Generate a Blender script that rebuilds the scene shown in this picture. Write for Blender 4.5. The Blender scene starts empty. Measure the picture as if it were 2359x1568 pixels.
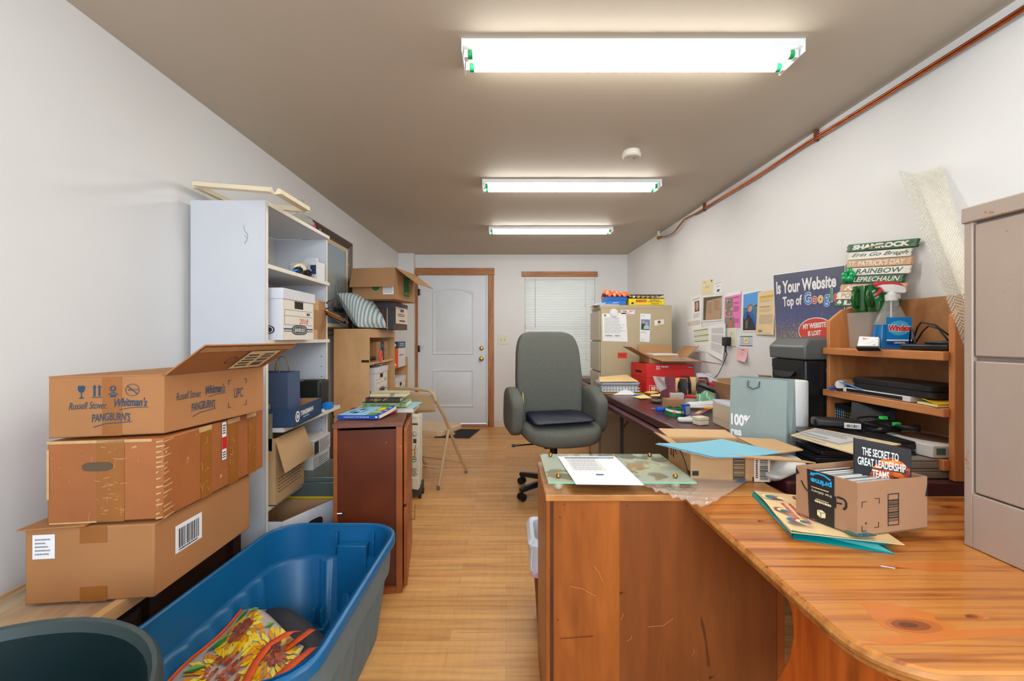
import bpy, math, random
from mathutils import Vector, Matrix
random.seed(7)
SC = bpy.context.scene
COL = SC.collection
PI = math.pi
# ---------------------------------------------------------------- camera
K, CX, CY, H = 980.0, 1166.0, 776.0, 1.225
cam = bpy.data.cameras.new('camera'); cam.sensor_width = 36.0; cam.lens = K / 2359 * 36
cam.shift_x = 13.5 / 2359; cam.shift_y = -8.0 / 2359; cam.clip_start = 0.02
co = bpy.data.objects.new('camera', cam); COL.objects.link(co)
co.location = (0, 0, H); co.rotation_euler = (PI / 2, 0, 0); SC.camera = co
# ---------------------------------------------------------------- world, exposure
w = bpy.data.worlds.new('world'); SC.world = w; w.use_nodes = True
w.node_tree.nodes['Background'].inputs[0].default_value = (0.75, 0.86, 1.0, 1)
w.node_tree.nodes['Background'].inputs[1].default_value = 1.0
SC.view_settings.view_transform = 'Standard'; SC.view_settings.look = 'None'
SC.view_settings.exposure = 0.08; SC.view_settings.gamma = 1.0
SC.view_settings.use_curve_mapping = False
SC.cycles.max_bounces = 10; SC.cycles.diffuse_bounces = 6; SC.cycles.transparent_max_bounces = 16
SC.cycles.use_denoising = True
SC.cycles.caustics_reflective = False; SC.cycles.caustics_refractive = False
SC.cycles.sample_clamp_indirect = 4.0
TUBE = 37.0      # strength of the fluorescent tubes

# added cool fill at a made-up window opening in the wall behind the camera
dl = bpy.data.lights.new('daylight_fill', 'AREA'); dl.shape = 'RECTANGLE'; dl.size = 2.0; dl.size_y = 1.2; dl.energy = 68; dl.color = (0.70, 0.85, 1.0)
do = bpy.data.objects.new('daylight_fill', dl); COL.objects.link(do); do.location = (0.1, -1.53, 1.6); do.rotation_euler = (PI / 2, 0, 0)
# ---------------------------------------------------------------- pixel helpers (photo measurements -> metres)
def at(px, py, D): return Vector(((px - CX) * D / K, D, H + (CY - py) * D / K))
def on(px, py, z): return at(px, py, (H - z) * K / (py - CY))
def onx(px, py, x): return at(px, py, x * K / (px - CX))
def lin(c):
    c = c / 255.0
    return c / 12.92 if c <= 0.04045 else ((c + 0.055) / 1.055) ** 2.4
def rgb(*c):
    if len(c) == 1: c = c[0]
    return (lin(c[0]), lin(c[1]), lin(c[2]), 1.0)
# ---------------------------------------------------------------- materials
MATS = {}
def _new(name):
    m = bpy.data.materials.new(name); m.use_nodes = True
    nt = m.node_tree; b = nt.nodes['Principled BSDF']
    return m, nt, b
def coords(nt, scale, kind='Object'):
    tc = nt.nodes.new('ShaderNodeTexCoord'); mp = nt.nodes.new('ShaderNodeMapping')
    mp.inputs['Scale'].default_value = scale if hasattr(scale, '__len__') else (scale,) * 3
    nt.links.new(tc.outputs[kind], mp.inputs['Vector']); return mp.outputs['Vector']
def noise(nt, vec, scale, detail=4, rough=0.6, dist=0.0):
    n = nt.nodes.new('ShaderNodeTexNoise'); n.inputs['Scale'].default_value = scale
    n.inputs['Detail'].default_value = detail; n.inputs['Roughness'].default_value = rough
    n.inputs['Distortion'].default_value = dist
    nt.links.new(vec, n.inputs['Vector']); return n.outputs['Fac']
def ramp(nt, fac, stops):
    r = nt.nodes.new('ShaderNodeValToRGB'); e = r.color_ramp.elements
    while len(e) < len(stops): e.new(0.5)
    for i, (p, c) in enumerate(stops): e[i].position = p; e[i].color = c
    nt.links.new(fac, r.inputs['Fac']); return r.outputs['Color']
def mix(nt, fac, a, b, mode='MIX'):
    n = nt.nodes.new('ShaderNodeMix'); n.data_type = 'RGBA'; n.blend_type = mode
    for idx, val in ((0, fac), (6, a), (7, b)):
        if hasattr(val, 'is_linked'): nt.links.new(val, n.inputs[idx])
        else: n.inputs[idx].default_value = val
    return n.outputs[2]
def bump(nt, b, h, strength, dist=0.002):
    n = nt.nodes.new('ShaderNodeBump'); n.inputs['Strength'].default_value = strength
    n.inputs['Distance'].default_value = dist
    nt.links.new(h, n.inputs['Height']); nt.links.new(n.outputs[0], b.inputs['Normal'])
def mat(name, c, rough=0.6, metal=0.0, var=0.0, vscale=6, bmp=0.0, bscale=60, spec=0.5, alpha=1.0, trans=0.0, emit=0.0, coat=0.0, ior=1.45, specks=None):
    if name in MATS: return MATS[name]
    m, nt, b = _new(name)
    c1 = rgb(c)
    b.inputs['Base Color'].default_value = c1; b.inputs['Roughness'].default_value = rough
    b.inputs['Metallic'].default_value = metal; b.inputs['Specular IOR Level'].default_value = spec
    b.inputs['Alpha'].default_value = alpha; b.inputs['Transmission Weight'].default_value = trans
    b.inputs['Coat Weight'].default_value = coat; b.inputs['IOR'].default_value = ior
    if emit:
        b.inputs['Emission Color'].default_value = c1; b.inputs['Emission Strength'].default_value = emit
    if var or specks:
        v = coords(nt, 1.0)
        out = None
        if var:
            f = noise(nt, v, vscale, 5)
            out = ramp(nt, f, [(0.3, tuple(x * (1 - var) for x in c1[:3]) + (1,)), (0.7, tuple(min(1, x * (1 + var)) for x in c1[:3]) + (1,))])
        if specks:
            s = noise(nt, v, specks[1], 3, 0.7)
            r = ramp(nt, s, [(specks[2], (0, 0, 0, 1)), (min(1, specks[2] + 0.05), (1, 1, 1, 1))])
            out = mix(nt, r, out if out is not None else c1, rgb(specks[0]))
        nt.links.new(out, b.inputs['Base Color'])
    if bmp:
        bump(nt, b, noise(nt, coords(nt, 1.0), bscale, 3), bmp)
    MATS[name] = m; return m
def wood(name, dark, light, scale=(2, 2, 30), rough=0.4, ring=0.0, plank=None, coat=0.0, knots=0.0, contrast=(0.3, 0.7), fine=0.25):
    """grain runs along the axis with the small scale value"""
    if name in MATS: return MATS[name]
    m, nt, b = _new(name)
    v = coords(nt, scale)
    f = noise(nt, v, 1.0, 6, 0.62, 0.6)
    col = ramp(nt, f, [(contrast[0], rgb(dark)), (contrast[1], rgb(light))])
    v2 = coords(nt, tuple(s * 5 for s in scale))
    f2 = noise(nt, v2, 1.0, 3, 0.5)
    g = ramp(nt, f2, [(0.35, (1 - fine, 1 - fine, 1 - fine, 1)), (0.65, (1, 1, 1, 1))])
    col = mix(nt, 1.0, col, g, 'MULTIPLY')
    if plank:
        ax, size = plank
        tc = nt.nodes.new('ShaderNodeTexCoord'); sp = nt.nodes.new('ShaderNodeSeparateXYZ')
        nt.links.new(tc.outputs['Object'], sp.inputs[0])
        d = nt.nodes.new('ShaderNodeMath'); d.operation = 'DIVIDE'; nt.links.new(sp.outputs[ax], d.inputs[0]); d.inputs[1].default_value = size
        fl = nt.nodes.new('ShaderNodeMath'); fl.operation = 'FLOOR'; nt.links.new(d.outputs[0], fl.inputs[0])
        wn = nt.nodes.new('ShaderNodeTexWhiteNoise'); wn.noise_dimensions = '1D'; nt.links.new(fl.outputs[0], wn.inputs['W'])
        g2 = ramp(nt, wn.outputs['Value'], [(0, (0.78, 0.76, 0.74, 1)), (1, (1.0, 1.0, 1.0, 1))])
        col = mix(nt, 1.0, col, g2, 'MULTIPLY')
    if knots:
        v3 = coords(nt, tuple(max(1.3, s * 0.28) for s in scale))
        f3 = noise(nt, v3, 1.6, 2, 0.4, 1.5)
        k = ramp(nt, f3, [(0.66, (0, 0, 0, 1)), (0.74, (knots, knots, knots, 1))])
        col = mix(nt, k, col, rgb(tuple(x * 0.6 for x in dark)))
    nt.links.new(col, b.inputs['Base Color'])
    b.inputs['Roughness'].default_value = rough; b.inputs['Coat Weight'].default_value = coat
    bump(nt, b, f, 0.15, 0.001)
    MATS[name] = m; return m
def scuffed(name, c, c2, scale=30, thr=0.62, rough=0.5, var=0.12, metal=0.0, stretch=(1, 1, 1)):
    if name in MATS: return MATS[name]
    m, nt, b = _new(name); c1 = rgb(c)
    v = coords(nt, 1.0); f = noise(nt, v, 5, 5)
    out = ramp(nt, f, [(0.3, tuple(x * (1 - var) for x in c1[:3]) + (1,)), (0.7, tuple(min(1, x * (1 + var)) for x in c1[:3]) + (1,))])
    s = noise(nt, coords(nt, stretch), scale, 4, 0.75, 0.3)
    r = ramp(nt, s, [(thr, (0, 0, 0, 1)), (thr + 0.04, (0.85, 0.85, 0.85, 1))])
    nt.links.new(mix(nt, r, out, rgb(c2)), b.inputs['Base Color'])
    b.inputs['Roughness'].default_value = rough; b.inputs['Metallic'].default_value = metal
    MATS[name] = m; return m
# ---------------------------------------------------------------- text glyph meshes
_GL = {}
def glyphs(s, bold=0.0, shear=0.0, space=1.0):
    key = (s, bold, shear, space)
    if key not in _GL:
        cu = bpy.data.curves.new('lettering', 'FONT'); cu.body = s; cu.offset = bold; cu.shear = shear
        cu.space_character = space; cu.resolution_u = 3; cu.fill_mode = 'FRONT'
        ob = bpy.data.objects.new('lettering', cu)
        me = bpy.data.meshes.new_from_object(ob)
        vs = [(v.co.x, v.co.y) for v in me.vertices]; fs = [tuple(p.vertices) for p in me.polygons]
        bpy.data.objects.remove(ob); bpy.data.meshes.remove(me); bpy.data.curves.remove(cu)
        xs = [v[0] for v in vs] or [0]; ys = [v[1] for v in vs] or [0]
        a, b2, c, d = min(xs), max(xs), min(ys), max(ys)
        _GL[key] = ([((x - a) / max(1e-6, b2 - a), (y - c) / max(1e-6, d - c)) for x, y in vs], fs, (b2 - a) / max(1e-6, d - c))
    return _GL[key]
class Surf:
    """a patch of a surface: bilinear in four corners (bl, br, tr, tl), offset along its normal"""
    def __init__(s, bl, br, tr=None, tl=None):
        s.a, s.b = Vector(bl), Vector(br)
        s.d = Vector(tl) if tl is not None else None
        s.c = Vector(tr) if tr is not None else None
        if s.c is None: s.c = s.b + s.d - s.a
        if s.d is None: s.d = s.a + s.c - s.b
        s.n = (s.b - s.a).cross(s.d - s.a).normalized()
    def __call__(s, u, v, h=0.0):
        return s.a * (1 - u) * (1 - v) + s.b * u * (1 - v) + s.c * u * v + s.d * (1 - u) * v + s.n * h
# ---------------------------------------------------------------- mesh builder
def rrect(w, d, r, n=5, cx=0, cy=0):
    out = []
    for (sx, sy, a0) in ((1, 1, 0), (-1, 1, 90), (-1, -1, 180), (1, -1, 270)):
        for i in range(n + 1):
            a = math.radians(a0 + 90 * i / n)
            out.append((cx + sx * (w / 2 - r) + r * math.cos(a), cy + sy * (d / 2 - r) + r * math.sin(a)))
    return out
class M:
    def __init__(s): s.v, s.f, s.m = [], [], []
    def add(s, vs, fs, m=0):
        o = len(s.v); s.v += [Vector(v) for v in vs]
        s.f += [tuple(i + o for i in f) for f in fs]; s.m += [m] * len(fs); return s
    def hexa(s, p, m=0):   # bottom 4 (ccw), top 4
        return s.add(p, [(3, 2, 1, 0), (4, 5, 6, 7), (0, 1, 5, 4), (1, 2, 6, 5), (2, 3, 7, 6), (3, 0, 4, 7)], m)
    def box(s, a, b, m=0, T=None):
        x0, y0, z0 = a; x1, y1, z1 = b
        if x0 > x1: x0, x1 = x1, x0
        if y0 > y1: y0, y1 = y1, y0
        if z0 > z1: z0, z1 = z1, z0
        p = [Vector(q) for q in ((x0, y0, z0), (x1, y0, z0), (x1, y1, z0), (x0, y1, z0), (x0, y0, z1), (x1, y0, z1), (x1, y1, z1), (x0, y1, z1))]
        if T: p = [T @ q for q in p]
        return s.hexa(p, m)
    def prism(s, poly, off, m=0):
        """closed polygon of 3D points extruded by off"""
        n = len(poly); off = Vector(off); a = [Vector(p) for p in poly]; b = [p + off for p in a]
        nn = Vector((0, 0, 0))
        for i in range(n): nn += a[i].cross(a[(i + 1) % n])
        if nn.dot(off) > 0: a, b = b, a
        # a faces opposite off
        return s.add(a + b, [tuple(range(n)), tuple(range(2 * n - 1, n - 1, -1))] + [(i, i + n, (i + 1) % n + n, (i + 1) % n) for i in range(n)], m)
    def loft(s, loops, m=0, cap=(True, True), closed=True):
        n = len(loops[0]); vs = [p for l in loops for p in l]; fs = []
        for k in range(len(loops) - 1):
            for i in range(n if closed else n - 1):
                j = (i + 1) % n
                fs.append((k * n + i, k * n + j, (k + 1) * n + j, (k + 1) * n + i))
        if cap[0]: fs.append(tuple(range(n - 1, -1, -1)))
        if cap[1]: fs.append(tuple((len(loops) - 1) * n + i for i in range(n)))
        return s.add(vs, fs, m)
    def lathe(s, prof, c=(0, 0, 0), n=24, m=0, axis='z', cap=(False, False)):
        loops = []
        for r, z in prof:
            l = []
            for i in range(n):
                a = 2 * PI * i / n
                x, y = r * math.cos(a), r * math.sin(a)
                p = (x, y, z) if axis == 'z' else ((z, x, y) if axis == 'x' else (y, z, x))
                l.append(Vector(c) + Vector(p))
            loops.append(l)
        return s.loft(loops, m, cap)
    def cyl(s, a, b, r, n=12, m=0, r2=None):
        return s.tube([a, b], [r, r if r2 is None else r2], n, m)
    def tube(s, pts, r, n=8, m=0, cap=True):
        pts = [Vector(p) for p in pts]
        if not hasattr(r, '__len__'): r = [r] * len(pts)
        loops = []; up = None
        for i, p in enumerate(pts):
            t = (pts[min(i + 1, len(pts) - 1)] - pts[max(i - 1, 0)]).normalized()
            if up is None:
                up = Vector((0, 0, 1)) if abs(t.z) < 0.9 else Vector((1, 0, 0))
            u = (up - t * up.dot(t)).normalized(); v = t.cross(u); up = u
            loops.append([p + (u * math.cos(2 * PI * k / n) + v * math.sin(2 * PI * k / n)) * r[i] for k in range(n)])
        return s.loft(loops, m, (cap, cap))
    def grid(s, fn, nu, nv, m=0, thick=0.0):
        P = [[Vector(fn(i / nu, j / nv)) for i in range(nu + 1)] for j in range(nv + 1)]
        W = nu + 1
        fs = [(j * W + i, j * W + i + 1, (j + 1) * W + i + 1, (j + 1) * W + i) for j in range(nv) for i in range(nu)]
        top = [p for r in P for p in r]
        if not thick: return s.add(top, fs, m)
        N = [Vector((0, 0, 0)) for _ in top]
        for f in fs:
            q = (top[f[1]] - top[f[0]]).cross(top[f[3]] - top[f[0]])
            for i in f: N[i] += q
        bot = [p - n.normalized() * thick for p, n in zip(top, N)]
        o = len(top)
        edge = [i for i in range(W)] + [j * W + nu for j in range(1, nv + 1)] + [nv * W + i for i in range(nu - 1, -1, -1)] + [j * W for j in range(nv - 1, 0, -1)]
        side = [(edge[k], edge[k] + o, edge[(k + 1) % len(edge)] + o, edge[(k + 1) % len(edge)]) for k in range(len(edge))]
        return s.add(top + bot, fs + [tuple(i + o for i in reversed(f)) for f in fs] + side, m)
    def ell(s, c, r, e=(1, 1), nu=20, nv=12, m=0, fn=None):
        """superellipsoid cushion"""
        def sp(x, k): return math.copysign(abs(x) ** k, x)
        loops = []
        for j in range(nv + 1):
            ph = -PI / 2 + PI * j / nv; cz, sz = sp(max(1e-4, math.cos(ph)), e[0]), sp(math.sin(ph), e[0]); l = []
            for i in range(nu):
                th = 2 * PI * i / nu
                p = Vector((r[0] * cz * sp(math.cos(th), e[1]), r[1] * cz * sp(math.sin(th), e[1]), r[2] * sz))
                if fn: p = fn(p)
                l.append(p + Vector(c))
            loops.append(l)
        return s.loft(loops, m)
    # --- printing on a Surf
    def poly(s, S, pts, h=0.0006, m=0):
        return s.add([S(u, v, h) for u, v in pts], [tuple(range(len(pts)))], m)
    def rect(s, S, u0, v0, u1, v1, h=0.0006, m=0):
        return s.poly(S, [(u0, v0), (u1, v0), (u1, v1), (u0, v1)], h, m)
    def frame(s, S, u0, v0, u1, v1, tu, tv, h=0.0006, m=0):
        s.rect(S, u0, v0, u1, v0 + tv, h, m); s.rect(S, u0, v1 - tv, u1, v1, h, m)
        s.rect(S, u0, v0, u0 + tu, v1, h, m); return s.rect(S, u1 - tu, v0, u1, v1, h, m)
    def disc(s, S, u, v, ru, rv, h=0.0006, m=0, n=18, inner=0.0):
        if not inner: return s.poly(S, [(u + ru * math.cos(2 * PI * i / n), v + rv * math.sin(2 * PI * i / n)) for i in range(n)], h, m)
        vs = [S(u + ru * k * math.cos(2 * PI * i / n), v + rv * k * math.sin(2 * PI * i / n), h) for k in (1, inner) for i in range(n)]
        return s.add(vs, [(i, (i + 1) % n, n + (i + 1) % n, n + i) for i in range(n)], m)
    def text(s, S, t, u0, v0, u1, v1, h=0.0007, m=0, bold=0.0, shear=0.0, turn=False, space=1.0, arc=0.0):
        g = glyphs(t, bold, shear, space)
        vs = []
        for x, y in g[0]:
            if turn: x, y = 1 - x, 1 - y
            vs.append(S(u0 + (u1 - u0) * x, v0 + (v1 - v0) * y + arc * math.sin(PI * x), h))
        return s.add(vs, g[1], m)
    def lines(s, S, u0, v0, u1, v1, n, fill=0.5, h=0.0006, m=0, rag=0.25):
        """rows of unreadable small print: short strokes like words"""
        st = (v1 - v0) / n
        for i in range(n):
            v = v1 - (i + 1) * st + st * (1 - fill) / 2; u = u0; ue = u1 - random.random() * rag * (u1 - u0)
            while u < ue:
                wl = (u1 - u0) * random.uniform(0.04, 0.13)
                s.rect(S, u, v, min(ue, u + wl), v + st * fill, h, m); u += wl + (u1 - u0) * 0.02
        return s
    def bars(s, S, u0, v0, u1, v1, n=24, h=0.0006, m=0, vertical=True):
        u = 0.0
        while u < 1:
            wd = random.choice((0.4, 0.4, 0.8, 1.2)) / n
            if vertical: s.rect(S, u0 + (u1 - u0) * u, v0, u0 + (u1 - u0) * min(1, u + wd), v1, h, m)
            else: s.rect(S, u0, v0 + (v1 - v0) * u, u1, v0 + (v1 - v0) * min(1, u + wd), h, m)
            u += wd + random.choice((0.4, 0.6, 0.9)) / n
        return s
    def stroke(s, S, pts, wd, h=0.0006, m=0, asp=1.0):
        """line drawn on a surface; widths in u units, asp = u length / v length"""
        for (a, b) in zip(pts, pts[1:]):
            dx, dy = b[0] - a[0], (b[1] - a[1]) / asp; L = math.hypot(dx, dy) or 1e-6
            nx, ny = -dy / L * wd / 2, dx / L * wd / 2 * asp
            s.poly(S, [(a[0] + nx, a[1] + ny), (a[0] - nx, a[1] - ny), (b[0] - nx, b[1] - ny), (b[0] + nx, b[1] + ny)], h, m)
        return s
    def build(s, name, mats, parent=None, smooth=False, bevel=0.0, seg=2, world=False, loc=None, rotz=0.0, sub=0, angle=35):
        me = bpy.data.meshes.new(name); T = None
        if parent is not None and world:
            T = parent.matrix_world_c.inverted() if hasattr(parent, 'matrix_world_c') else mw(parent).inverted()
        L = Vector(loc) if loc is not None else None
        vs = [(T @ v) if T else v for v in s.v]
        if L is not None and parent is None:
            R = Matrix.Rotation(-rotz, 4, 'Z')
            vs = [R @ (v - L) for v in vs] if world else vs
        me.from_pydata([tuple(v) for v in vs], [], s.f)
        mats = mats if isinstance(mats, (list, tuple)) else [mats]
        for x in mats: me.materials.append(x)
        me.polygons.foreach_set('material_index', s.m)
        me.update()
        o = bpy.data.objects.new(name, me); COL.objects.link(o)
        if parent is not None: o.parent = parent
        elif L is not None: o.location = L; o.rotation_euler = (0, 0, rotz)
        if smooth:
            me.polygons.foreach_set('use_smooth', [True] * len(me.polygons))
            if smooth == 'auto': me.set_sharp_from_angle(angle=math.radians(angle))
        if bevel:
            b = o.modifiers.new('bevel', 'BEVEL'); b.width = bevel; b.segments = seg; b.limit_method = 'ANGLE'; b.angle_limit = math.radians(40)
            if not smooth:
                me.polygons.foreach_set('use_smooth', [True] * len(me.polygons)); me.set_sharp_from_angle(angle=math.radians(30))
        if sub:
            q = o.modifiers.new('sub', 'SUBSURF'); q.levels = q.render_levels = sub
        return o
def mw(o):
    m = Matrix.Translation(o.location) @ o.rotation_euler.to_matrix().to_4x4()
    return (mw(o.parent) @ m) if o.parent else m
def tag(o, label, cat, group=None):
    o['label'] = label; o['category'] = cat
    if group: o['group'] = group
    return o
def thing(name, label, cat, loc=(0, 0, 0), rotz=0.0, group=None):
    o = bpy.data.objects.new(name, None); COL.objects.link(o); o.location = loc; o.rotation_euler = (0, 0, rotz)
    o.empty_display_size = 0.05
    return tag(o, label, cat, group)
def struct(o, label=None):
    o['kind'] = 'structure'
    if label: o['label'] = label
    return o
def copy_tree(o, parent=None, mesh_only=False):
    c = o.copy(); COL.objects.link(c)
    if parent is not None: c.parent = parent
    for ch in list(o.children): copy_tree(ch, c)
    return c
def quadbase(nl, nr, fr):
    return [Vector(nl), Vector(nr), Vector(fr), Vector(nl) + Vector(fr) - Vector(nr)]
def up(p, z): return Vector((p[0], p[1], z))
def carton(m, q, z0, z1, t=0.004, lid=False, mm=0):
    """cardboard box walls from a footprint q (nl, nr, fr, fl)"""
    c = sum((Vector((p[0], p[1], 0)) for p in q), Vector()) / 4
    if lid: return m.hexa([up(p, z0) for p in q] + [up(p, z1) for p in q], mm)
    inn = [Vector((p[0], p[1], 0)) + (c - Vector((p[0], p[1], 0))).normalized() * t * 1.5 for p in q]
    m.hexa([up(p, z0) for p in q] + [up(p, z0 + t) for p in q], mm)
    for i in range(4):
        j = (i + 1) % 4
        m.hexa([up(q[i], z0), up(q[j], z0), up(inn[j], z0), up(inn[i], z0), up(q[i], z1), up(q[j], z1), up(inn[j], z1), up(inn[i], z1)], mm)
    return m
def flap(m, a, b, d, taper=0.0, t=0.004, mm=0):
    """flap hinged on edge a-b reaching out by vector d"""
    a, b, d = Vector(a), Vector(b), Vector(d); e = (b - a)
    n = e.cross(d).normalized() * t
    return m.prism([a, b, b + d - e * taper, a + d + e * taper], n, mm)
# ================================================================ palette
WHITE = mat('white_paint', (226, 227, 228), 0.5)
PAPER = mat('paper', (242, 242, 242), 0.75)
INK = mat('ink', (50, 50, 56), 0.7)
GREYINK = mat('grey_ink', (140, 140, 146), 0.7)
BLUEINK = mat('box_blue_ink', (38, 70, 96), 0.7)
BLACK = mat('black_plastic', (24, 24, 26), 0.4)
DARKGREY = mat('dark_grey', (62, 64, 68), 0.5)
CREAM = mat('cream_paper', (238, 222, 178), 0.75)
KRAFT = mat('kraft_cardboard', (172, 130, 90), 0.85, var=0.06, vscale=3, bmp=0.1, bscale=200)
KRAFT2 = mat('orange_cardboard', (172, 118, 72), 0.8, var=0.07, vscale=4)
KRAFT3 = mat('pale_cardboard', (196, 160, 116), 0.85, var=0.05)
TAPE = mat('packing_tape', (156, 96, 42), 0.25, var=0.08, vscale=12)
CLEARTAPE = mat('clear_tape', (204, 164, 112), 0.25, var=0.1, vscale=40)
BRASS = mat('brass', (178, 138, 66), 0.25, 1.0)
CHROME = mat('chrome', (200, 200, 204), 0.2, 1.0)
RED = mat('red_paint', (200, 32, 34), 0.5)
BLUE = mat('blue_plastic', (28, 84, 200), 0.4)
NAVY = mat('navy', (38, 56, 92), 0.6)
TEAL = mat('teal_card', (0, 134, 134), 0.4)
YELLOW = mat('yellow', (240, 196, 30), 0.6)
PALEYELLOW = mat('pale_yellow_note', (246, 232, 140), 0.7)
ORANGE = mat('orange', (236, 96, 40), 0.6)
GREEN = mat('green', (30, 122, 72), 0.5)
SKIN = mat('photo_skin', (208, 158, 130), 0.7)
PINK = mat('pink_paper', (236, 130, 190), 0.7)
PALEPINK = mat('pale_pink_paper', (240, 186, 192), 0.75)
def clear(name, c=(235, 240, 242), alpha=0.25, rough=0.08, spec=0.6):
    return mat(name, c, rough, alpha=alpha, spec=spec)
GLASSY = clear('clear_glass', (225, 232, 232), 0.22)
# ================================================================ room shell
def zc(D): return H + 1.068 + 0.0097 * D
YB, YF = 5.80, -1.5
XL0, XL1 = -1.405, -1.444     # left wall x at y=0 and y=YB
XR0, XR1 = 1.633, 1.654
def xl(y): return XL0 + (XL1 - XL0) * y / YB
def xr(y): return XR0 + (XR1 - XR0) * y / YB
def wall_mat(name, c, marks=0.0):
    m, nt, b = _new(name); v = coords(nt, 1.0)
    f = noise(nt, v, 1.3, 3)
    c1 = rgb(c); col = ramp(nt, f, [(0.3, tuple(x * 0.97 for x in c1[:3]) + (1,)), (0.7, c1)])
    s = noise(nt, coords(nt, (1.5, 1.0, 2.2)), 9, 6, 0.8, 2.5)
    r = ramp(nt, s, [(0.68, (0, 0, 0, 1)), (0.76, (marks, marks, marks, 1))])
    nt.links.new(mix(nt, r, col, rgb(150, 142, 132)), b.inputs['Base Color'])
    b.inputs['Roughness'].default_value = 0.65; b.inputs['Specular IOR Level'].default_value = 0.3
    bump(nt, b, noise(nt, v, 160, 2), 0.12, 0.001); return m
WALL = wall_mat('white_wall_paint', (234, 234, 233), 0.35)
CEIL = wall_mat('tan_ceiling_paint', (194, 184, 168), 0.25)
def floor_mat():
    m, nt, b = _new('strip_wood_floor')
    tc = nt.nodes.new('ShaderNodeTexCoord')
    br = nt.nodes.new('ShaderNodeTexBrick'); br.offset = 0.37; br.offset_frequency = 2; br.squash = 1.0
    mp = nt.nodes.new('ShaderNodeMapping'); nt.links.new(tc.outputs['Object'], mp.inputs[0])
    nt.links.new(mp.outputs[0], br.inputs['Vector'])
    br.inputs['Scale'].default_value = 1.0; br.inputs['Brick Width'].default_value = 0.62
    br.inputs['Row Height'].default_value = 0.066; br.inputs['Mortar Size'].default_value = 0.0006
    br.inputs['Color1'].default_value = rgb(232, 178, 112); br.inputs['Color2'].default_value = rgb(214, 156, 92)
    br.inputs['Mortar'].default_value = rgb(170, 118, 66); br.inputs['Bias'].default_value = 0.0
    f = noise(nt, coords(nt, (1.6, 34, 1)), 1.0, 6, 0.65, 0.5)
    g = ramp(nt, f, [(0.28, (0.66, 0.60, 0.52, 1)), (0.5, (0.93, 0.91, 0.88, 1)), (0.72, (1.12, 1.10, 1.06, 1))])
    col = mix(nt, 1.0, br.outputs['Color'], g, 'MULTIPLY')
    f2 = noise(nt, coords(nt, (40, 6, 1)), 1.0, 3, 0.6)
    g2 = ramp(nt, f2, [(0.3, (0.93, 0.92, 0.9, 1)), (0.6, (1, 1, 1, 1))])
    col = mix(nt, 1.0, col, g2, 'MULTIPLY')
    nt.links.new(col, b.inputs['Base Color'])
    b.inputs['Roughness'].default_value = 0.38; b.inputs['Specular IOR Level'].default_value = 0.45
    return m
FLOOR = floor_mat()
m = M(); m.prism([(-1.7, YF - .1, 0), (1.9, YF - .1, 0), (1.9, YB + .15, 0), (-1.7, YB + .15, 0)], (0, 0, -0.1))
struct(m.build('floor', FLOOR))
m = M(); m.hexa([(-1.7, YF - .1, zc(YF)), (1.9, YF - .1, zc(YF)), (1.9, YB + .15, zc(YB)), (-1.7, YB + .15, zc(YB))] + [(x, y, z + .1) for x, y, z in ((-1.7, YF - .1, zc(YF)), (1.9, YF - .1, zc(YF)), (1.9, YB + .15, zc(YB)), (-1.7, YB + .15, zc(YB)))])
struct(m.build('ceiling', CEIL))
m = M(); m.prism([(xl(YF), YF, 0), (xl(YB), YB + .1, 0), (xl(YB), YB + .1, 2.45), (xl(YF), YF, 2.45)], (-0.1, 0, 0)); struct(m.build('wall_left', WALL))
m = M(); m.prism([(xr(YF), YF, 0), (xr(YB), YB + .1, 0), (xr(YB), YB + .1, 2.45), (xr(YF), YF, 2.45)], (0.1, 0, 0)); struct(m.build('wall_right', WALL))
m = M()
for a in ((-1.7, 0, -.9, 2.45), (1.1, 0, 1.9, 2.45), (-.9, 0, 1.1, 1.0), (-.9, 2.2, 1.1, 2.45)): m.box((a[0], YF - .1, a[1]), (a[2], YF, a[3]))
struct(m.build('wall_front', WALL))  # unseen wall; its opening is made up for the cool fill
# back wall with a door opening and a window opening
dx0, dx1, dz1 = at(963, 0, YB).x, at(1124, 0, YB).x, at(0, 632, YB).z
wx0, wx1, wz0, wz1 = at(1209, 0, YB).x, at(1371, 0, YB).x, at(0, 868, YB).z, at(0, 637, YB).z
m = M()
for a in ((-1.6, 0, dx0, 2.45), (dx0, dz1, dx1, 2.45), (dx1, 0, wx0, 2.45), (wx0, 0, wx1, wz0), (wx0, wz1, wx1, 2.45), (wx1, 0, 1.8, 2.45)):
    m.box((a[0], YB, a[1]), (a[2], YB + .1, a[3]))
struct(m.build('wall_back', WALL))
m = M(); m.box((-1.5, 5.69, 0), (at(953, 0, 5.69).x, YB, zc(5.7))); struct(m.build('trim_1', WALL), 'white boxed-in corner post beside the door')
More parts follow.
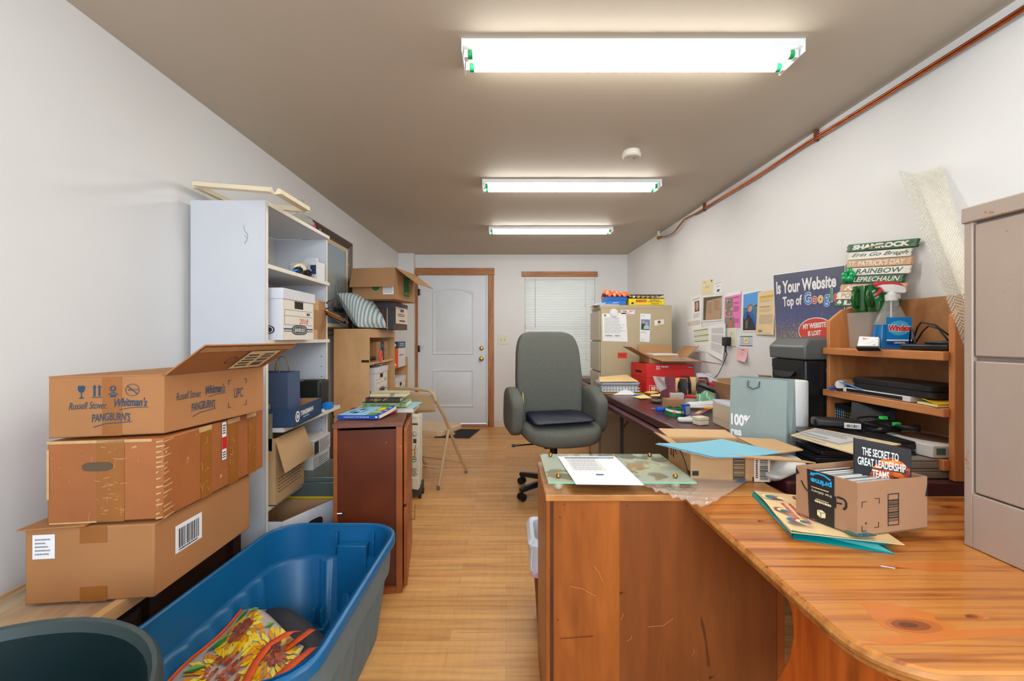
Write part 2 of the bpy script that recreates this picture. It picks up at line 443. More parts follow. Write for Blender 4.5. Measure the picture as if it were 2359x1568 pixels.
# --- door
CEDAR = wood('cedar_trim', (150, 88, 44), (206, 142, 86), (1.5, 20, 3), 0.5, knots=0.7)
CEDARH = wood('cedar_trim_level', (150, 88, 44), (206, 142, 86), (2, 20, 24), 0.5, knots=0.7)
CEDARV = wood('cedar_trim_upright', (150, 88, 44), (206, 142, 86), (24, 20, 2), 0.5, knots=0.7)
DOORW = mat('door_paint', (226, 232, 238), 0.4, var=0.02)
d = bpy.data.objects.new('door_1', None); COL.objects.link(d); d.location = ((dx0 + dx1) / 2, YB, 0); struct(d, 'white moulded two panel entrance door with arched upper panel')
ya = YB + 0.02
m = M(); m.box((at(967, 0, YB).x, ya, at(0, 975, YB).z), (at(1121, 0, YB).x, ya + .045, dz1 - .005))
def archpanel(S0, x0, x1, z0, z1, arch):
    """raised moulding of a door panel"""
    for k, (ins, dy) in enumerate(((0, 0.002), (0.022, 0.012), (0.034, 0.004), (0.07, 0.002))):
        pass
def loopz(x0, x1, z0, z1, arch, y):
    pts = [(x0, y, z0), (x1, y, z0), (x1, y, z1)]
    for i in range(1, 8):
        t = i / 8; pts.append((x1 + (x0 - x1) * t, y, z1 + arch * math.sin(PI * t)))
    return pts + [(x0, y, z1)]
px0, px1 = at(996, 0, YB).x, at(1092, 0, YB).x
for (z0, z1, ar) in ((at(0, 817, YB).z, at(0, 672, YB).z, 0.055), (at(0, 938, YB).z, at(0, 851, YB).z, 0.0)):
    L = [loopz(px0 + i, px1 - i, z0 + i, z1 - i, ar, ya + dy) for i, dy in ((0, 0.0), (0.008, -0.012), (0.02, -0.012), (0.028, 0.004 - .004), (0.045, -0.001), (0.06, -0.007))]
    m.loft([list(reversed(l)) for l in L], cap=(False, True))
m.build('door_panel', DOORW, d, world=True, smooth='auto', angle=25)
m = M()   # threshold
m.box((dx0, YB - .02, 0), (dx1, YB + .06, .03)); m.build('threshold', CEDARH, d, world=True)
m = M(); m.box((dx0, YB - .005, 0), (at(967, 0, YB).x, YB + .07, dz1)); m.box((at(1120.5, 0, YB).x, YB - .012, 0), (dx1 + .01, YB + .07, dz1)); m.box((dx0, YB - .005, dz1 - .004), (dx1, YB + .07, dz1 + .02)); m.build('door_jamb', DOORW, d, world=True)
for py in (673, 803, 930):
    p = at(965, py, YB); m = M(); m.box((p.x - .012, YB - .02, p.z - .045), (p.x + .012, YB + .02, p.z + .045)); m.build('hinge', BLACK, d, world=True)
p = at(1109, 802, YB); m = M(); m.lathe([(0.03, 0), (0.03, -0.01), (0.022, -.02), (0.012, -.022), (0, -.022)], (p.x, ya, p.z), axis='y'); m.box((p.x - .004, ya - .03, p.z - .012), (p.x + .004, ya - .02, p.z + .012)); m.build('deadbolt', BRASS, d, world=True, smooth='auto')
p = at(1109, 826, YB); m = M(); m.lathe([(0.032, 0), (0.032, -0.008), (0.012, -.012), (0.012, -.03), (0.027, -.042), (0.029, -.055), (0.02, -.066), (0, -.068)], (p.x, ya, p.z), axis='y'); m.build('door_knob', BRASS, d, world=True, smooth='auto')
def trimbox(name, a, b, mt, label): m = M(); m.box(a, b); return struct(m.build(name, mt, bevel=.003), label)
z1, z2 = at(0, 633, YB - .02).z, at(0, 617, YB - .02).z
trimbox('trim_2', (at(957, 0, YB - .03).x, YB - .03, z1), (at(1139, 0, YB - .03).x, YB, z2), CEDARH, 'cedar head casing across the top of the door')
trimbox('trim_3', (at(956.5, 0, YB - .02).x, YB - .02, 0), (dx0, YB, z1), CEDARV, 'narrow cedar casing on the hinge side of the door')
trimbox('trim_4', (at(1124, 0, YB - .02).x, YB - .02, 0), (at(1138, 0, YB - .02).x, YB, z1), CEDARV, 'knotty cedar casing on the knob side of the door')
z0 = at(0, 637, YB - .02).z
trimbox('trim_5', (at(1202, 0, YB - .03).x, YB - .03, z0), (at(1377, 0, YB - .03).x, YB, at(0, 625, YB - .03).z), CEDARH, 'cedar board across the top of the window')
trimbox('baseboard_back', (at(1138, 0, YB).x, YB - .012, 0), (1.65, YB, .09), mat('cream_vinyl', (222, 220, 204), 0.5), 'cream vinyl baseboard under the window wall')
trimbox('baseboard_right', (1.62, 4.9, 0), (1.65, 5.79, .09), MATS['cream_vinyl'], 'cream vinyl baseboard on the right wall')
trimbox('baseboard_left', (-1.45, 4.9, 0), (-1.425, 5.69, .09), MATS['cream_vinyl'], 'cream vinyl baseboard on the left wall')
# --- window
wn = bpy.data.objects.new('window_1', None); COL.objects.link(wn); wn.location = ((wx0 + wx1) / 2, YB + .05, wz0); struct(wn, 'window behind closed white blinds')
m = M(); m.box((wx0, YB + .06, wz0), (wx1, YB + .064, wz1)); m.build('window_pane', clear('window_glass', (230, 240, 245), 0.15), wn, world=True)
m = M()
for a in ((wx0, wz0, wx0 + .04, wz1), (wx1 - .04, wz0, wx1, wz1), (wx0, wz0, wx1, wz0 + .04), (wx0, wz1 - .04, wx1, wz1), (wx0, (wz0 + wz1) / 2 - .02, wx1, (wz0 + wz1) / 2 + .02)):
    m.box((a[0], YB + .05, a[1]), (a[2], YB + .08, a[3]))
m.build('window_frame', WHITE, wn, world=True)
m = M(); m.box((wx0 - .01, YB - .03, wz0 - .025), (wx1 + .01, YB + .09, wz0)); m.build('window_sill', WHITE, wn, world=True)
bl = thing('venetian_blind', 'closed white venetian blind hanging in the window', 'window blind', ((wx0 + wx1) / 2, YB + .015, wz0))
m = M(); m.box((wx0 + .005, YB - .005, wz1 - .04), (wx1 - .005, YB + .035, wz1)); m.build('headrail', WHITE, bl, world=True)
SLAT = mat('blind_slat', (246, 247, 242), 0.45)
m = M(); n = 58
for i in range(n):
    z = wz1 - .05 - (wz1 - wz0 - .07) * i / (n - 1); m.add([(wx0 + .008, YB - .003, z - .011), (wx1 - .008, YB - .003, z - .011), (wx1 - .008, YB + .016, z + .010), (wx0 + .008, YB + .016, z + .010)], [(0, 1, 2, 3)])
    m.add([(wx0 + .008, YB - .003, z - .011), (wx1 - .008, YB - .003, z - .011), (wx1 - .008, YB, z - .014), (wx0 + .008, YB, z - .014)], [(3, 2, 1, 0)])
m.build('slats', SLAT, bl, world=True)
m = M(); m.box((wx0 + .008, YB, wz0 + .002), (wx1 - .008, YB + .02, wz0 + .018)); m.build('bottom_rail', WHITE, bl, world=True)
p = at(1233, 0, YB - .01); m = M(); m.cyl((p.x, YB - .01, at(0, 641, YB).z), (p.x, YB - .01, at(0, 754, YB).z), .004, 6); m.build('tilt_wand', clear('clear_wand', (200, 205, 205), .6), bl, world=True)
p = at(1348, 0, YB - .01); m = M()
m.cyl((p.x, YB - .01, wz1 - .03), (p.x, YB - .01, at(0, 702, YB).z), .0015, 6); m.cyl((p.x + .012, YB - .01, wz1 - .03), (p.x + .012, YB - .01, at(0, 824, YB).z), .0015, 6)
m.cyl((p.x, YB - .01, at(0, 702, YB).z), (p.x, YB - .01, at(0, 702, YB).z - .03), .004, 8, r2=.007); m.cyl((p.x + .012, YB - .01, at(0, 824, YB).z), (p.x + .012, YB - .01, at(0, 824, YB).z - .03), .004, 8, r2=.007)
m.build('pull_cord', WHITE, bl, world=True)
# switch plate
def plate(name, label, S, toggles, mt):
    t = thing(name, label, 'switch', S(.5, .5))
    m = M(); m.prism([S(0, 0), S(1, 0), S(1, 1), S(0, 1)], S.n * .006); m.build('cover_plate', mt, t, world=True, bevel=.002)
    for u in toggles:
        m = M(); m.rect(S, u - .05, .38, u + .05, .62, .0065, 1); q = S(u, .5, .006); e = (S.b - S.a).normalized(); vv = (S.d - S.a).normalized()
        m.prism([q - e * .004 - vv * .006, q + e * .004 - vv * .006, q + e * .004 + vv * .012, q - e * .004 + vv * .012], S.n * .012, 0); m.build('toggle', [mt, GREYINK], t, world=True)
    return t
IVORY = mat('ivory_plastic', (228, 226, 200), 0.4)
a, b = at(1147.5, 793, YB - .001), at(1169.5, 771, YB - .001)
plate('light_switch', 'ivory double toggle switch plate between door and window', Surf(a, (b.x, a.y, a.z), b, (a.x, a.y, b.z)), (.32, .68), IVORY)
# door mat
q = [on(1030, 988, .004), on(1105, 989, .004), on(1081, 1008.5, .004), on(1000, 1007, .004)]
m = M(); m.prism([up(p, .001) for p in q], (0, 0, .007)); tag(m.build('door_mat', mat('mat_rubber', (40, 40, 38), 0.95, var=0.4, vscale=60), world=True, loc=up(q[0], .001)), 'small dark speckled door mat in front of the white door', 'mat')
# ================================================================ lights
TUBEM, nt, bb = _new('lit_tube'); bb.inputs['Base Color'].default_value = (1, 1, 1, 1)
bb.inputs['Emission Color'].default_value = (1.0, 0.972, 0.90, 1); bb.inputs['Emission Strength'].default_value = TUBE
FIX = mat('fixture_enamel', (238, 240, 240), 0.35)
def fixture(y0, x0, label):
    z = zc(y0 + .07); L = 1.24; t = thing('fluorescent_fixture', label, 'ceiling light', (x0 + L / 2, y0 + .07, z), 0, 'ceiling fluorescent fixtures')
    m = M(); m.box((-L / 2, -.07, -.026), (L / 2, .07, 0.002)); m.build('housing', FIX, t)
    m = M()
    for s in (-1, 1):
        m = M(); m.prism([(s * L / 2 + s * .0005, -.073, 0), (s * L / 2 + s * .0005, .073, 0), (s * L / 2, .073, -.05), (s * L / 2, -.073, -.05)], (s * .003, 0, 0)); m.build('end_plate', FIX, t)
    for y in (-.035, .04):
        m = M(); m.cyl((-L / 2 + .03, y, -.038), (L / 2 - .03, y, -.038), .014, 14); tb = m.build('fluorescent_tube', TUBEM, t, smooth='auto')
        for s in (-1, 1):
            m = M(); m.cyl((s * (L / 2 - .018), y, -.038), (s * (L / 2 - .036), y, -.038), .0148, 14); c = m.build('end_cap', mat('green_cap', (22, 150, 84), .4), tb, smooth='auto')
    for s in (-1, 1):
        for y in (-.035, .04): m = M(); m.box((s * (L / 2 - .018), y - .012, -.054), (s * (L / 2 - .004), y + .012, -.02)); m.build('lamp_socket', WHITE, t)
    return t
f1 = fixture(1.543, -.159, 'nearest of the three glowing fluorescent fixtures on the tan ceiling')
m = M(); m.box((-.56, -.015, -.035), (-.36, .012, -.029)); m.build('ballast_label', mat('ballast_tan', (190, 176, 150), .5), f1)
fixture(2.952, -.163, 'middle of the three fluorescent fixtures, beyond the smoke detector')
fixture(4.26, -.170, 'farthest of the three fluorescent fixtures, before the door wall')
fixture(0.13, -.16, 'fluorescent fixture added overhead out of the frame to light the near walls')  # unseen fixture, added for its light on the near walls
# smoke detector
p = at(1455, 334, 2.50); m = M(); z = zc(2.5)
t = thing('smoke_detector', 'round white smoke detector on the ceiling between two fixtures', 'smoke detector', (p.x, 2.5, z))
m.lathe([(.045, .002), (.050, -.004), (.050, -.018), (.054, -.020), (.054, -.032), (.046, -.040), (0.001, -.041)], (0, 0, 0), 28); m.build('detector_body', mat('detector_plastic', (226, 220, 206), .45), t, smooth='auto')
m = M(); m.lathe([(.008, -.040), (.008, -.044), (0, -.044)], (.012, -.01, 0), 12); m.lathe([(.004, -.040), (.004, -.043), (0, -.043)], (-.02, -.012, 0), 8); m.build('test_button', mat('detector_grey', (150, 146, 138), .5), t)
# copper pipes along the right wall / ceiling
COPPER = mat('copper', (196, 112, 70), 0.28, 1.0, var=.15, vscale=20)
t = thing('copper_pipe', 'long thin copper tubing clipped along the top of the right wall', 'pipe', (1.62, 1.2, 2.2))
pts = []
for k in range(0, 12):
    y = -1.3 + 4.95 * k / 11; pts.append((xr(y) - .016, y, zc(y) - .045 - .006 * math.sin(y * 5)))
pe = onx(1577, 505, 1.63)
pts += [(1.628, pe.y, pe.z)]
for (px, py) in ((1565, 520), (1553, 535), (1540, 543), (1523, 546)):
    q = onx(px, py, 1.61); pts.append((min(q.x, 1.632), q.y, q.z))
m = M(); m.tube(pts, .0065, 8); m.build('copper_tube', COPPER, t, smooth=True, world=True)
m = M(); m.tube([(p[0] - .004, p[1], p[2] - .013) for p in pts[:12]], .005, 8); m.build('second_tube', COPPER, t, smooth=True, world=True)
for y in (-.2, 1.0, 2.23, 3.5):
    m = M(); m.box((xr(y) - .026, y - .006, zc(y) - .064), (xr(y) - .004, y + .006, zc(y) - .002)); m.build('pipe_clip', mat('dull_copper', (130, 84, 60), .5, .6), t, world=True)
q = onx(1517, 546, 1.60); m = M(); m.cyl((q.x, q.y, q.z - .012), (q.x, q.y, zc(q.y)), .012, 10); m.build('painted_stub', WALL, t, world=True, smooth='auto')
m = M(); m.ell((q.x, q.y, q.z - .006), (.02, .02, .02)); m.cyl((q.x, q.y, q.z - .006), (q.x + .02, q.y - .04, q.z - .006), .012, 8); m.build('brass_fitting', BRASS, t, world=True, smooth=True)
# ================================================================ left side: white shelving unit
MELA = mat('white_melamine', (208, 212, 218), 0.35, var=0.02)
MELAE = mat('shelf_edge', (238, 232, 218), 0.4)
ZT = H + 315 * 1.867 / K
sh = thing('shelving_unit', 'tall white laminate shelving unit against the left wall, crowded with boxes', 'shelving unit', (-1.22, 2.2, 0))
xf, xb, yn, yf = -1.055, -1.385, 1.867, 2.54
m = M(); m.box((xb, yn, 0), (xf, yn + .018, ZT)); m.box((xf - .001, yn, 0), (xf + .001, yn + .018, ZT), 1); m.build('side_panel', [MELA, MELAE], sh, world=True)
m = M(); m.box((xb, yf, 0), (xf - .02, yf + .018, ZT - .02)); m.box((xf - .021, yf, 0), (xf - .019, yf + .018, ZT - .02), 1); m.build('side_panel', [MELA, MELAE], sh, world=True)
m = M(); m.box((xb, yn + .018, .02), (xb + .006, yf, ZT - .02)); m.build('back_panel', mat('melamine_back', (216, 212, 204), .5), sh, world=True)
SHZ = {}
def shelf(zf, zn, x=xf, name='shelf', th=.018):
    m = M(); p = [(xb + .006, yn + .018), (x, yn + .018), (x, yf), (xb + .006, yf)]
    zz = [zn, zn, zf, zf]
    m.hexa([(a[0], a[1], z - th) for a, z in zip(p, zz)] + [(a[0], a[1], z) for a, z in zip(p, zz)])
    m.box((x - .001, yn + .019, zn - th), (x + .0012, yf, zn), 1) if zf == zn else None
    return m.build(name, [MELA, MELAE], sh, world=True)
def zs(py): return H + (CY - py) * yn / K
shelf(ZT, ZT, name='top_panel')
z2s, z3s, z4s, z5s = zs(606), zs(783), zs(990), zs(1172)
shelf(z2s, z2s); shelf(z3s, z3s); 
m = M(); m.box((xb + .006, yn + .04, z4s - .02), (xf + .055, yf + .02, z4s)); m.box((xf + .054, yn + .04, z4s - .02), (xf + .056, yf + .02, z4s), 1); m.build('shelf', [MELA, MELAE], sh, world=True)
shelf(z5s, z5s); shelf(.10, .10)
m = M()
for z in [z4s + .05 + .06 * k for k in range(5)] + [z5s + .06 + .07 * k for k in range(4)]:
    m.box((xf - .05, yf - .002, z), (xf - .045, yf + .001, z + .005))
m.build('peg_holes', BLACK, sh, world=True)
p = at(560, 540, yn); m = M(); S = Surf((p.x - .03, yn - .0005, p.z - .04), (p.x + .03, yn - .0005, p.z - .04), tl=(p.x - .03, yn - .0005, p.z + .04))
m.stroke(S, [(.55, 1), (.62, .7), (.85, .5), (.8, .2), (.6, 0)], .035); m.stroke(S, [(.62, .45), (.8, .3)], .03); m.build('scuff_mark', GREYINK, sh, world=True)
# pale painted wooden frame, toilet-seat-like, lying on top
CREAMW = mat('cream_wood', (236, 222, 190), 0.5)
t = thing('wooden_frame', 'pale cream painted wooden frame lying on top of the white shelving unit', 'frame', (-1.1, 1.95, ZT))
def P3(px, py, D): return at(px, py, D)
a, b, c = at(457, 424, 1.86), at(633, 459, 1.80), at(663, 482, 2.02)
a = Vector((-1.345, 1.86, ZT + .055)); b = Vector((-.975, 1.79, ZT + .004)); c = Vector((-.965, 2.03, ZT + .002)); d_ = a + c - b + Vector((0, 0, .0))
m = M()
for (p, q) in ((a, b), (b, c), (c, d_), (d_, a)):
    e = (q - p).normalized(); n = Vector((0, 0, 1)); s = e.cross(n).normalized()
    m.loft([[p + s * o[0] * .03 + n * o[1] for o in ((0, 0), (.5, .022), (1, .016), (1, -.002), (0, -.004))] , [q + s * o[0] * .03 + n * o[1] for o in ((0, 0), (.5, .022), (1, .016), (1, -.002), (0, -.004))]])
m.build('frame_board', CREAMW, t, world=True)
# glass decanter lying behind the edge on top
q = onx(690, 500, -1.12); t = thing('glass_decanter', 'clear glass decanter on top of the white shelving unit', 'decanter', (-1.115, 2.30, ZT))
m = M(); m.lathe([(0, 0), (.06, 0), (.072, .015), (.062, .04), (.03, .055), (.014, .068), (.014, .078)], (0, 0, 0), 20); m.build('decanter_body', clear('thick_glass', (206, 206, 190), .55), t, smooth=True)
m = M(); m.lathe([(.012, .078), (.010, .10), (.017, .13), (.022, .142), (0, .143)], (0, 0, 0), 8); m.build('stopper', mat('cut_glass', (180, 184, 180), .1, alpha=.75), t)
for nm, c0, px, py, ln, lb in (('marker', (60, 190, 150), 717, 501, .06, 'small mint green marker standing on the white shelving unit'), ('marker', (240, 60, 160), 724, 512, .05, 'small bright pink marker standing on the white shelving unit')):
    q = onx(px, 530, -1.09); m = M(); m.lathe([(0, 0), (.007, 0), (.007, ln * .6), (.0045, ln * .75), (.003, ln), (0, ln)], (0, 0, 0), 10)
    tag(m.build(nm, mat('marker_%d' % c0[0], c0, .4), loc=(q.x, q.y, ZT), smooth='auto'), lb, 'marker')
q = onx(733, 525, -1.09); m = M(); m.box((-.012, -.02, 0), (.012, .02, .03)); tag(m.build('small_case', DARKGREY, loc=(q.x, q.y, ZT), bevel=.003), 'small dark grey case on the white shelving unit, beside the pink marker', 'case')
# --- shelf 1 contents (clock shelf)
q = onx(690, 630, -1.12); t = thing('desk_clock', 'small cut glass desk clock with a brass ring on the upper shelf', 'clock', (-1.13, q.y + .02, z2s), math.radians(35))
m = M(); m.box((-.05, -.015, 0), (.05, .018, .085)); m.build('glass_block', mat('clock_glass', (205, 210, 208), .12, alpha=.45), t, bevel=.006)
m = M()
for x in (-.045, .045):
    for k in range(7): m.box((x - .006, -.02, .005 + k * .011), (x + .006, -.012, .012 + k * .011))
m.build('ribbing', mat('ribbed_glass', (190, 196, 196), .15, alpha=.7), t)
S = Surf((-.035, -.0205, .008), (.035, -.0205, .008), tl=(-.035, -.0205, .078))
m = M(); m.disc(S, .5, .5, .46, .46, .002, 0); m.disc(S, .5, .5, .38, .38, .003, 1); m.stroke(S, [(.5, .5), (.5, .78)], .04, .004, 2); m.stroke(S, [(.5, .5), (.68, .58)], .05, .004, 2)
for k in range(12): a_ = PI * k / 6; m.stroke(S, [(.5 + .28 * math.cos(a_), .5 + .28 * math.sin(a_)), (.5 + .34 * math.cos(a_), .5 + .34 * math.sin(a_))], .025, .004, 2)
m.build('clock_dial', [BRASS, PAPER, INK], t)
q = onx(650, 618, -1.16); m = M(); m.ell((0, 0, .03), (.05, .04, .03)); tag(m.build('plastic_bag', clear('grey_film', (150, 156, 170), .5), loc=(-1.15, yn + .10, z2s), smooth=True), 'crumpled clear plastic bag at the near end of the clock shelf', 'bag')
for (px, py, ang, lb) in ((685, 632, .2, 'black rubber ended roll lying in front of the glass clock'), (706, 640, .3, 'black rubber ended roll nearest the white bulb box')):
    q = onx(px, py, -1.085); m = M(); m.lathe([(0, -.03), (.016, -.02), (.020, -.014), (.020, .014), (.016, .02), (.010, .02), (.008, .015), (0, .015)], (0, 0, .021), 16, axis='x')
    tag(m.build('rubber_roll', BLACK, loc=(-1.08, q.y, z2s), smooth='auto', rotz=-.9 + ang), lb, 'roll')
q = onx(670, 620, -1.08); m = M(); m.cyl((0, 0, .004), (.0, .05, .02), .006, 8); tag(m.build('lighter', mat('sky_blue_plastic', (30, 140, 230), .4), loc=(-1.075, q.y, z2s), smooth='auto'), 'small bright blue lighter at the edge of the clock shelf', 'lighter')
t = thing('bulb_box', 'small white light bulb box with a dark picture, on the upper shelf', 'box', (-1.10, 2.44, z2s), math.radians(-8))
m = M(); m.box((-.045, -.04, 0), (.04, .04, .10)); m.prism([(-.045, -.04, .10), (.04, -.04, .10), (.025, -.025, .125), (-.03, -.025, .125)], (0, .02, 0)); m.build('carton', WHITE, t)
m = M(); S = Surf((-.045, -.0402, 0), (.04, -.0402, 0), tl=(-.045, -.0402, .10)); m.rect(S, .1, .3, .95, .82, .0006, 0); m.disc(S, .52, .5, .12, .1, .0012, 1); m.stroke(S, [(.52, .6), (.52, .8)], .04, .0012, 1); m.lines(S, .15, .05, .85, .22, 3, m=2); m.build('printed_picture', [NAVY, PAPER, GREYINK], t)
# --- bankers boxes
BB = mat('box_white', (222, 224, 230), 0.7); BBC = mat('box_white_warm', (236, 230, 216), 0.7)
OVAL = mat('dark_badge', (48, 50, 54), .6); STRIPE = mat('stripe_blue', (44, 82, 120), .6)
HOLE = mat('hole_dark', (52, 40, 32), .9)
def rim(S, u0, u1, v, h, m):
    return (S, u0, v - h, u1, v)
def oval(m, S, u, v, ru, rv, mt, h=.0008):
    pts = [(u + ru * math.copysign(abs(math.cos(a)) ** .55, math.cos(a)), v + rv * math.copysign(abs(math.sin(a)) ** .75, math.sin(a))) for a in [2 * PI * i / 28 for i in range(28)]]
    m.poly(S, pts, h, mt)
OVU = .5
def bankers(label, loc, rotz, L=.38, W=.32, Hh=.26, year=None, group='white file storage boxes', big=True):
    """local: long side facing -y (length L along x), label end facing +x"""
    t = thing('file_box', label, 'storage box', loc, rotz, None)
    m = M(); hb = Hh - .012; x0, x1, y0, y1 = -L / 2, L / 2, -W / 2, W / 2
    cy, cz = 0, Hh * .68
    m.box((x0, y0, 0), (x1 - .003, y1, hb)); m.build('box_body', BB, t)
    # end wall with a real hand hole
    m = M(); hw, hh = .045, .018
    for a in ((y0, 0, y1, cz - hh), (y0, cz + hh, y1, hb), (y0, cz - hh, cy - hw, cz + hh), (cy + hw, cz - hh, y1, cz + hh)): m.box((x1 - .003, a[0], a[1]), (x1, a[2], a[3]))
    m.build('label_end', BBC, t)
    m = M(); m.box((x1 - .0025, cy - hw, cz - hh), (x1 - .0015, cy + hw, cz + hh)); m.build('hand_hole', HOLE, t)
    m = M(); m.box((x0 - .006, y0 - .006, hb - .045), (x1 + .006, y1 + .006, hb + .004)); m.build('lid', BB, t, bevel=.002)
    S = Surf((x1, y0, 0), (x1, y1, 0), tl=(x1, y0, hb)); m = M()
    m.rect(S, .03, .205, .28, .235, m=1); m.rect(S, .72, .205, .97, .235, m=1); m.rect(S, .03, .165, .28, .18, m=1); m.rect(S, .72, .165, .97, .18, m=1)
    oval(m, S, .52, .2, .25, .10, 0); oval(m, S, .52, .2, .22, .075, 2, .001); oval(m, S, .52, .2, .21, .068, 0, .0012)
    if big: m.text(S, 'BANKERS BOX', .35, .16, .69, .24, .0015, 2, bold=.02)
    for v in (.30, .48, .60): m.rect(S, .05, v, .95, v + .008, m=1)
    m.rect(S, .05, .30, .058, .60, m=1); m.rect(S, .75, .52, .86, .57, m=1)
    if year: m.text(S, year, .50, .33, .80, .44, .001, 3, shear=.2)
    m.build('end_print', [OVAL, STRIPE, PAPER, RED], t)
    S = Surf((x0, y0, 0), (x1, y0, 0), tl=(x0, y0, hb)); m = M()
    oval(m, S, .58, .2, .32, .105, 0); oval(m, S, .58, .2, .30, .085, 1, .001); oval(m, S, .58, .2, .29, .075, 0, .0012)
    if big: m.text(S, 'BANKERS BOX', .33, .16, .83, .24, .0015, 1, bold=.02)
    m.build('side_print', [OVAL, PAPER], t)
    return t
x1 = -1.04; nr = onx(669, 781, -.985)
bankers('white file storage box with 2018 written in red, on the white shelving unit', (-1.192, 2.085, z3s), 0, L=.355, W=.31, Hh=.245, year='2018')
# cardboard and envelopes beside it
t = thing('cardboard_box', 'narrow cardboard box standing behind the white 2018 box', 'box', (-1.15, 2.41, z3s))
m = M(); m.box((-.14, -.085, 0), (.09, .09, .22)); m.build('carton', KRAFT, t, bevel=.002)
m = M(); S = Surf((.0902, -.085, 0), (.0902, .09, 0), tl=(.0902, -.085, .22)); m.rect(S, .05, 0, .35, .25, m=0); m.rect(S, .1, .75, .45, 1, m=0); m.build('tape_patch', CLEARTAPE, t)
t = thing('leather_strap', 'brown leather strap looped out over the shelf edge beside the painting', 'strap', (-1.03, 2.5, z3s + .13))
LEATH = mat('brown_leather', (92, 60, 48), .5)
m = M(); m.tube([at(738, 715, 2.52), at(765, 707, 2.5), at(772, 688, 2.48), at(755, 695, 2.5), at(742, 715, 2.52)], .004, 6); m.tube([at(742, 717, 2.52), at(775, 722, 2.48), at(802, 742, 2.46), at(796, 750, 2.46), at(770, 735, 2.5), at(740, 716, 2.54)], .004, 6); m.build('strap_loop', LEATH, t, world=True, smooth=True)
t = thing('brown_envelope', 'brown paper envelope sticking out beside the white 2018 box', 'envelope', at(738, 712, 2.52))
m = M(); m.prism([at(735, 708, 2.47), at(735, 716, 2.56), at(792, 741, 2.56), at(795, 735, 2.47)], (0, 0, .003)); m.build('envelope_sheet', mat('brown_paper', (204, 150, 92), .8), t, world=True)
m = M(); m.ell(at(745, 702, 2.5), (.02, .02, .025), e=(1.4, 1.4)); tag(m.build('paper_wad', mat('grey_paper', (190, 192, 198), .7, bmp=.6, bscale=60), world=True, loc=at(745, 708, 2.5)), 'crumpled grey paper wad on the strap beside the painting', 'paper')
# --- gift bag shelf (z4)
t = thing('paper_gift_bag', 'dark blue paper gift bag with twisted handles on the middle shelf', 'bag', (-1.13, 2.13, z4s))
NB = mat('navy_paper', (70, 86, 116), .75, var=.08, vscale=9, bmp=.4, bscale=18)
m = M(); r0 = [(-.13, -.07), (.075, -.075), (.08, .04), (-.12, .05)]
def L(z, k=1.0): return [Vector((x * k, y * k, z)) for x, y in r0]
m.loft([L(0), L(.10, .99), L(.235, .97)], cap=(True, False)); m.loft([list(reversed(L(.235, .97))), list(reversed(L(.02, .95)))], cap=(False, False)); m.build('bag_body', NB, t)
for y in (-.06, .035):
    m = M(); m.tube([(-.01 + .035 * math.cos(a), y, .235 + .075 * math.sin(a) * (1 if i not in (0, 8) else 0)) for i, a in enumerate([PI * k / 8 for k in range(9)])], .003, 6); m.build('handle', mat('jute', (150, 116, 70), .8), t, smooth=True)
# black electronic box
t = thing('electronic_box', 'black boxy electronic device at the far end of the middle shelf', 'device', (-1.12, 2.42, z4s))
m = M(); m.box((-.10, -.05, 0), (.075, .09, .16)); m.build('device_case', mat('dusty_black', (38, 40, 32), .3), t, bevel=.004)
m = M(); m.box((.074, -.03, .02), (.078, .07, .15)); m.box((-.02, -.03, .16), (.07, .05, .165)); m.build('side_vent', BLACK, t)
# open navy paper ream box
t = thing('paper_box_lid', 'open dark blue copy paper box lid on the middle shelf', 'box', (-1.03, 2.07, z4s + .001))
q = [Vector((-1.13, 1.90, 0)), Vector((-.955, 1.915, 0)), Vector((-.985, 2.27, 0)), Vector((-1.16, 2.255, 0))]
m = M(); carton(m, q, z4s + .001, z4s + .085); m.build('carton', mat('navy_card', (34, 62, 92), .7), t, world=True)
m = M(); ins = [Vector((p.x, p.y, 0)) for p in q]; c0 = sum(ins, Vector()) / 4; ins = [p + (c0 - p).normalized() * .007 for p in ins]
m.loft([[up(p, z4s + .084) for p in reversed(ins)], [up(p, z4s + .006) for p in reversed(ins)]], cap=(False, True)); m.build('inner_lining', KRAFT, t, world=True)
S = Surf(up(q[1], z4s), up(q[2], z4s), tl=up(q[1], z4s + .085)); m = M(); m.text(S, 'HAMMERMILL', .20, .45, .66, .72, m=0, bold=.03, turn=True); m.lines(S, .3, .3, .5, .38, 1, m=0)
m.disc(S, .11, .5, .07, .3, m=0); m.disc(S, .11, .5, .045, .2, .001, m=1); m.disc(S, .11, .5, .03, .12, .0014, m=0); m.build('maker_print', [PAPER, MATS['navy_card']], t, world=True)
m = M(); m.box((-.04, -.025, 0), (.04, .025, .012)); m.box((-.04, -.006, .012), (.045, .02, .03)); tag(m.build('stapler', BLACK, loc=(-1.07, 2.0, z4s + .012), bevel=.004, rotz=.3), 'black stapler lying inside the open dark blue box lid', 'stapler')
q0 = onx(727, 925, -1.01); m = M(); m.box((-.02, -.03, 0), (.02, .03, .035)); tag(m.build('small_blue_box', mat('azure', (20, 130, 220), .5), loc=(-1.015, 2.42, z4s), bevel=.002), 'small bright blue box at the far end of the middle shelf', 'box')
m = M(); m.box((-.015, -.03, 0), (.015, .03, .01)); tag(m.build('white_clip', WHITE, loc=(-1.01, 2.33, z4s), bevel=.002, rotz=.4), 'small white piece beside the open dark blue box lid', 'clip')
t = thing('loose_cable', 'thin black cord hanging from the far end of the middle shelf', 'cord', at(748, 940, 2.5)); m = M(); m.tube([at(742, 925, 2.5), at(755, 930, 2.55), at(763, 945, 2.58), at(770, 962, 2.58)], .003, 6); m.build('cord_run', BLACK, t, world=True, smooth=True)
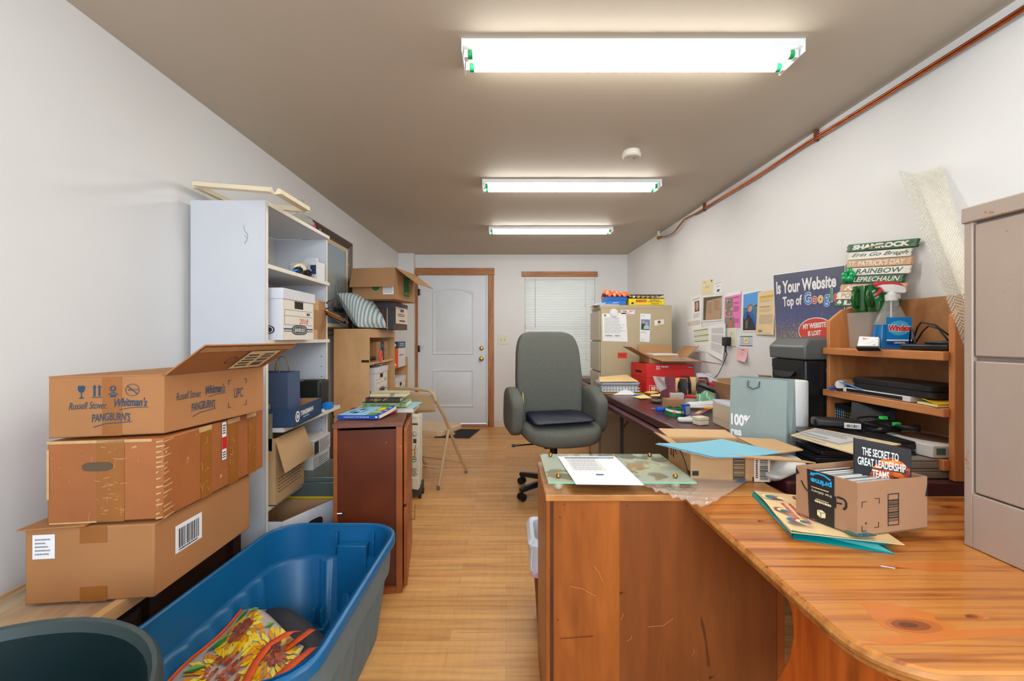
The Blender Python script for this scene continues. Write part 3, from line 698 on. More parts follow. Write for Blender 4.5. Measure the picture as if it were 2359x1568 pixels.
# --- lower shelf (z5): open kraft box with folded flap, small cartons
t = thing('cardboard_box', 'open cardboard box with its front flap hanging down, on the lower shelf', 'box', (-1.1, 2.0, z5s))
q = [Vector((-1.36, 1.90, 0)), Vector((-1.03, 1.90, 0)), Vector((-1.04, 2.19, 0)), Vector((-1.37, 2.19, 0))]
m = M(); carton(m, q, z5s, z5s + .30, mm=0); m.build('carton', KRAFT3, t, world=True)
m = M(); a, b = up(q[1], z5s + .30), up(q[2], z5s + .30); flap(m, a, b, (.05, 0, -.15), -.03); m.build('hanging_flap', KRAFT3, t, world=True)
S = Surf(up(q[1], z5s), up(q[2], z5s), tl=up(q[1], z5s + .30)); m = M(); m.lines(S, .08, .15, .9, .40, 5, .3, m=0, rag=.1); m.build('small_print', mat('print_brown', (110, 82, 60), .7), t, world=True)
t = thing('wooden_stick', 'rough grey wooden stick standing out of the open flap box', 'stick', (-1.0, 1.93, z5s))
m = M(); m.hexa([at(612, 1035, 1.9), at(626, 1040, 1.9), at(630, 1036, 1.93), at(616, 1032, 1.93), at(614, 955, 1.9), at(628, 952, 1.9), at(629, 950, 1.93), at(616, 952, 1.93)]); m.build('stick_shaft', wood('grey_wood', (120, 108, 84), (168, 156, 130), (30, 30, 3), .8), t, world=True)
for k, (z, dz, dy) in enumerate(((0, .10, 0), (.10, .09, .01))):
    lb = ('white ream carton under another at the far end of the lower shelf', 'white ream carton on top of another at the far end of the lower shelf')[k]
    t = thing('paper_ream', lb, 'box', (-1.13, 2.41 + dy, z5s + z)); m = M(); m.box((-.2, -.11, 0), (.085, .11, dz)); m.build('carton', mat('ream_white', (222, 220, 214), .6), t, bevel=.003)
    S = Surf((.085, -.11, 0), (.085, .11, 0), tl=(.085, -.11, dz)); m = M(); m.rect(S, .04, .12, .28, .88, m=0) if k else None; m.lines(S, .35, .12, .95, .88, 6, .5, m=1); m.build('end_print', [INK, GREYINK], t)
# --- bottom: steel box and open box, under shelf
t = thing('metal_cash_box', 'flat grey green steel box behind the dark cabinet under the shelves', 'metal box', (-1.0, 2.35, .48))
GM = mat('steel_box', (112, 124, 118), .35, .5, var=.1)
m = M(); m.box((-1.30, 2.20, .40), (-.86, 2.52, .475)); m.build('box_body', GM, t, world=True, bevel=.004)
m = M(); m.box((-1.305, 2.195, .475), (-.855, 2.525, .505)); m.build('box_lid', GM, t, world=True, bevel=.006)
t = thing('plastic_drawer_box', 'white and yellow carton under the grey steel box', 'box', (-1.0, 2.35, .1)); m = M(); m.box((-1.28, 2.22, .118), (-.875, 2.5, .375)); m.box((-1.29, 2.21, .375), (-.868, 2.51, .398), 1); m.build('carton', [mat('pale_blue_box', (206, 216, 232), .5), YELLOW], t, world=True, bevel=.003)
m = M(); S = Surf((-.868, 2.22, .38), (-.868, 2.5, .38), tl=(-.868, 2.22, .475)); tag(m.build('x', RED), '', '') if 0 else None
m = M(); m.box((-.852, 2.26, .40), (-.835, 2.40, .43)); tag(m.build('red_packet', RED, world=True, loc=(-.84, 2.3, .41)), 'thin red packet beside the grey steel box', 'packet')
t = thing('file_box', 'open white file box with a hand hole, half hidden by the blue tote', 'storage box', (-1.05, 2.02, .1))
q = [Vector((-1.30, 1.90, 0)), Vector((-1.0, 1.90, 0)), Vector((-.88, 2.17, 0)), Vector((-1.18, 2.17, 0))]
m = M(); carton(m, q, .118, .40); m.build('box_body', KRAFT, t, world=True)
S = Surf(up(q[1], .118), up(q[2], .118), tl=up(q[1], .40)); m = M(); m.rect(S, 0, 0, 1, 1, .001); S2 = Surf(up(q[0], .118), up(q[1], .118), tl=up(q[0], .40)); m.rect(S2, 0, 0, 1, 1, .001); m.build('white_facing', BB, t, world=True)
m = M(); oval(m, S, .6, .72, .16, .09, 0, .002); m.build('hand_hole', HOLE, t, world=True)
# ================================================================ dark cabinet on its side, books
DARKW = wood('dark_mahogany', (58, 28, 14), (96, 46, 22), (14, 14, 2.2), .32, fine=.35)
DARKE = scuffed('scuffed_lit_brown_edge', (150, 80, 34), (184, 130, 80), 26, .64, .4, .25)  # scuffed frame wood; its orange tone has warm light put into the colour
DARKT = scuffed('dusty_brown_top', (116, 70, 52), (170, 130, 104), 30, .64, .45, .15)
nl, nr, fr = on(771, 1372, 0), on(927, 1365, 0), None
z = H - 196 * nr.y / K
nl = Vector((at(773, 0, nr.y).x, nr.y - .005, 0))
ZC_ = z
frx = at(942, 0, nr.y + .5).x
v = Vector((frx, nr.y + .5, 0)) - nr; v.normalize(); wv = Vector((v.y, -v.x, 0)) # right
rot = math.atan2(-v.x, v.y)
t = thing('wooden_cabinet', 'narrow dark reddish brown wooden cabinet standing beyond the blue tote, books on top', 'cabinet', nr, rot)
Wc, Dc, Hc = .315, .48, ZC_
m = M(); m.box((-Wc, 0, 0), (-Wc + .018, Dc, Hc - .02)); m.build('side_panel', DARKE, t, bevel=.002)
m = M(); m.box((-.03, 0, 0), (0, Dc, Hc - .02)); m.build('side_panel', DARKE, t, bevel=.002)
m = M(); m.box((-Wc + .018, .018, .03), (-.03, .026, Hc - .035)); m.build('recessed_panel', scuffed('scratched_mahogany', (98, 44, 20), (176, 128, 100), 45, .70, .32, .2, stretch=(1, 1, .6)), t)
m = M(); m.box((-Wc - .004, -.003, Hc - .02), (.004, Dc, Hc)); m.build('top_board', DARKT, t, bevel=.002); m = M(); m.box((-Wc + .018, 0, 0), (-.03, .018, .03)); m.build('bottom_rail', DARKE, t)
m = M(); m.box((-Wc + .018, Dc - .02, 0), (-.03, Dc, Hc - .02)); m.build('far_panel', DARKW, t)
for (za, zb) in ((.02, .40), (.415, Hc - .03)):
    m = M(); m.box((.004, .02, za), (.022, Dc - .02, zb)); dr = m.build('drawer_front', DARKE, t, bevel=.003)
    zz = (za + zb) / 2 + (.02 if za > .3 else .09)
    m = M(); m.tube([(.022, .16, zz + .02), (.05, .16, zz + .02), (.05, .16, zz - .02), (.022, .16, zz - .02)], .004, 6); m.tube([(.05, .16, zz + .018), (.05, .26, zz + .018)], .003, 6); m.build('bail_pull', BRASS, dr)
m = M(); m.cyl((-Wc + .018, -.002, .40), (-Wc + .04, -.002, .40), .004, 8); m.cyl((-Wc + .04, -.004, .40), (-Wc + .04, .0, .40), .008, 8); m.build('bolt', CHROME, t)
# books on the cabinet
def book(name, label, loc, rotz, L, W, T, cover, spine=None, group=None, curl=0):
    t = thing(name, label, 'book', loc, rotz, group)
    m = M(); m.box((.003, .004, .0025), (L - .003, W - .003, T - .0025)); m.build('page_block', mat('book_pages', (232, 222, 196), .8), t)
    m = M(); m.box((0, 0, 0), (L, W, .0025)); m.box((0, 0, T - .0025), (L, W, T)); m.box((0, 0, 0), (L, .003, T)); m.build('cover', cover, t)
    return t
bz = Hc; B0 = on(768, 961, bz + .01)
Bk = lambda px, py, z: on(px, py, z)
# far/lower picture book under
p = Bk(850, 958, bz)
t = book('picture_book', 'large white picture book under the green book', (-.80, 2.28, bz + .0), .05, .30, .20, .028, mat('book_cream', (232, 222, 204), .6))
S = Surf((0, 0, .028), (.30, 0, .028), tl=(0, .20, .028)); m = M(); m.lines(S, .75, .1, .97, .9, 5, .3, m=0); m.rect(S, 0, 0, .1, .3, m=1); m.build('cover_print', [GREYINK, mat('peach', (240, 200, 170), .6)], t)
m = M(); m.box((0, 0, 0), (.28, .19, .003)); tag(m.build('blue_folder', mat('pale_teal', (150, 204, 214), .6), loc=(-.77, 2.285, bz + .0285), rotz=-.02), 'pale blue sheet between the white picture book and the green book', 'folder')
t = book('green_book', 'green cloth bound book with worn spine title, in the book pile', (-.765, 2.26, bz + .032), .0, .232, .15, .028, scuffed('green_cloth', (124, 152, 104), (150, 172, 130), 40, .6, .8))
S = Surf((0, -.0002, 0), (.232, -.0002, 0), tl=(0, -.0002, .028)); m = M(); m.text(S, 'JACK-O-JILL BOOKS', .18, .3, .62, .62, .001, 0, bold=.02); m.lines(S, .05, .25, .12, .75, 3, m=0); m.lines(S, .86, .25, .93, .8, 3, m=0); m.build('spine_title', INK, t)
book('old_book', 'small old dark leather book with a torn spine, on the green book', (-.75, 2.268, bz + .0605), .0, .185, .12, .022, scuffed('old_leather', (62, 48, 44), (156, 112, 76), 30, .55, .7))
t = book('antique_book', 'pale antique picture cover book on top of the book pile', (-.735, 2.30, bz + .083), .03, .19, .13, .020, scuffed('aged_cream', (206, 194, 156), (120, 124, 106), 14, .6, .7))
# curved blue paperback in front
SKYB = mat('cover_sky', (150, 202, 236), .35); CBL = mat('cover_blue', (24, 76, 178), .35)
t = thing('paperback_book', 'blue paperback with a park bench cover lying at the cabinet edge', 'book', (-.83, 2.06, bz), .0)
a, b = at(775, 951, 2.075), at(882, 953, 2.06)
o = Vector((a.x, 2.085, bz + .006)); Lx = .205; 
def bs(u, v, zz=0.0): return o + Vector((Lx * u + .042 * v + .01 * math.sin(v * 2), .125 * v, zz + .028 * v * v * (0.5 + .5 * u) + .006 * math.sin(PI * v)))
def strip(u0, u1, z_, mt, mm, n=8): mm.grid(lambda i, j: bs(u0 + (u1 - u0) * i, j, z_), 4, n, mt)
m = M(); m.grid(lambda i, j: bs(i, j, .017), 6, 8, thick=.0165); m.build('page_block', mat('book_pages', (232, 222, 196), .8), t, world=True)
m = M(); strip(0, .66, .0185, 0, m); strip(.66, .88, .0185, 1, m); strip(.88, 1, .0185, 2, m)
class BS:
    def __call__(s, u, v, h=0): return bs(u, v, .0185 + h)
bsS = BS()
m.text(bsS, 'Loving', .40, .25, .47, .8, .0008, 3) if 0 else None
m.lines(bsS, .12, .12, .18, .8, 1, .5, .0008, 3); m.lines(bsS, .22, .1, .36, .9, 2, .4, .0008, 3); m.lines(bsS, .42, .1, .46, .9, 1, .4, .0008, 3); m.disc(bsS, .77, .66, .085, .18, .0012, 4); m.lines(bsS, .68, .28, .86, .46, 2, .6, .0008, 5); m.lines(bsS, .90, .1, .98, .9, 3, .25, .0008, 5)
m.build('front_cover', [SKYB, mat('cover_green', (104, 148, 48), .4), CBL, NAVY, YELLOW, PAPER], t, world=True)
m = M(); sp = Surf(bs(0, 0, 0) - Vector((0, .001, 0)), bs(1, 0, 0) - Vector((0, .001, 0)), tl=bs(0, 0, .019) - Vector((0, .001, 0))); m.rect(sp, 0, 0, 1, 1, 0, 0); m.text(sp, 'Loving Someone Who Has Dementia', .16, .3, .76, .72, .0008, 1, bold=.01); m.rect(sp, .91, .3, .96, .7, .0008, 1); m.build('spine', [CBL, PAPER], t, world=True)
t = thing('red_scissors', 'red handled scissors lying behind the blue paperback', 'scissors', on(895, 950, bz + .01)); m = M()
for px, py in ((893, 951), (904, 947)):
    c0 = on(px, py, bz + .008); m.tube([c0 + Vector((.022 * math.cos(a), .03 * math.sin(a), 0)) for a in [2 * PI * k / 12 for k in range(13)]], .005, 6)
m.build('finger_loops', mat('red_plastic', (214, 30, 50), .3), t, world=True, smooth=True)
c0 = on(888, 952, bz + .006); m = M(); m.box((c0.x - .09, c0.y + .0, bz + .002), (c0.x, c0.y + .012, bz + .006)); m.build('blades', CHROME, t, world=True)
# ================================================================ plywood shelf unit and what it carries
PLY = wood('birch_plywood', (196, 150, 98), (222, 180, 128), (4, 4, 1.6), .5, fine=.08)
ZP = H + 19 * 3.36 / K
pu = thing('plywood_shelves', 'birch plywood shelf unit with a solid side, beside the painting', 'shelving unit', (-1.2, 3.7, 0))
px_b, px_f, pyn, pyf = -1.362, -1.083, 3.36, 4.12
m = M(); m.box((px_b, pyn, 0), (px_f, pyn + .018, ZP)); m.build('side_panel', PLY, pu, world=True)
m = M(); m.box((px_b, pyf, 0), (px_f, pyf + .018, ZP)); m.build('side_panel', PLY, pu, world=True)
PLYH = wood('plywood_board', (196, 150, 98), (224, 184, 132), (3, 1.2, 20), .5, fine=.08)
m = M(); m.box((px_b, pyn + .018, ZP - .018), (px_f, pyf, ZP)); m.box((px_f - .018, pyn + .018, ZP - .07), (px_f, pyf, ZP - .018)); m.build('top_board', PLYH, pu, world=True)
m = M(); m.box((px_b, pyn + .018, 0), (px_b + .008, pyf, ZP - .02)); m.build('back_panel', PLY, pu, world=True)
zq = H - 60 * 3.36 / K
for z in (zq, .60, .30, .06): m = M(); m.box((px_b + .01, pyn + .018, z - .02), (px_f - .01, pyf, z)); m.build('shelf', PLYH, pu, world=True)
m = M(); p = at(836, 829, pyn); m.box((px_f - .02 - .04, pyn - .0005, p.z - .02), (px_f - .0, pyn + .0, p.z + .0)); m.build('cut_notch', HOLE, pu, world=True)
# second unit beyond
pv = thing('plywood_shelves', 'lower plywood shelf unit beyond the first one, by the corner post', 'shelving unit', (-1.3, 4.5, 0))
sx = -1.12
m = M(); m.box((-1.40, 4.16, 0), (sx, 4.178, 1.14)); m.build('side_panel', PLY, pv, world=True); m = M(); m.box((-1.40, 4.83, 0), (sx, 4.848, 1.0)); m.build('side_panel', PLY, pv, world=True)
zv = .925
for z in (zv, .56, .25): m = M(); m.box((-1.40, 4.178, z - .02), (sx, 4.83, z)); m.build('shelf', PLYH, pv, world=True)
# amazon box + saw + file boxes on plywood shelf
t = thing('cardboard_box', 'brown shipping box with black printed tape inside the plywood unit', 'box', (-1.2, 3.75, zq))
q = [Vector((-1.34, 3.70, 0)), Vector((-1.115, 3.66, 0)), Vector((-1.085, 3.90, 0)), Vector((-1.31, 3.94, 0))]
m = M(); carton(m, q, zq, zq + .165, lid=True); m.build('carton', KRAFT, t, world=True)
S = Surf(up(q[1], zq), up(q[2], zq), tl=up(q[1], zq + .165)); m = M(); m.rect(S, .35, 0, .65, 1, .0008, 0); m.text(S, 'prime', .40, .6, .60, .9, .0014, 1); m.stroke(S, [(.2, .42), (.5, .5), (.8, .58)], .03, .0016, 0); m.build('printed_tape', [BLACK, mat('cyan_ink', (40, 160, 214), .6)], t, world=True)
t = thing('hand_saw_tool', 'black tool with an orange loop handle on the plywood shelf', 'tool', at(868, 826, 3.5))
m = M(); m.tube([at(836, 828, 3.42), at(862, 825, 3.55)], .016, 8); m.build('tool_shaft', BLACK, t, world=True, smooth='auto')
c0 = Vector((-1.06, 3.58, zq + .045)); m = M(); m.tube([c0 + Vector((.004, .028 * math.cos(a), .042 * math.sin(a))) for a in [2 * PI * k / 14 for k in range(15)]], .010, 8); m.build('loop_handle', mat('salmon_plastic', (232, 100, 74), .4), t, world=True, smooth=True)
bankers('white lidded file box on the lower plywood shelf, nearer of the two', (-1.085 - .19, 3.74, H - 68.5 * 3.6 / K - .262 - 0.0), 0, L=.36, W=.36, Hh=.262, group=None, big=False)
m = M(); m.box((px_b + .01, pyn + .02, H - 68.5 * 3.6 / K - .262 - .02), (px_f - .01, pyf - .02, H - 68.5 * 3.6 / K - .262 - .001)); m.build('shelf', PLYH, pu, world=True)
bankers('white lidded file box on the farther plywood unit, beside the nearer one', (-1.085 - .17, 4.42, .56), 0, L=.32, W=.38, Hh=.262, big=False)
m = M(); S = None; g = thing('paper_pile', 'loose crumpled papers on the nearer white lidded file box', 'papers', (-1.2, 3.74, H - 68.5 * 3.6 / K)); m.grid(lambda u, v: (-.1 + .2 * u, -.13 + .26 * v, .004 + .012 * abs(math.sin(u * 7 + v * 5))), 8, 8, thick=.002); m.build('paper_sheet', mat('pinkish_paper', (214, 196, 180), .8), g)
# orange white box
t = thing('drill_box', 'tall orange and white carton with a navy top band, on the far plywood unit', 'box', (-1.15, 4.28, zv))
m = M(); m.box((-1.30, 4.20, zv), (-1.065, 4.49, zv + .255)); m.build('carton', WHITE, t, world=True, bevel=.002)
m = M(); S = Surf((-1.30, 4.20, zv), (-1.065, 4.20, zv), tl=(-1.30, 4.20, zv + .255)); S2 = Surf((-1.065, 4.20, zv), (-1.065, 4.49, zv), tl=(-1.065, 4.20, zv + .255))
m.rect(S, 0, 0, 1, .74, .001, 0); m.rect(S, 0, .74, 1, 1, .001, 1); m.rect(S2, 0, .74, 1, 1, .001, 2); m.disc(S, .8, .1, .12, .08, .002, 3); m.disc(S, .8, .86, .12, .08, .002, 3)
m.lines(S2, .2, .80, .8, .95, 2, .4, .002, 3); m.lines(S2, .1, .44, .9, .50, 1, .6, .002, 4); m.build('carton_print', [ORANGE, NAVY, mat('slate_print', (76, 88, 118), .6), PAPER, RED], t, world=True)
# woodgrain file box on top
t = thing('file_box', 'dark woodgrain print file box with a pale label end, on the plywood unit', 'storage box', (-1.2, 3.9, ZP))
WG = wood('printed_woodgrain', (58, 40, 34), (116, 86, 74), (60, 60, 4), .7)
q = [Vector((-1.33, 3.70, 0)), Vector((-.965, 3.66, 0)), Vector((-.945, 4.06, 0)), Vector((-1.31, 4.10, 0))]
zt = H + 83 * 3.62 / K
m = M(); carton(m, q, ZP, zt - .045, lid=True); m.build('box_body', WG, t, world=True)
cc = sum(q, Vector()) / 4; ql = [p + (p - cc).normalized() * .006 for p in q]
m = M(); carton(m, ql, zt - .055, zt - .004, lid=True); m.build('lid', mat('slate_lid', (74, 76, 84), .6), t, world=True, bevel=.002)
S = Surf(up(q[0], ZP), up(q[1], ZP), tl=up(q[0], zt)); S2 = Surf(up(q[1], ZP), up(q[2], ZP), tl=up(q[1], zt)); m = M(); m.rect(S, .84, 0, 1, .78, .001, 0); m.rect(S, .83, 0, .845, .78, .0014, 1); m.rect(S2, .05, .22, .95, .82, .008, 1); m.rect(S2, .4, .66, .65, .76, .009, 0); m.lines(S2, .2, .48, .85, .6, 2, .5, .009, 0); m.lines(S2, .3, .28, .8, .38, 1, .6, .009, 0); m.build('label_end', [DARKGREY, mat('rose_label', (226, 206, 190), .6)], t, world=True)
# big open carton on top of it
t = thing('cardboard_box', 'large open carton with splayed flaps on top of the woodgrain file box', 'box', (-1.1, 3.85, zt))
nl_, nr_, fr_ = at(812, 693, 3.50), at(910, 692, 3.45), at(956, 691, 3.88)
q = quadbase(up(nl_, 0), up(nr_, 0), up(fr_, 0)); ztt = H + 160 * 3.45 / K
m = M(); carton(m, q, zt, ztt); m.build('carton', KRAFT, t, world=True)
m = M(); flap(m, up(q[1], ztt), up(q[0], ztt), (.0, -.05, -.16), -.02); m.build('front_flap', KRAFT, t, world=True)
m = M(); flap(m, up(q[2], ztt), up(q[1], ztt), (.17, .0, -.13), 0.05); m.build('side_flap', KRAFT, t, world=True)
S = Surf(up(q[0], zt), up(q[1], zt), tl=up(q[0], ztt)); S2 = Surf(up(q[1], zt), up(q[2], zt), tl=up(q[1], ztt)); m = M()
m.rect(S, .72, .16, .97, .5, .001, 0); m.lines(S, .74, .2, .95, .45, 4, .4, .0016, 2); m.disc(S, .55, .38, .09, .1, .001, 1); m.rect(S2, .4, .16, .68, .8, .001, 1); m.rect(S2, .45, .24, .62, .3, .0016, 3); m.disc(S2, .62, .27, .05, .04, .0016, 3); m.lines(S2, .42, .1, .68, .13, 1, .6, .001, 1)
m.build('shipping_label', [PAPER, mat('print_green', (28, 112, 60), .7), GREYINK, KRAFT], t, world=True)
# pillow
t = thing('striped_pillow', 'pale blue and cream striped pillow propped on the plywood unit', 'pillow', (-1.2, 3.5, ZP))
mm_, nt, bq = _new('pillow_stripes'); vv = coords(nt, 1.0); wv_ = nt.nodes.new('ShaderNodeTexWave'); wv_.inputs['Scale'].default_value = 14; wv_.inputs['Distortion'].default_value = .5; nt.links.new(vv, wv_.inputs[0]); nt.links.new(ramp(nt, wv_.outputs['Color'], [(.2, rgb(128, 166, 190)), (.45, rgb(176, 200, 208)), (.75, rgb(226, 222, 202))]), bq.inputs['Base Color']); bq.inputs['Roughness'].default_value = .85
def pil(u, v):
    x, y = 2 * u - 1, 2 * v - 1; e = (1 - abs(x) ** 2.6) ** .5 * (1 - abs(y) ** 2.6) ** .5 if abs(x) < 1 and abs(y) < 1 else 0
    k = 1 - .10 * (x * x) * (1 - y * y) - .0; return x * .165 * (1 - .08 * (1 - abs(y)) * abs(x) ** 3), y * .165, e * .085
m = M(); m.grid(lambda u, v: (lambda a: (a[0], a[1], a[2]))(pil(u, v)), 20, 20); m.grid(lambda u, v: (lambda a: (-a[0], a[1], -a[2]))(pil(u, v)), 20, 20)
pa = Vector((.42, .9, 0)).normalized(); pb = Vector((-.55, .10, .83)).normalized(); pn_ = pa.cross(pb)
m.v = [Vector((-1.185, 3.52, ZP + .150)) + pa * v.x + pb * v.y + pn_ * v.z for v in m.v]; m.build('pillow_cover', mm_, t, world=True, smooth=True)
m = M(); m.box((-1.39, 3.05, ZP - .02), (-1.36, 3.36, ZP + .0)) 
# painting
t = thing('framed_painting', 'large gilt and brown framed painting of a sailing ship leaning on the left wall', 'painting', (-1.42, 3.4, 1.3))
fx = lambda y: xl(y) + .006
y0, y1_, z0_, z1_ = 2.95, 3.83, 1.24, 2.065
FR = scuffed('dark_gilt_frame', (84, 66, 52), (140, 116, 84), 30, .6, .35, .3); LIN = mat('linen_liner', (222, 204, 168), .7)
def frameloops(dx, ins): return [Vector((fx(y0 + ins) + dx, y0 + ins, z0_ + ins)), Vector((fx(y1_ - ins) + dx, y1_ - ins, z0_ + ins)), Vector((fx(y1_ - ins) + dx, y1_ - ins, z1_ - ins)), Vector((fx(y0 + ins) + dx, y0 + ins, z1_ - ins))]
m = M(); m.loft([frameloops(dx, i) for dx, i in ((0, 0), (.045, .004), (.05, .02), (.03, .035), (.034, .05), (.02, .062))], cap=(False, False)); m.build('gilt_frame', FR, t, world=True)
m = M(); m.loft([frameloops(dx, i) for dx, i in ((.02, .062), (.024, .066), (.016, .095))], cap=(False, False)); m.build('linen_liner', LIN, t, world=True)
SKYP, nt, bq = _new('painted_seascape'); f = noise(nt, coords(nt, (2, 2, 3)), 2.5, 4); sp = nt.nodes.new('ShaderNodeSeparateXYZ'); tc = nt.nodes.new('ShaderNodeTexCoord'); nt.links.new(tc.outputs['Object'], sp.inputs[0])
ad = nt.nodes.new('ShaderNodeMath'); ad.operation = 'MULTIPLY_ADD'; nt.links.new(f, ad.inputs[0]); ad.inputs[1].default_value = .35; nt.links.new(sp.outputs[2], ad.inputs[2])
nt.links.new(ramp(nt, ad.outputs[0], [(.25, rgb(100, 124, 142)), (.40, rgb(146, 164, 172)), (.55, rgb(182, 192, 186)), (.8, rgb(158, 182, 202))]), bq.inputs['Base Color']); bq.inputs['Roughness'].default_value = .4
q = frameloops(.014, .09); m = M(); m.add(q, [(0, 1, 2, 3)]); m.build('canvas', SKYP, t, world=True)
S = Surf(q[0], q[1], q[2], q[3]); m = M()
m.poly(S, [(.62, .16), (.90, .16), (.94, .21), (.58, .21)], .001, 0)
for u, hh in ((.66, .52), (.76, .58), (.86, .50)): m.rect(S, u, .2, u + .006, hh, .001, 0)
for u, v in ((.66, .3), (.76, .34), (.86, .3)): m.poly(S, [(u - .035, v - .06), (u + .04, v - .07), (u + .03, v + .03), (u - .03, v + .02)], .0015, 1)
m.build('painted_ship', [mat('ship_dark', (66, 58, 50), .6), mat('ship_sail', (196, 184, 164), .6)], t, world=True)
# ================================================================ oil radiator
t = thing('oil_heater', 'cream oil filled radiator on the floor behind the dark cabinet', 'heater', (-.66, 3.24, 0))
HC = mat('heater_cream', (222, 220, 200), .35)
xh0, xh1, yh = at(930, 0, 3.2).x, at(966.5, 0, 3.2).x, 3.2
xc = (xh0 + xh1) / 2; hw = (xh1 - xh0) / 2
m = M(); pl = [(x, 0, z) for x, z in ((-hw, .10), (hw, .08), (hw, .60), (hw - .015, .635), (-hw + .02, .645), (-hw, .62))]
m.prism([(xc + x, yh, z) for x, y, z in pl], (0, .07, 0)); m.build('control_housing', HC, t, world=True, bevel=.012, seg=3)
for k in range(4): m = M(); m.box((xc - hw + .012, yh + .078 + k * .026, .09), (xc + hw - .012, yh + .090 + k * .026, .62)); m.build('fin', HC, t, world=True, bevel=.006)
S = Surf((xc - hw, yh, 0), (xc + hw, yh, 0), tl=(xc - hw, yh, .65))
m = M(); m.prism([S(u, v, .0) for u, v in ((.40, .58), (.92, .60), (.97, .66), (.97, .90), (.88, .93), (.42, .91), (.38, .88), (.38, .62))], (0, -.008, 0)); m.build('control_panel', mat('heater_panel', (232, 230, 214), .3), t, world=True, bevel=.003)
m = M(); c0 = S(.72, .77, .009); m.lathe([(.016, 0), (.016, -.008), (.010, -.012), (0, -.012)], c0, 18, axis='y'); m.build('thermostat_knob', HC, t, world=True, smooth='auto')
m = M(); m.rect(S, .55, .87, .9, .89, .0095, 0); m.rect(S, .62, .66, .82, .71, .0095, 0); m.disc(S, .72, .77, .12, .03, .0225, 0, inner=.85); m.lines(S, .15, .27, .92, .37, 6, .5, .001, 0); m.poly(S, [(.15, .29), (.35, .29), (.25, .36)], .0016, 1); m.disc(S, .65, .47, .26, .06, .001, 2, inner=.7); m.disc(S, .65, .47, .16, .037, .001, 3, inner=.8); m.lines(S, .52, .46, .78, .48, 1, .7, .001, 3); m.build('printed_marks', [DARKGREY, GREYINK, WHITE, GREEN], t, world=True)
m = M(); m.prism([S(u, v, .001) for u, v in ((.10, .14), (.96, .12), (.96, .26), (.6, .27), (.3, .24), (.12, .18))], (0, -.010, 0)); m.build('cord_cover', HC, t, world=True, bevel=.004)
for x in (-.06, .06):
    for y in (.04, .14): m = M(); m.cyl((xc + x * 1.1, yh + y, .022), (xc + x * .8, yh + y, .022), .022, 12); m.build('caster', BLACK, t, world=True, smooth='auto')
m = M(); m.box((xc - .06, yh + .02, .03), (xc + .06, yh + .17, .10)); m.build('base_plate', DARKGREY, t, world=True)
# ================================================================ dresser base and three big boxes
zb = .512
t = thing('wooden_dresser', 'dark wooden dresser with an unfinished plywood top, under the box stack', 'dresser', (-1.2, 1.3, 0))
DKW = wood('near_black_walnut', (34, 20, 14), (70, 42, 26), (10, 2.5, 10), .35)
dy0, dy1 = .98, 1.70
m = M(); m.box((-1.395, dy0, .02), (-1.06, dy1, zb - .012)); m.build('carcass', DKW, t, world=True)
m = M(); m.box((-1.393, dy0 + .002, zb - .012), (-1.05, dy1, zb - .008)); m.build('plywood_top', wood('raw_plywood', (176, 128, 98), (204, 178, 142), (4, 1.2, 4), .7, contrast=(.4, .6)), t, world=True)
m = M(); m.box((-1.399, dy0, zb - .02), (-1.390, dy1, zb + .0)); m.build('rim_strip', PLYH, t, world=True)
m = M(); m.box((-1.06, dy0, zb - .035), (-1.035, dy1 - .42, zb + .0)); m.build('rim_strip', PLYH, t, world=True)
for (a, b) in ((dy0 + .02, 1.22),):
    m = M(); S = Surf((-1.06, a, .1), (-1.06, b, .1), tl=(-1.06, a, zb - .06)); L = [[S(i, j, h) for i, j in ((k, k), (1 - k, k), (1 - k, 1 - k), (k, 1 - k))] for k, h in ((0, 0), (0, .012), (.06, .014), (.1, .004), (.9 * .13, .004))]; m.loft(L, cap=(False, True)); m.build('raised_panel', DKW, t, world=True)
for y_ in (1.24, 1.62): m = M(); m.box((-1.06, y_, .02), (-1.04, y_ + .045, zb - .02)); m.build('post', DKW, t, world=True)
m = M(); p = at(150, 0, 1.0)
# box 3 (bottom)
def bigbox(label, nlp, nrp, frp, z0, zt_, mt, name='cardboard_box', openlid=False):
    nl, nr, fr = on(*nlp, z0), on(*nrp, z0), on(*frp, z0); q = quadbase(up(nl, 0), up(nr, 0), up(fr, 0))
    t = thing(name, label, 'box', up((q[0] + q[2]) / 2, z0))
    m = M()
    if not openlid: m.hexa([up(p, z0) for p in q] + [up(p, zt_) for p in q])
    else: carton(m, q, z0, zt_)
    m.build('carton', mt, t, world=True, bevel=.004)
    SF = Surf(up(q[0], z0), up(q[1], z0), tl=up(q[0], zt_)); SR = Surf(up(q[1], z0), up(q[2], z0), tl=up(q[1], zt_)); ST = Surf(up(q[0], zt_), up(q[1], zt_), tl=up(q[3], zt_))
    return t, q, SF, SR, ST
t, q3, SF, SR, ST = bigbox('plain cardboard box with a barcode sticker, bottom of the stack', (57, 1394), (355, 1376), (575, 1215), .512, .714, KRAFT2)
m = M(); m.rect(SF, .06, .60, .23, .92, .001, 0); m.lines(SF, .08, .64, .21, .88, 5, .4, .0016, 1, .4); m.build('address_label', [PAPER, GREYINK], t, world=True); m = M(); m.rect(SR, .17, .40, .42, .80, .001, 0); m.bars(SR, .20, .46, .39, .74, 22, .0016, 2); m.lines(SR, .2, .42, .38, .45, 1, .7, .0016, 2, .0); m.build('barcode_label', [PAPER, GREYINK, INK], t, world=True)
for v0_, v1_ in ((0, .2), (.78, 1)): m = M(); m.rect(SF, .42, v0_, .63, v1_, .001); m.build('tape_strip', TAPE, t, world=True)
m = M(); flap(m, SF(0, 1), SR(0, 1), (0.0, 0, 0)) if 0 else None
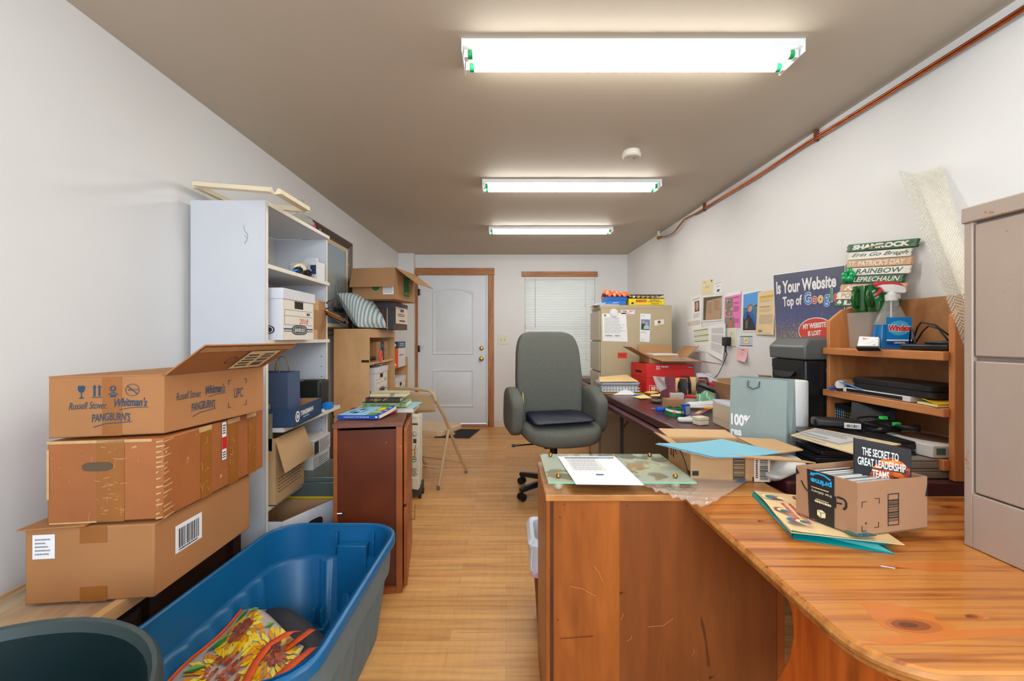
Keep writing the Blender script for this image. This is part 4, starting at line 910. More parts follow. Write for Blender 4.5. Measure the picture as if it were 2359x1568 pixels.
m.prism([ST(-.02, -.03, .0), ST(.48, -.02, .004), ST(.48, .5, .003), ST(-.02, .5, .003)], (0, 0, .004)); m.build('top_flap', KRAFT2, t, world=True)
# box 2
ORC = mat('aged_orange_cardboard', (164, 98, 52), .5, var=.12, vscale=5, specks=((226, 178, 118), 14, .66))
t, q2, SF, SR, ST = bigbox('heavily taped aged cardboard box with a hand hole, middle of the stack', (108, 1209), (376, 1195), (606, 1075), .722, .945, ORC)
m = M(); oval(m, SF, .43, .68, .13, .055, 0, .0024); m.build('hand_hole', mat('hole_shadow', (96, 78, 56), .8), t, world=True)
for S_, u, w_ in ((SR, .30, .1), (SR, .58, .1), (SR, .80, .1), (SF, .42, .24)): m = M(); m.rect(S_, u, 0, u + w_, 1, .001); m.build('tape_strip', TAPE, t, world=True)
m = M()
for (S, u, a, b) in ((SF, .94, .97, 1.0), (SR, 0.0, .0, .06)):
    k = 0; v = 0.0
    while v < 1: l_ = random.uniform(.02, .08); m.poly(S, [(u, v), (u + l_, v + .02), (u + l_ * 1.1, v + .035), (u, v + .025)], .0015); v += random.uniform(.05, .12)
for i in range(26):
    u, v = random.uniform(.42, .66), random.uniform(.05, .95); m.stroke(SF, [(u, v), (u + random.uniform(-.05, .09), v + random.uniform(-.02, .02))], .004, .0016, asp=1.3)
for i in range(14):
    u, v = random.uniform(.05, .95), random.uniform(.1, .9); m.stroke(SF, [(u, v), (u + random.uniform(-.03, .03), v + random.uniform(-.12, .12))], .003, .0016, asp=1.3)
for i in range(20):
    u, v = random.choice((.32, .60, .83)) + random.uniform(-.02, .05), random.uniform(.1, .85); m.stroke(SR, [(u, v), (u + random.uniform(-.02, .02), v + random.uniform(-.14, .14))], .004, .0016, asp=2)
m.rect(SF, 0, .965, .9, 1, .001); m.rect(SF, .02, 0, .5, .02, .001); m.rect(SF, 0, .3, .02, .9, .001); m.rect(SR, .28, .93, .40, 1, .0015); m.rect(SR, .56, .93, .70, 1, .0015); m.rect(SR, .78, .93, .90, 1, .0015)
m.build('peeling_tape', CLEARTAPE, t, world=True)
m = M(); m.rect(SR, .50, .42, .545, .98, .002, 0); m.rect(SR, .50, .58, .545, .76, .0026, 1); m.lines(SR, .505, .8, .54, .95, 4, .5, .003, 2); m.lines(SR, .505, .44, .54, .55, 3, .5, .003, 2); m.build('warning_sticker', [PAPER, RED, INK], t, world=True)
# box 1
t, q1, SF, SR, ST = bigbox('cardboard candy carton with blue printing and open side flap, top of the stack', (112, 1010), (379, 998), (607, 945), .952, 1.115, KRAFT2, openlid=True)
zt1 = 1.115
m = M(); m.prism([ST(0, 0), ST(.97, 0), ST(.97, .97), ST(0, 1.0)], (0, 0, .004)); m.build('top_flap', KRAFT2, t, world=True)
m = M(); a, b = up(q1[1], zt1), up(q1[2], zt1); flap(m, a + Vector((0, 0, .004)), b + Vector((0, 0, .004)), Vector((.135, -.03, .085)), -.0); fl = m.build('side_flap', KRAFT2, t, world=True)
FS = Surf(a, b, tl=a + Vector((.135, -.03, .085))); 
m = M(); m.rect(FS, .52, .12, .88, .80, .0056, 0) ; m.lines(FS, .55, .18, .7, .7, 5, .5, .0062, 1); m.bars(FS, .72, .2, .84, .7, 14, .0062, 1, vertical=False); m.rect(FS, 0, .84, 1, 1, .0054, 2); m.disc(FS, .42, .48, .05, .13, .0056, 1, inner=.86); m.build('shipping_label', [CREAM, INK, CLEARTAPE], t, world=True)
m = M(); m.prism([ST(.62, .99, .012), ST(.96, .8, .012), ST(.99, 1.0, .012), ST(.62, 1.02, .016)], (0, 0, .004)); m.build('rear_flap', KRAFT2, t, world=True)
m = M()
# tape first then ink
m.rect(SF, .45, 0, .62, 1, .0008); m.build('tape_strip', TAPE, t, world=True)
m = M(); asp = 1.65
m.poly(SF, [(.247, .86), (.302, .86), (.304, .80), (.293, .755), (.275, .745), (.256, .755), (.245, .80)], .0016); m.rect(SF, .271, .66, .279, .75, .0016); m.poly(SF, [(.25, .645), (.30, .645), (.285, .665), (.265, .665)], .0016)
for u in (.385, .428): m.rect(SF, u - .008, .68, u + .008, .83, .0016); m.poly(SF, [(u - .018, .83), (u + .018, .83), (u, .87)], .0016)
m.rect(SF, .362, .655, .447, .667, .0016)
m.disc(SF, .545, .80, .024, .04, .0016, inner=.6)
for k in range(12): a_ = PI * k / 6; m.poly(SF, [(.545 + .024 * math.cos(a_ - .2), .80 + .04 * math.sin(a_ - .2)), (.545 + .024 * math.cos(a_ + .2), .80 + .04 * math.sin(a_ + .2)), (.545 + .036 * math.cos(a_), .80 + .06 * math.sin(a_))], .0016)
m.stroke(SF, [(.503, .70), (.545, .735), (.59, .70)], .010, .0016, asp=asp); m.rect(SF, .52, .655, .57, .70, .0016)
m.disc(SF, .715, .77, .063, .105, .0016, inner=.92); m.stroke(SF, [(.67, .84), (.76, .70)], .008, .0016, asp=asp); m.frame(SF, .69, .76, .765, .79, .004, .006, .0016); m.poly(SF, [(.69, .76), (.69, .79), (.672, .765)], .0016)
def brand(S, u0, u1, k, vb):
    W_ = u1 - u0
    m.text(S, 'Russell Stover.', u0, vb + .10 * k, u0 + W_ * .47, vb + .22 * k, .0016, 0, shear=.3, arc=.01); m.text(S, "Whitman's", u0 + W_ * .56, vb + .12 * k, u0 + W_ * .98, vb + .27 * k, .0016, 0, bold=.02, shear=.35, arc=.015)
    m.stroke(S, [(u0 + W_ * .62, vb + .08 * k), (u0 + W_ * .78, vb + .11 * k), (u0 + W_, vb + .11 * k)], .006, .0016, asp=asp)
    m.text(S, "PANGBURN'S", u0 + W_ * .28, vb - .12 * k, u0 + W_ * .76, vb + .02 * k, .0016, 0, bold=.01, shear=.12, arc=.02)
    m.stroke(S, [(u0 + W_ * .30, vb - .20 * k), (u0 + W_ * .45, vb - .15 * k), (u0 + W_ * .78, vb - .13 * k)], .008, .0016, asp=asp)
brand(SF, .17, .86, 1.0, .36)
brand(SR, .09, .55, 1.15, .42)
for (u, v, a_, b_) in ((.58, .78, 1, -1), (.78, .78, -1, -1), (.58, .22, 1, 1), (.78, .22, -1, 1)):
    m.rect(SR, min(u, u + a_ * .03), v - .006, max(u, u + a_ * .03), v + .006, .0016); m.rect(SR, u - .003, min(v, v + b_ * .1), u + .003, max(v, v + b_ * .1), .0016)
m.text(SR, 'UPC', .64, .40, .74, .60, .0016)
m.build('blue_printing', BLUEINK, t, world=True)
# ================================================================ blue tote
TOTE = scuffed('blue_tote_plastic', (14, 96, 146), (110, 168, 196), 50, .74, .38, .06)
TOTEG = mat('greyed_tote_plastic', (96, 126, 142), .5, var=.06)
rz = .42
LF, RF = on(606, 1226, rz), on(905, 1238, rz)
t = thing('storage_tote', 'long blue open plastic tote on the floor in front, floral bag inside', 'storage tote', (-.72, 1.42, 0), 0)
CXT, TY0, TY1 = None, .97, 1.845
def tx(y, s):   # left/right rim line
    return (-.985 - .05 * (1.845 - y) / .85) if s < 0 else (-.452 - .02 * (1.845 - y) / .8)
def toteloop(z, k, r, corr=0.0, n=6, yin=0.0):
    """rounded rectangle in plan, shrunk by k, corners r, corrugation depth corr"""
    out = []; x0b, x1b = -1, 1
    y0, y1 = TY0 + k + yin, TY1 - k
    def X(y, s): return tx(y, s) - s * k
    NE = 40
    pts = []
    def corner(sx, sy, a0):
        cy = y1 - r if sy > 0 else y0 + r
        cx = X(cy, sx) - sx * r
        for i in range(n + 1):
            a = math.radians(a0 + 90 * i / n); pts.append((cx + r * math.cos(a), cy + r * math.sin(a)))
    def edge(p, q, nrm, cnt):
        for i in range(1, NE):
            u = i / NE; x = p[0] + (q[0] - p[0]) * u; y = p[1] + (q[1] - p[1]) * u
            w_ = corr * max(0.0, math.sin(PI * 2 * cnt * u - .6)) ** .6 * (1 if .04 < u < .96 else 0)
            pts.append((x - nrm[0] * w_, y - nrm[1] * w_))
    corner(1, 1, 0); a = pts[-1]; corner(-1, 1, 90); b = pts[-(n + 1)]; c1 = pts[-1]; 
    # rebuild in order with edges
    pts.clear()
    corner(1, 1, 0); p1 = pts[-1]; L2 = len(pts); corner(-1, 1, 90); sec = pts[L2:]; del pts[L2:]; edge(p1, sec[0], (0, 1), 2); pts.extend(sec)
    p1 = pts[-1]; L2 = len(pts); corner(-1, -1, 180); sec = pts[L2:]; del pts[L2:]; edge(p1, sec[0], (-1, 0), 6); pts.extend(sec)
    p1 = pts[-1]; L2 = len(pts); corner(1, -1, 270); sec = pts[L2:]; del pts[L2:]; edge(p1, sec[0], (0, -1), 2); pts.extend(sec)
    first = pts[0]; edge(pts[-1], first, (1, 0), 6)
    return [Vector((x, y, z)) for x, y in pts]
m = M()
inner = [toteloop(rz, .018, .13), toteloop(.30, .030, .125), toteloop(.296, .042, .12), toteloop(.285, .050, .12, .010), toteloop(.06, .078, .11, .010), toteloop(.035, .10, .10)]
m.loft([list(reversed(l)) for l in inner], cap=(False, False)); 
m.add([p for p in inner[-1]], [tuple(range(len(inner[-1])))]) ; m.build('inner_wall', TOTE, t, world=True, smooth='auto', angle=50)
m = M(); outer = [toteloop(.0, .070, .10), toteloop(.03, .058, .11, .010), toteloop(.27, .028, .12, .012), toteloop(.275, .017, .125), toteloop(rz - .03, .010, .13)]
m.loft(outer, cap=(True, False)); m.build('outer_wall', TOTEG, t, world=True, smooth='auto', angle=50)
m = M(); m.loft([toteloop(rz - .03, .012, .13), toteloop(rz - .032, -.004, .135), toteloop(rz - .004, -.004, .135), toteloop(rz, .0, .135), toteloop(rz + .002, .008, .13), toteloop(rz - .006, .012, .13), toteloop(rz - .008, .020, .13)], cap=(False, False)); m.build('rim', TOTE, t, world=True, smooth='auto', angle=50)
# far-end handle pocket and small tabs
cx = (-.985 - .452) / 2 + .03
m = M(); m.box((cx - .015, TY1 - .075, .04), (cx + .105, TY1 - .03, .355)); m.box((cx - .03, TY1 - .055, .31), (cx - .025, TY1 - .02, .40)); m.box((cx + .125, TY1 - .055, .30), (cx + .13, TY1 - .02, .40)); m.build('handle_pocket', TOTE, t, world=True, bevel=.008)
m = M(); m.box((cx - .09, TY1 - .14, .04), (cx - .082, TY1 - .10, .13)); m.box((cx - .06, TY1 - .14, .04), (cx - .052, TY1 - .10, .13)); m.box((cx - .10, TY1 - .15, .035), (cx - .04, TY1 - .09, .06)); m.build('divider_tab', TOTE, t, world=True, bevel=.003)
for y in (1.36, 1.60): m = M(); m.box((tx(y, 1) - .022, y, rz - .075), (tx(y, 1) - .014, y + .03, rz - .02)); m.build('rim_tab', TOTE, t, world=True, bevel=.002)
# ---- floral tote bag inside
t = thing('shopping_bag', 'shopping bag with yellow sunflower print and orange handles, inside the blue tote', 'bag', (-.80, 1.2, .1))
FBG = mat('bag_mauve', (196, 182, 178), .45, var=.12, vscale=12)
A, B, C_, D_ = Vector((-.985, 1.02, .18)), Vector((-.62, .97, .13)), Vector((-.56, 1.20, .16)), Vector((-.845, 1.37, .25))
# anchors from the photo: tip (552,1405), left edge to (390,1568)
A = on(330, 1640, .24); D_ = on(556, 1404, .26); C_ = on(700, 1478, .24); B = on(560, 1700, .22)
m = M()
def bag(u, v):
    p = A * (1 - u) * (1 - v) + B * u * (1 - v) + C_ * u * v + D_ * (1 - u) * v
    return p + Vector((0, 0, .018 * math.sin(u * 5.5 + v * 3) * math.sin(v * 4 + 1) + .02 * math.sin(PI * u)))
m.grid(bag, 24, 24, thick=.0035); m.build('front_panel', FBG, t, world=True, smooth=True)
m = M()
def bag2(u, v):
    p = bag(u, v); k = v
    return Vector((p.x + .035 + .03 * u, p.y + .10 * v, p.z - .07 + .01 * v))
m.grid(bag2, 12, 12, thick=.003); m.build('back_panel', mat('bag_black', (52, 52, 58), .7), t, world=True, smooth=True)
m = M(); m.grid(lambda u, v: bag(0, v) * (1 - u) + bag2(0, v) * u, 2, 16, thick=.002); m.build('side_gusset', FBG, t, world=True, smooth=True)
m = M(); m.tube([bag(0, j / 16) + Vector((0, 0, .003)) for j in range(17)], .005, 6); m.build('orange_piping', mat('bag_orange', (222, 84, 34), .5), t, world=True, smooth=True)
class BG:
    def __call__(s, u, v, h=0): return bag(u, v) + Vector((0, 0, h + .001))
S = BG(); m = M(); rnd = random.Random(3)
for (u, v, r, n_) in ((.46, .38, .42, 22), (.30, .74, .27, 13), (.80, .72, .34, 16), (.85, .2, .3, 16)):
    for ring, (ra, rb, mt) in enumerate(((.55, 1.0, 0), (.4, .85, 1), (.3, .65, 2))):
        for k in range(n_):
            a = 2 * PI * k / n_ + rnd.uniform(-.1, .1) + ring * .2; w_ = 4.4 / n_
            ca, sa = math.cos(a), math.sin(a); R2 = rb * rnd.uniform(.85, 1.1)
            pts = [(u + r * ra * ca, v + r * ra * sa), (u + r * (ra + R2) / 2 * math.cos(a + w_ / 2), v + r * (ra + R2) / 2 * math.sin(a + w_ / 2)), (u + r * R2 * ca, v + r * R2 * sa), (u + r * (ra + R2) / 2 * math.cos(a - w_ / 2), v + r * (ra + R2) / 2 * math.sin(a - w_ / 2))]
            pts = [(min(.99, max(.01, x)), min(.99, max(.01, y))) for x, y in pts]
            m.poly(S, pts, .002 + ring * .0012, (mt + k) % 3)
    for k in range(60):
        a, rr = rnd.uniform(0, 2 * PI), r * .42 * rnd.random() ** .5; x, y = u + rr * math.cos(a), v + rr * math.sin(a)
        if .02 < x < .98 and .02 < y < .98: m.disc(S, x, y, .018, .022, .0062 + k * .00003, 3 + (k % 2), 6)
for (u, v, a, l) in ((.10, .5, 1.2, .22), (.12, .82, 1.4, .2), (.22, .93, .9, .15), (.10, .25, .6, .2), (.2, .12, .3, .2), (.55, .85, 1.2, .12)):
    ca, sa = math.cos(a), math.sin(a); pts = [(u, v), (u + l * .5 * ca - l * .22 * sa, v + l * .5 * sa + l * .22 * ca), (u + l * ca, v + l * sa), (u + l * .5 * ca + l * .22 * sa, v + l * .5 * sa - l * .22 * ca)]
    m.poly(S, [(min(.99, max(.01, x)), min(.99, max(.01, y))) for x, y in pts], .0065, 5); m.poly(S, [(min(.99, max(.01, x)), min(.99, max(.01, y))) for x, y in (pts[0], pts[1], pts[2])], .007, 6)
m.build('sunflower_print', [mat('petal_yellow', (250, 206, 24), .4), mat('petal_amber', (232, 150, 22), .4), mat('petal_lemon', (250, 228, 84), .4), mat('seed_brown', (150, 66, 34), .5), mat('seed_rust', (190, 96, 60), .5), mat('leaf_green', (50, 132, 54), .5), mat('leaf_light', (120, 178, 84), .5)], t, world=True)
OH = mat('webbing_orange', (232, 92, 44), .65, bmp=.3, bscale=300)
def strap(pts, w_, name='handle'):
    m = M(); P_ = [Vector(p) for p in pts]
    def f(u, v):
        i = v * (len(P_) - 1); k = min(int(i), len(P_) - 2); fr_ = i - k
        p = P_[k].lerp(P_[k + 1], fr_); d_ = (P_[k + 1] - P_[k]).normalized(); s_ = d_.cross(Vector((0, 0, 1))).normalized()
        return p + s_ * (u - .5) * w_
    m.grid(f, 2, 5 * (len(P_) - 1), thick=.002); return m.build(name, OH, t, world=True, smooth=True)
strap([on(560, 1580, .27), on(592, 1520, .275), on(622, 1482, .28), on(668, 1455, .29), on(686, 1452, .26)], .024)
strap([on(615, 1580, .27), on(660, 1540, .29), on(700, 1508, .29), on(722, 1490, .25)], .026)
strap([on(655, 1495, .24), on(690, 1470, .25), on(720, 1448, .24)], .024)
q = on(752, 1428, .30); t = thing('orange_ribbon', 'small curl of orange ribbon against the right wall of the blue tote', 'ribbon', (-.50, 1.45, .2)); m = M(); m.tube([(-.548, 1.42, .14), (-.545, 1.45, .17), (-.540, 1.46, .20), (-.536, 1.49, .22)], .004, 5); m.build('ribbon_curl', OH, t, world=True, smooth=True)
# ================================================================ round bin at lower left
t = thing('trash_can', 'big round dark green plastic bin at the lower left corner', 'trash can', (-.87, .56, 0))
BINM = scuffed('dark_green_bin', (8, 30, 32), (84, 104, 106), 60, .70, .45, .15); BINR = scuffed('worn_bin_rim', (50, 62, 60), (150, 160, 150), 40, .68, .45, .1)
m = M(); c = (0, 0, 0); m.lathe([(.306, .625), (.296, .55), (.262, .06), (.001, .05)], c, 48); m.build('inner_wall', BINM, t, smooth='auto')
m = M(); m.lathe([(.001, 0), (.256, 0), (.300, .55), (.309, .6), (.309, .625)], c, 48); m.build('outer_wall', BINM, t, smooth='auto')
m = M(); m.lathe([(.309, .60), (.324, .602), (.328, .625), (.325, .640), (.318, .648), (.311, .644), (.305, .625)], c, 48); m.build('rim', BINR, t, smooth='auto')
# ================================================================ folding chair
FC = scuffed('beige_enamel', (200, 172, 134), (120, 96, 72), 30, .68, .4, .05)
RUB = mat('rubber_grey', (112, 104, 96), .7)
rr, fr_, fl_ = on(1010, 1128, 0), on(1074, 1088, 0), on(980, 1074, 0)
fwd = (fr_ - rr).normalized(); lf = (fl_ - fr_); lf = (lf - fwd * lf.dot(fwd)).normalized()
W_ = .43
t = thing('folding_chair', 'beige metal folding chair facing the white door', 'chair', up((rr + fr_) / 2 + lf * W_ / 2, 0))
def C(side, f, z): return rr + lf * (side * W_) + fwd * f + Vector((0, 0, z))
dF = (fr_ - rr).dot(fwd)
m = None
zbk = .80
for s_, nm in ((0, 'r'), (1, 'l')):
    m = M(); m.tube([C(s_, dF, .02), C(s_, dF * .62, .26), C(s_, .10, .56), C(s_, -.04, zbk - .08)], .0135, 8); m.build('front_leg', FC, t, world=True, smooth='auto')
    m = M(); m.tube([C(s_ + (.04 if s_ else -.04) * 0, 0, .02), C(s_, .10, .30), C(s_, .17, .47)], .0125, 8); m.build('rear_leg', FC, t, world=True, smooth='auto')
    for f in (0, dF): m = M(); m.cyl(C(s_, f, 0), C(s_, f, .035), .014, 8, r2=.012); m.build('rubber_foot', RUB, t, world=True, smooth='auto')
    m = M(); m.prism([C(s_, .13, .44), C(s_, .26, .385), C(s_, .265, .40), C(s_, .14, .465)], lf * (.004 if s_ else -.004)); m.build('hinge_bracket', FC, t, world=True)
# top bow
m = M(); m.tube([C(0, -.04, zbk - .08), C(.03, -.05, zbk - .03), C(.12, -.055, zbk), C(.5, -.06, zbk + .008), C(.88, -.055, zbk), C(.97, -.05, zbk - .03), C(1, -.04, zbk - .08)], .0135, 8); m.build('back_frame', FC, t, world=True, smooth='auto')
m = M(); m.grid(lambda u, v: C(.03 + .94 * u, -.05 - .035 * math.sin(PI * u) + .03 * (1 - v), zbk - .17 + .155 * v - (.012 * math.sin(PI * u) if v == 0 else 0) - (.03 * (2 * u - 1) ** 4 if v > .9 else 0)), 16, 6, thick=.003); m.build('backrest', FC, t, world=True, smooth=True)
m = M()
def seat(z, k): return [C(.5 + (x * k) / W_, .28 + y * k, z) for x, y in rrect(.38, .40, .06, 5)]
l0, l1, l2, l3 = seat(.405, 1), seat(.438, 1), seat(.446, .96), seat(.440, .80)
def orient(L): 
    n = (L[1] - L[0]).cross(L[5] - L[0]); return L if n.z > 0 else list(reversed(L))
ls = [orient(x) for x in (l0, l1, l2, l3)]; m.loft(ls); m.build('seat', FC, t, world=True, smooth='auto', angle=45)
m = M(); m.tube([C(0, .05, .16), C(1, .05, .16)], .007, 8); m.build('crossbar', FC, t, world=True, smooth='auto'); m = M(); m.tube([C(0, dF * .82, .12), C(1, dF * .82, .12)], .007, 8); m.build('crossbar', FC, t, world=True, smooth='auto')
# ================================================================ office chair
FAB = mat('grey_tweed', (98, 100, 94), .95, var=.16, vscale=120, bmp=.5, bscale=260)
PB = mat('chair_black', (22, 22, 24), .35)
t = thing('office_chair', 'tall grey upholstered office armchair facing the camera, navy cushion on its seat', 'office chair', (.375, 3.36, 0), math.radians(9))
def backfn(p):
    z = p.z / .36; w_ = 1 - .10 * max(0, z) ** 2 + .02 * min(0, z); return Vector((p.x * w_, p.y + .06 * z * z * .6 - .05 * (p.x / .28) ** 2 + .045 * z, p.z))
m = M(); m.ell((0, .20, .885), (.275, .07, .385), (.32, .32), 32, 20, fn=backfn); m.build('backrest', FAB, t, smooth=True)
def seatfn(p):
    y = p.y / .27; return Vector((p.x * (1 - .12 * max(0, -y) ** 3), p.y, p.z + (.02 * (p.x / .29) ** 2) - .035 * max(0, -y - .4)))
m = M(); m.ell((0, -.13, .515), (.295, .28, .072), (.55, .45), 32, 14, fn=seatfn); m.build('seat', FAB, t, smooth=True)
for s_ in (-1, 1):
    def armfn(p, s_=s_):
        y = p.y / .20; z = p.z / .165
        return Vector((p.x, p.y - .02 * z, p.z * (1 - .25 * max(0, -y) * max(0, z)) - .02 * max(0, -y) * (1 if z > 0 else 0)))
    m = M(); m.ell((s_ * .325, -.0, .655), (.055, .22, .175), (.5, .42), 24, 14, fn=armfn); m.build('armrest', FAB, t, smooth=True)
m = M(); S = Surf((-.272, -.235, .60), (-.30, -.21, .60), tl=(-.272, -.235, .78)); m.ell((-.272, -.12, .74), (.006, .03, .07), (1, 1), 10, 8); m.build('exposed_foam', mat('foam', (226, 196, 120), .9), t, smooth=True)
m = M(); m.box((-.13, -.22, .40), (.13, .06, .45)); m.build('seat_plate', PB, t, bevel=.01)
m = M(); m.tube([(-.1, -.17, .435), (-.33, -.21, .435), (-.36, -.21, .435)], .006, 8); m.tube([(-.345, -.21, .435), (-.37, -.21, .435)], .010, 8); m.build('tilt_lever', PB, t, smooth='auto')
m = M(); m.cyl((0, 0, .13), (0, 0, .42), .03, 16); m.cyl((0, 0, .10), (0, 0, .30), .045, 16); m.build('gas_column', PB, t, smooth='auto')
m = M(); m.cyl((0, 0, .07), (0, 0, .14), .055, 16, r2=.045); m.build('base_hub', PB, t, smooth='auto')
for k in range(5):
    a = math.radians(205 + 72 * k); e = Vector((math.cos(a), math.sin(a), 0)); s_ = Vector((-e.y, e.x, 0))
    if k == 0: pass
    m = M(); L_ = [[e * r_ + s_ * o * w2 + Vector((0, 0, z_ + q_)) for o, q_ in ((-1, -h_), (1, -h_), (1, 0), (.6, h_ * .4), (-.6, h_ * .4), (-1, 0))] for r_, w2, z_, h_ in ((.03, .028, .115, .03), (.18, .024, .105, .025), (.31, .020, .09, .022), (.325, .014, .088, .018))]
    m.loft(L_); ar = m.build('base_arm', PB, t, smooth='auto')
    c0 = e * .31; m = M(); d2 = s_
    for o in (-1, 1): m.cyl(c0 + d2 * o * .008 + Vector((0, 0, .029)), c0 + d2 * o * .026 + Vector((0, 0, .029)), .028, 16)
    m.cyl(c0 - d2 * .008 + Vector((0, 0, .045)), c0 + d2 * .008 + Vector((0, 0, .045)), .018, 12); m.cyl(c0 + Vector((0, 0, .04)), c0 + Vector((0, 0, .08)), .007, 8); m.build('caster', PB, ar, smooth='auto')
# navy wedge cushion
NAVYF = mat('navy_satin', (14, 22, 44), .45, var=.1, vscale=14)
t = thing('seat_cushion', 'navy blue wedge seat cushion lying on the grey office chair', 'cushion', (.375, 3.36, .585), math.radians(13))
m = M(); m.ell((-.02, -.19, .03), (.235, .155, .028), (.35, .25), 28, 10, fn=lambda p: Vector((p.x, p.y, p.z * (1 + .9 * p.y / .18) + .006 * math.sin(p.x * 22) * math.sin(p.y * 15)))); m.build('cushion_cover', NAVYF, t, smooth=True)
# ================================================================ right side furniture
ZTB = .76
# ---- maroon folding table
MAR = mat('maroon_laminate', (84, 44, 46), .28, var=.08, vscale=8); MARE = scuffed('maroon_edge', (76, 38, 42), (170, 140, 130), 60, .74, .4)
FLc, NLc = on(1390, 904, ZTB), on(1598, 1006, ZTB)
dv = (NLc - FLc) / (NLc.y - FLc.y)
ty0, ty1 = 1.375, 3.80
def tl(y): return .795 + (.885 - .795) * (3.66 - y) / (3.66 - 1.9)
t = thing('folding_table', 'long maroon folding table along the right wall, covered in clutter', 'table', (1.25, 2.6, 0))
xr_t = 1.62
m = M(); m.hexa([(tl(ty0), ty0, ZTB - .018), (xr_t, ty0, ZTB - .018), (xr_t, ty1, ZTB - .018), (tl(ty1), ty1, ZTB - .018), (tl(ty0), ty0, ZTB), (xr_t, ty0, ZTB), (xr_t, ty1, ZTB), (tl(ty1), ty1, ZTB)]); m.build('tabletop', MAR, t, world=True, bevel=.004)
m = M()
for (a, b) in (((tl(ty0), ty0), (tl(ty1), ty1)),):
    o = Vector((-.004, 0, 0)); m.hexa([Vector((a[0] - .004, a[1], ZTB - .045)), Vector((a[0] + .01, a[1], ZTB - .045)), Vector((b[0] + .01, b[1], ZTB - .045)), Vector((b[0] - .004, b[1], ZTB - .045)), Vector((a[0] - .004, a[1], ZTB - .004)), Vector((a[0] + .01, a[1], ZTB - .004)), Vector((b[0] + .01, b[1], ZTB - .004)), Vector((b[0] - .004, b[1], ZTB - .004))])
m.box((tl(ty0), ty0 - .004, ZTB - .05), (xr_t, ty0 + .012, ZTB - .004)); m.build('edge_band', MARE, t, world=True, bevel=.004)
# lower rounded rail hung under the edge
a0, b0 = onx(1414, 922, .80), onx(1560, 990, .85)
m = M(); ra = [(-.035, -.085), (-.022, -.098), (.02, -.098), (.03, -.06), (.0, -.055), (-.03, -.06)]
ya_, yb_ = 1.50, 3.45
m.loft([[Vector((tl(y) + dx, y, ZTB + dz)) for dx, dz in ra] for y in (ya_, yb_)]); m.build('under_rail', MARE, t, world=True, bevel=.006)
for y in (1.75, 3.35):
    for x in (tl(y) + .10, 1.52):
        m = M(); m.cyl((x, y, 0), (x, y, ZTB - .05), .013, 10); m.build('leg', DARKGREY, t, world=True, smooth='auto')
    m = M(); m.cyl((tl(y) + .10, y, .18), (1.52, y, .18), .010, 8); m.build('leg_brace', DARKGREY, t, world=True); m = M(); m.cyl((tl(y) + .1, y, .50), (tl(y) + .12, y + .32 * (1 if y < 2.5 else -1), ZTB - .05), .008, 8); m.build('leg_brace', DARKGREY, t, world=True)
# ---- tan filing cabinet
TAN = mat('tan_enamel', (188, 172, 140), .42, var=.02, bmp=.05, bscale=120); TAND = mat('tan_drawer', (168, 156, 132), .35)
cy0 = 3.92; cxl, cxr = at(1384, 0, cy0).x, at(1548, 0, cy0).x; czt = at(0, 703, cy0).z; cy1 = cy0 + .39
t = thing('filing_cabinet', 'tall tan metal filing cabinet with notes stuck on its side, behind the table', 'filing cabinet', ((cxl + cxr) / 2, cy0, 0))
m = M(); m.box((cxl + .0, cy0, 0), (cxr, cy1, czt)); m.build('cabinet_body', TAN, t, world=True, bevel=.004)
m = M(); m.box((cxl - .008, cy0 - .002, czt - .03), (cxr + .002, cy1 + .002, czt + .002)); m.build('top_cap', TAN, t, world=True, bevel=.004)
nd = 5
for k in range(nd):
    za = .06 + (czt - .10) * k / nd; zb_ = .06 + (czt - .10) * (k + 1) / nd - .012
    m = M(); m.box((cxl - .020, cy0 + .006, za), (cxl, cy1 - .006, zb_)); dr = m.build('drawer', TAND, t, world=True, bevel=.004)
    ym = (cy0 + cy1) / 2; m = M(); m.tube([(cxl - .02, ym - .05, zb_ - .13), (cxl - .045, ym - .05, zb_ - .13), (cxl - .045, ym + .05, zb_ - .13), (cxl - .02, ym + .05, zb_ - .13)], .006, 8); m.build('drawer_pull', CHROME, dr, smooth='auto')
    m = M(); m.box((cxl - .024, ym - .03, zb_ - .09), (cxl - .02, ym + .03, zb_ - .035)); m.box((cxl - .0245, ym - .022, zb_ - .082), (cxl - .024, ym + .022, zb_ - .045), 1); m.build('label_holder', [CHROME, PAPER], dr)
CF = lambda px, py: Vector((at(px, 0, cy0).x, cy0 - .0012, at(0, py, cy0).z))
def poster(name, label, cat, corners, mt, plane=None, group=None, curl=0.0, thick=.0008):
    """corners: bl, br, tr, tl world points; returns thing and surface"""
    S = Surf(*corners); t = thing(name, label, cat, S(.5, .5), 0, group)
    m = M(); m.grid(lambda u, v: S(u, v, curl * (1 - v) ** 2 * (.5 + .5 * u) + .0005), 6, 8, thick=thick) if curl else m.prism([S(0, 0), S(1, 0), S(1, 1), S(0, 1)], S.n * thick)
    m.build('sheet', mt, t, world=True)
    class CS:
        n = S.n
        def __call__(s, u, v, h=0): return S(u, v, (curl * (1 - v) ** 2 * (.5 + .5 * u) + .0005 if curl else thick) + h)
    return t, CS()
def cab(px0, py0, px1, py1, sk=0): return [CF(px0, py1), CF(px1, py1 + sk), CF(px1, py0 + sk), CF(px0, py0)]
t, S = poster('letter', 'typed white letter held by a round white magnet on the tan filing cabinet', 'paper', [CF(1388, 785), CF(1446, 787), CF(1442, 720), CF(1387, 722)], PAPER)
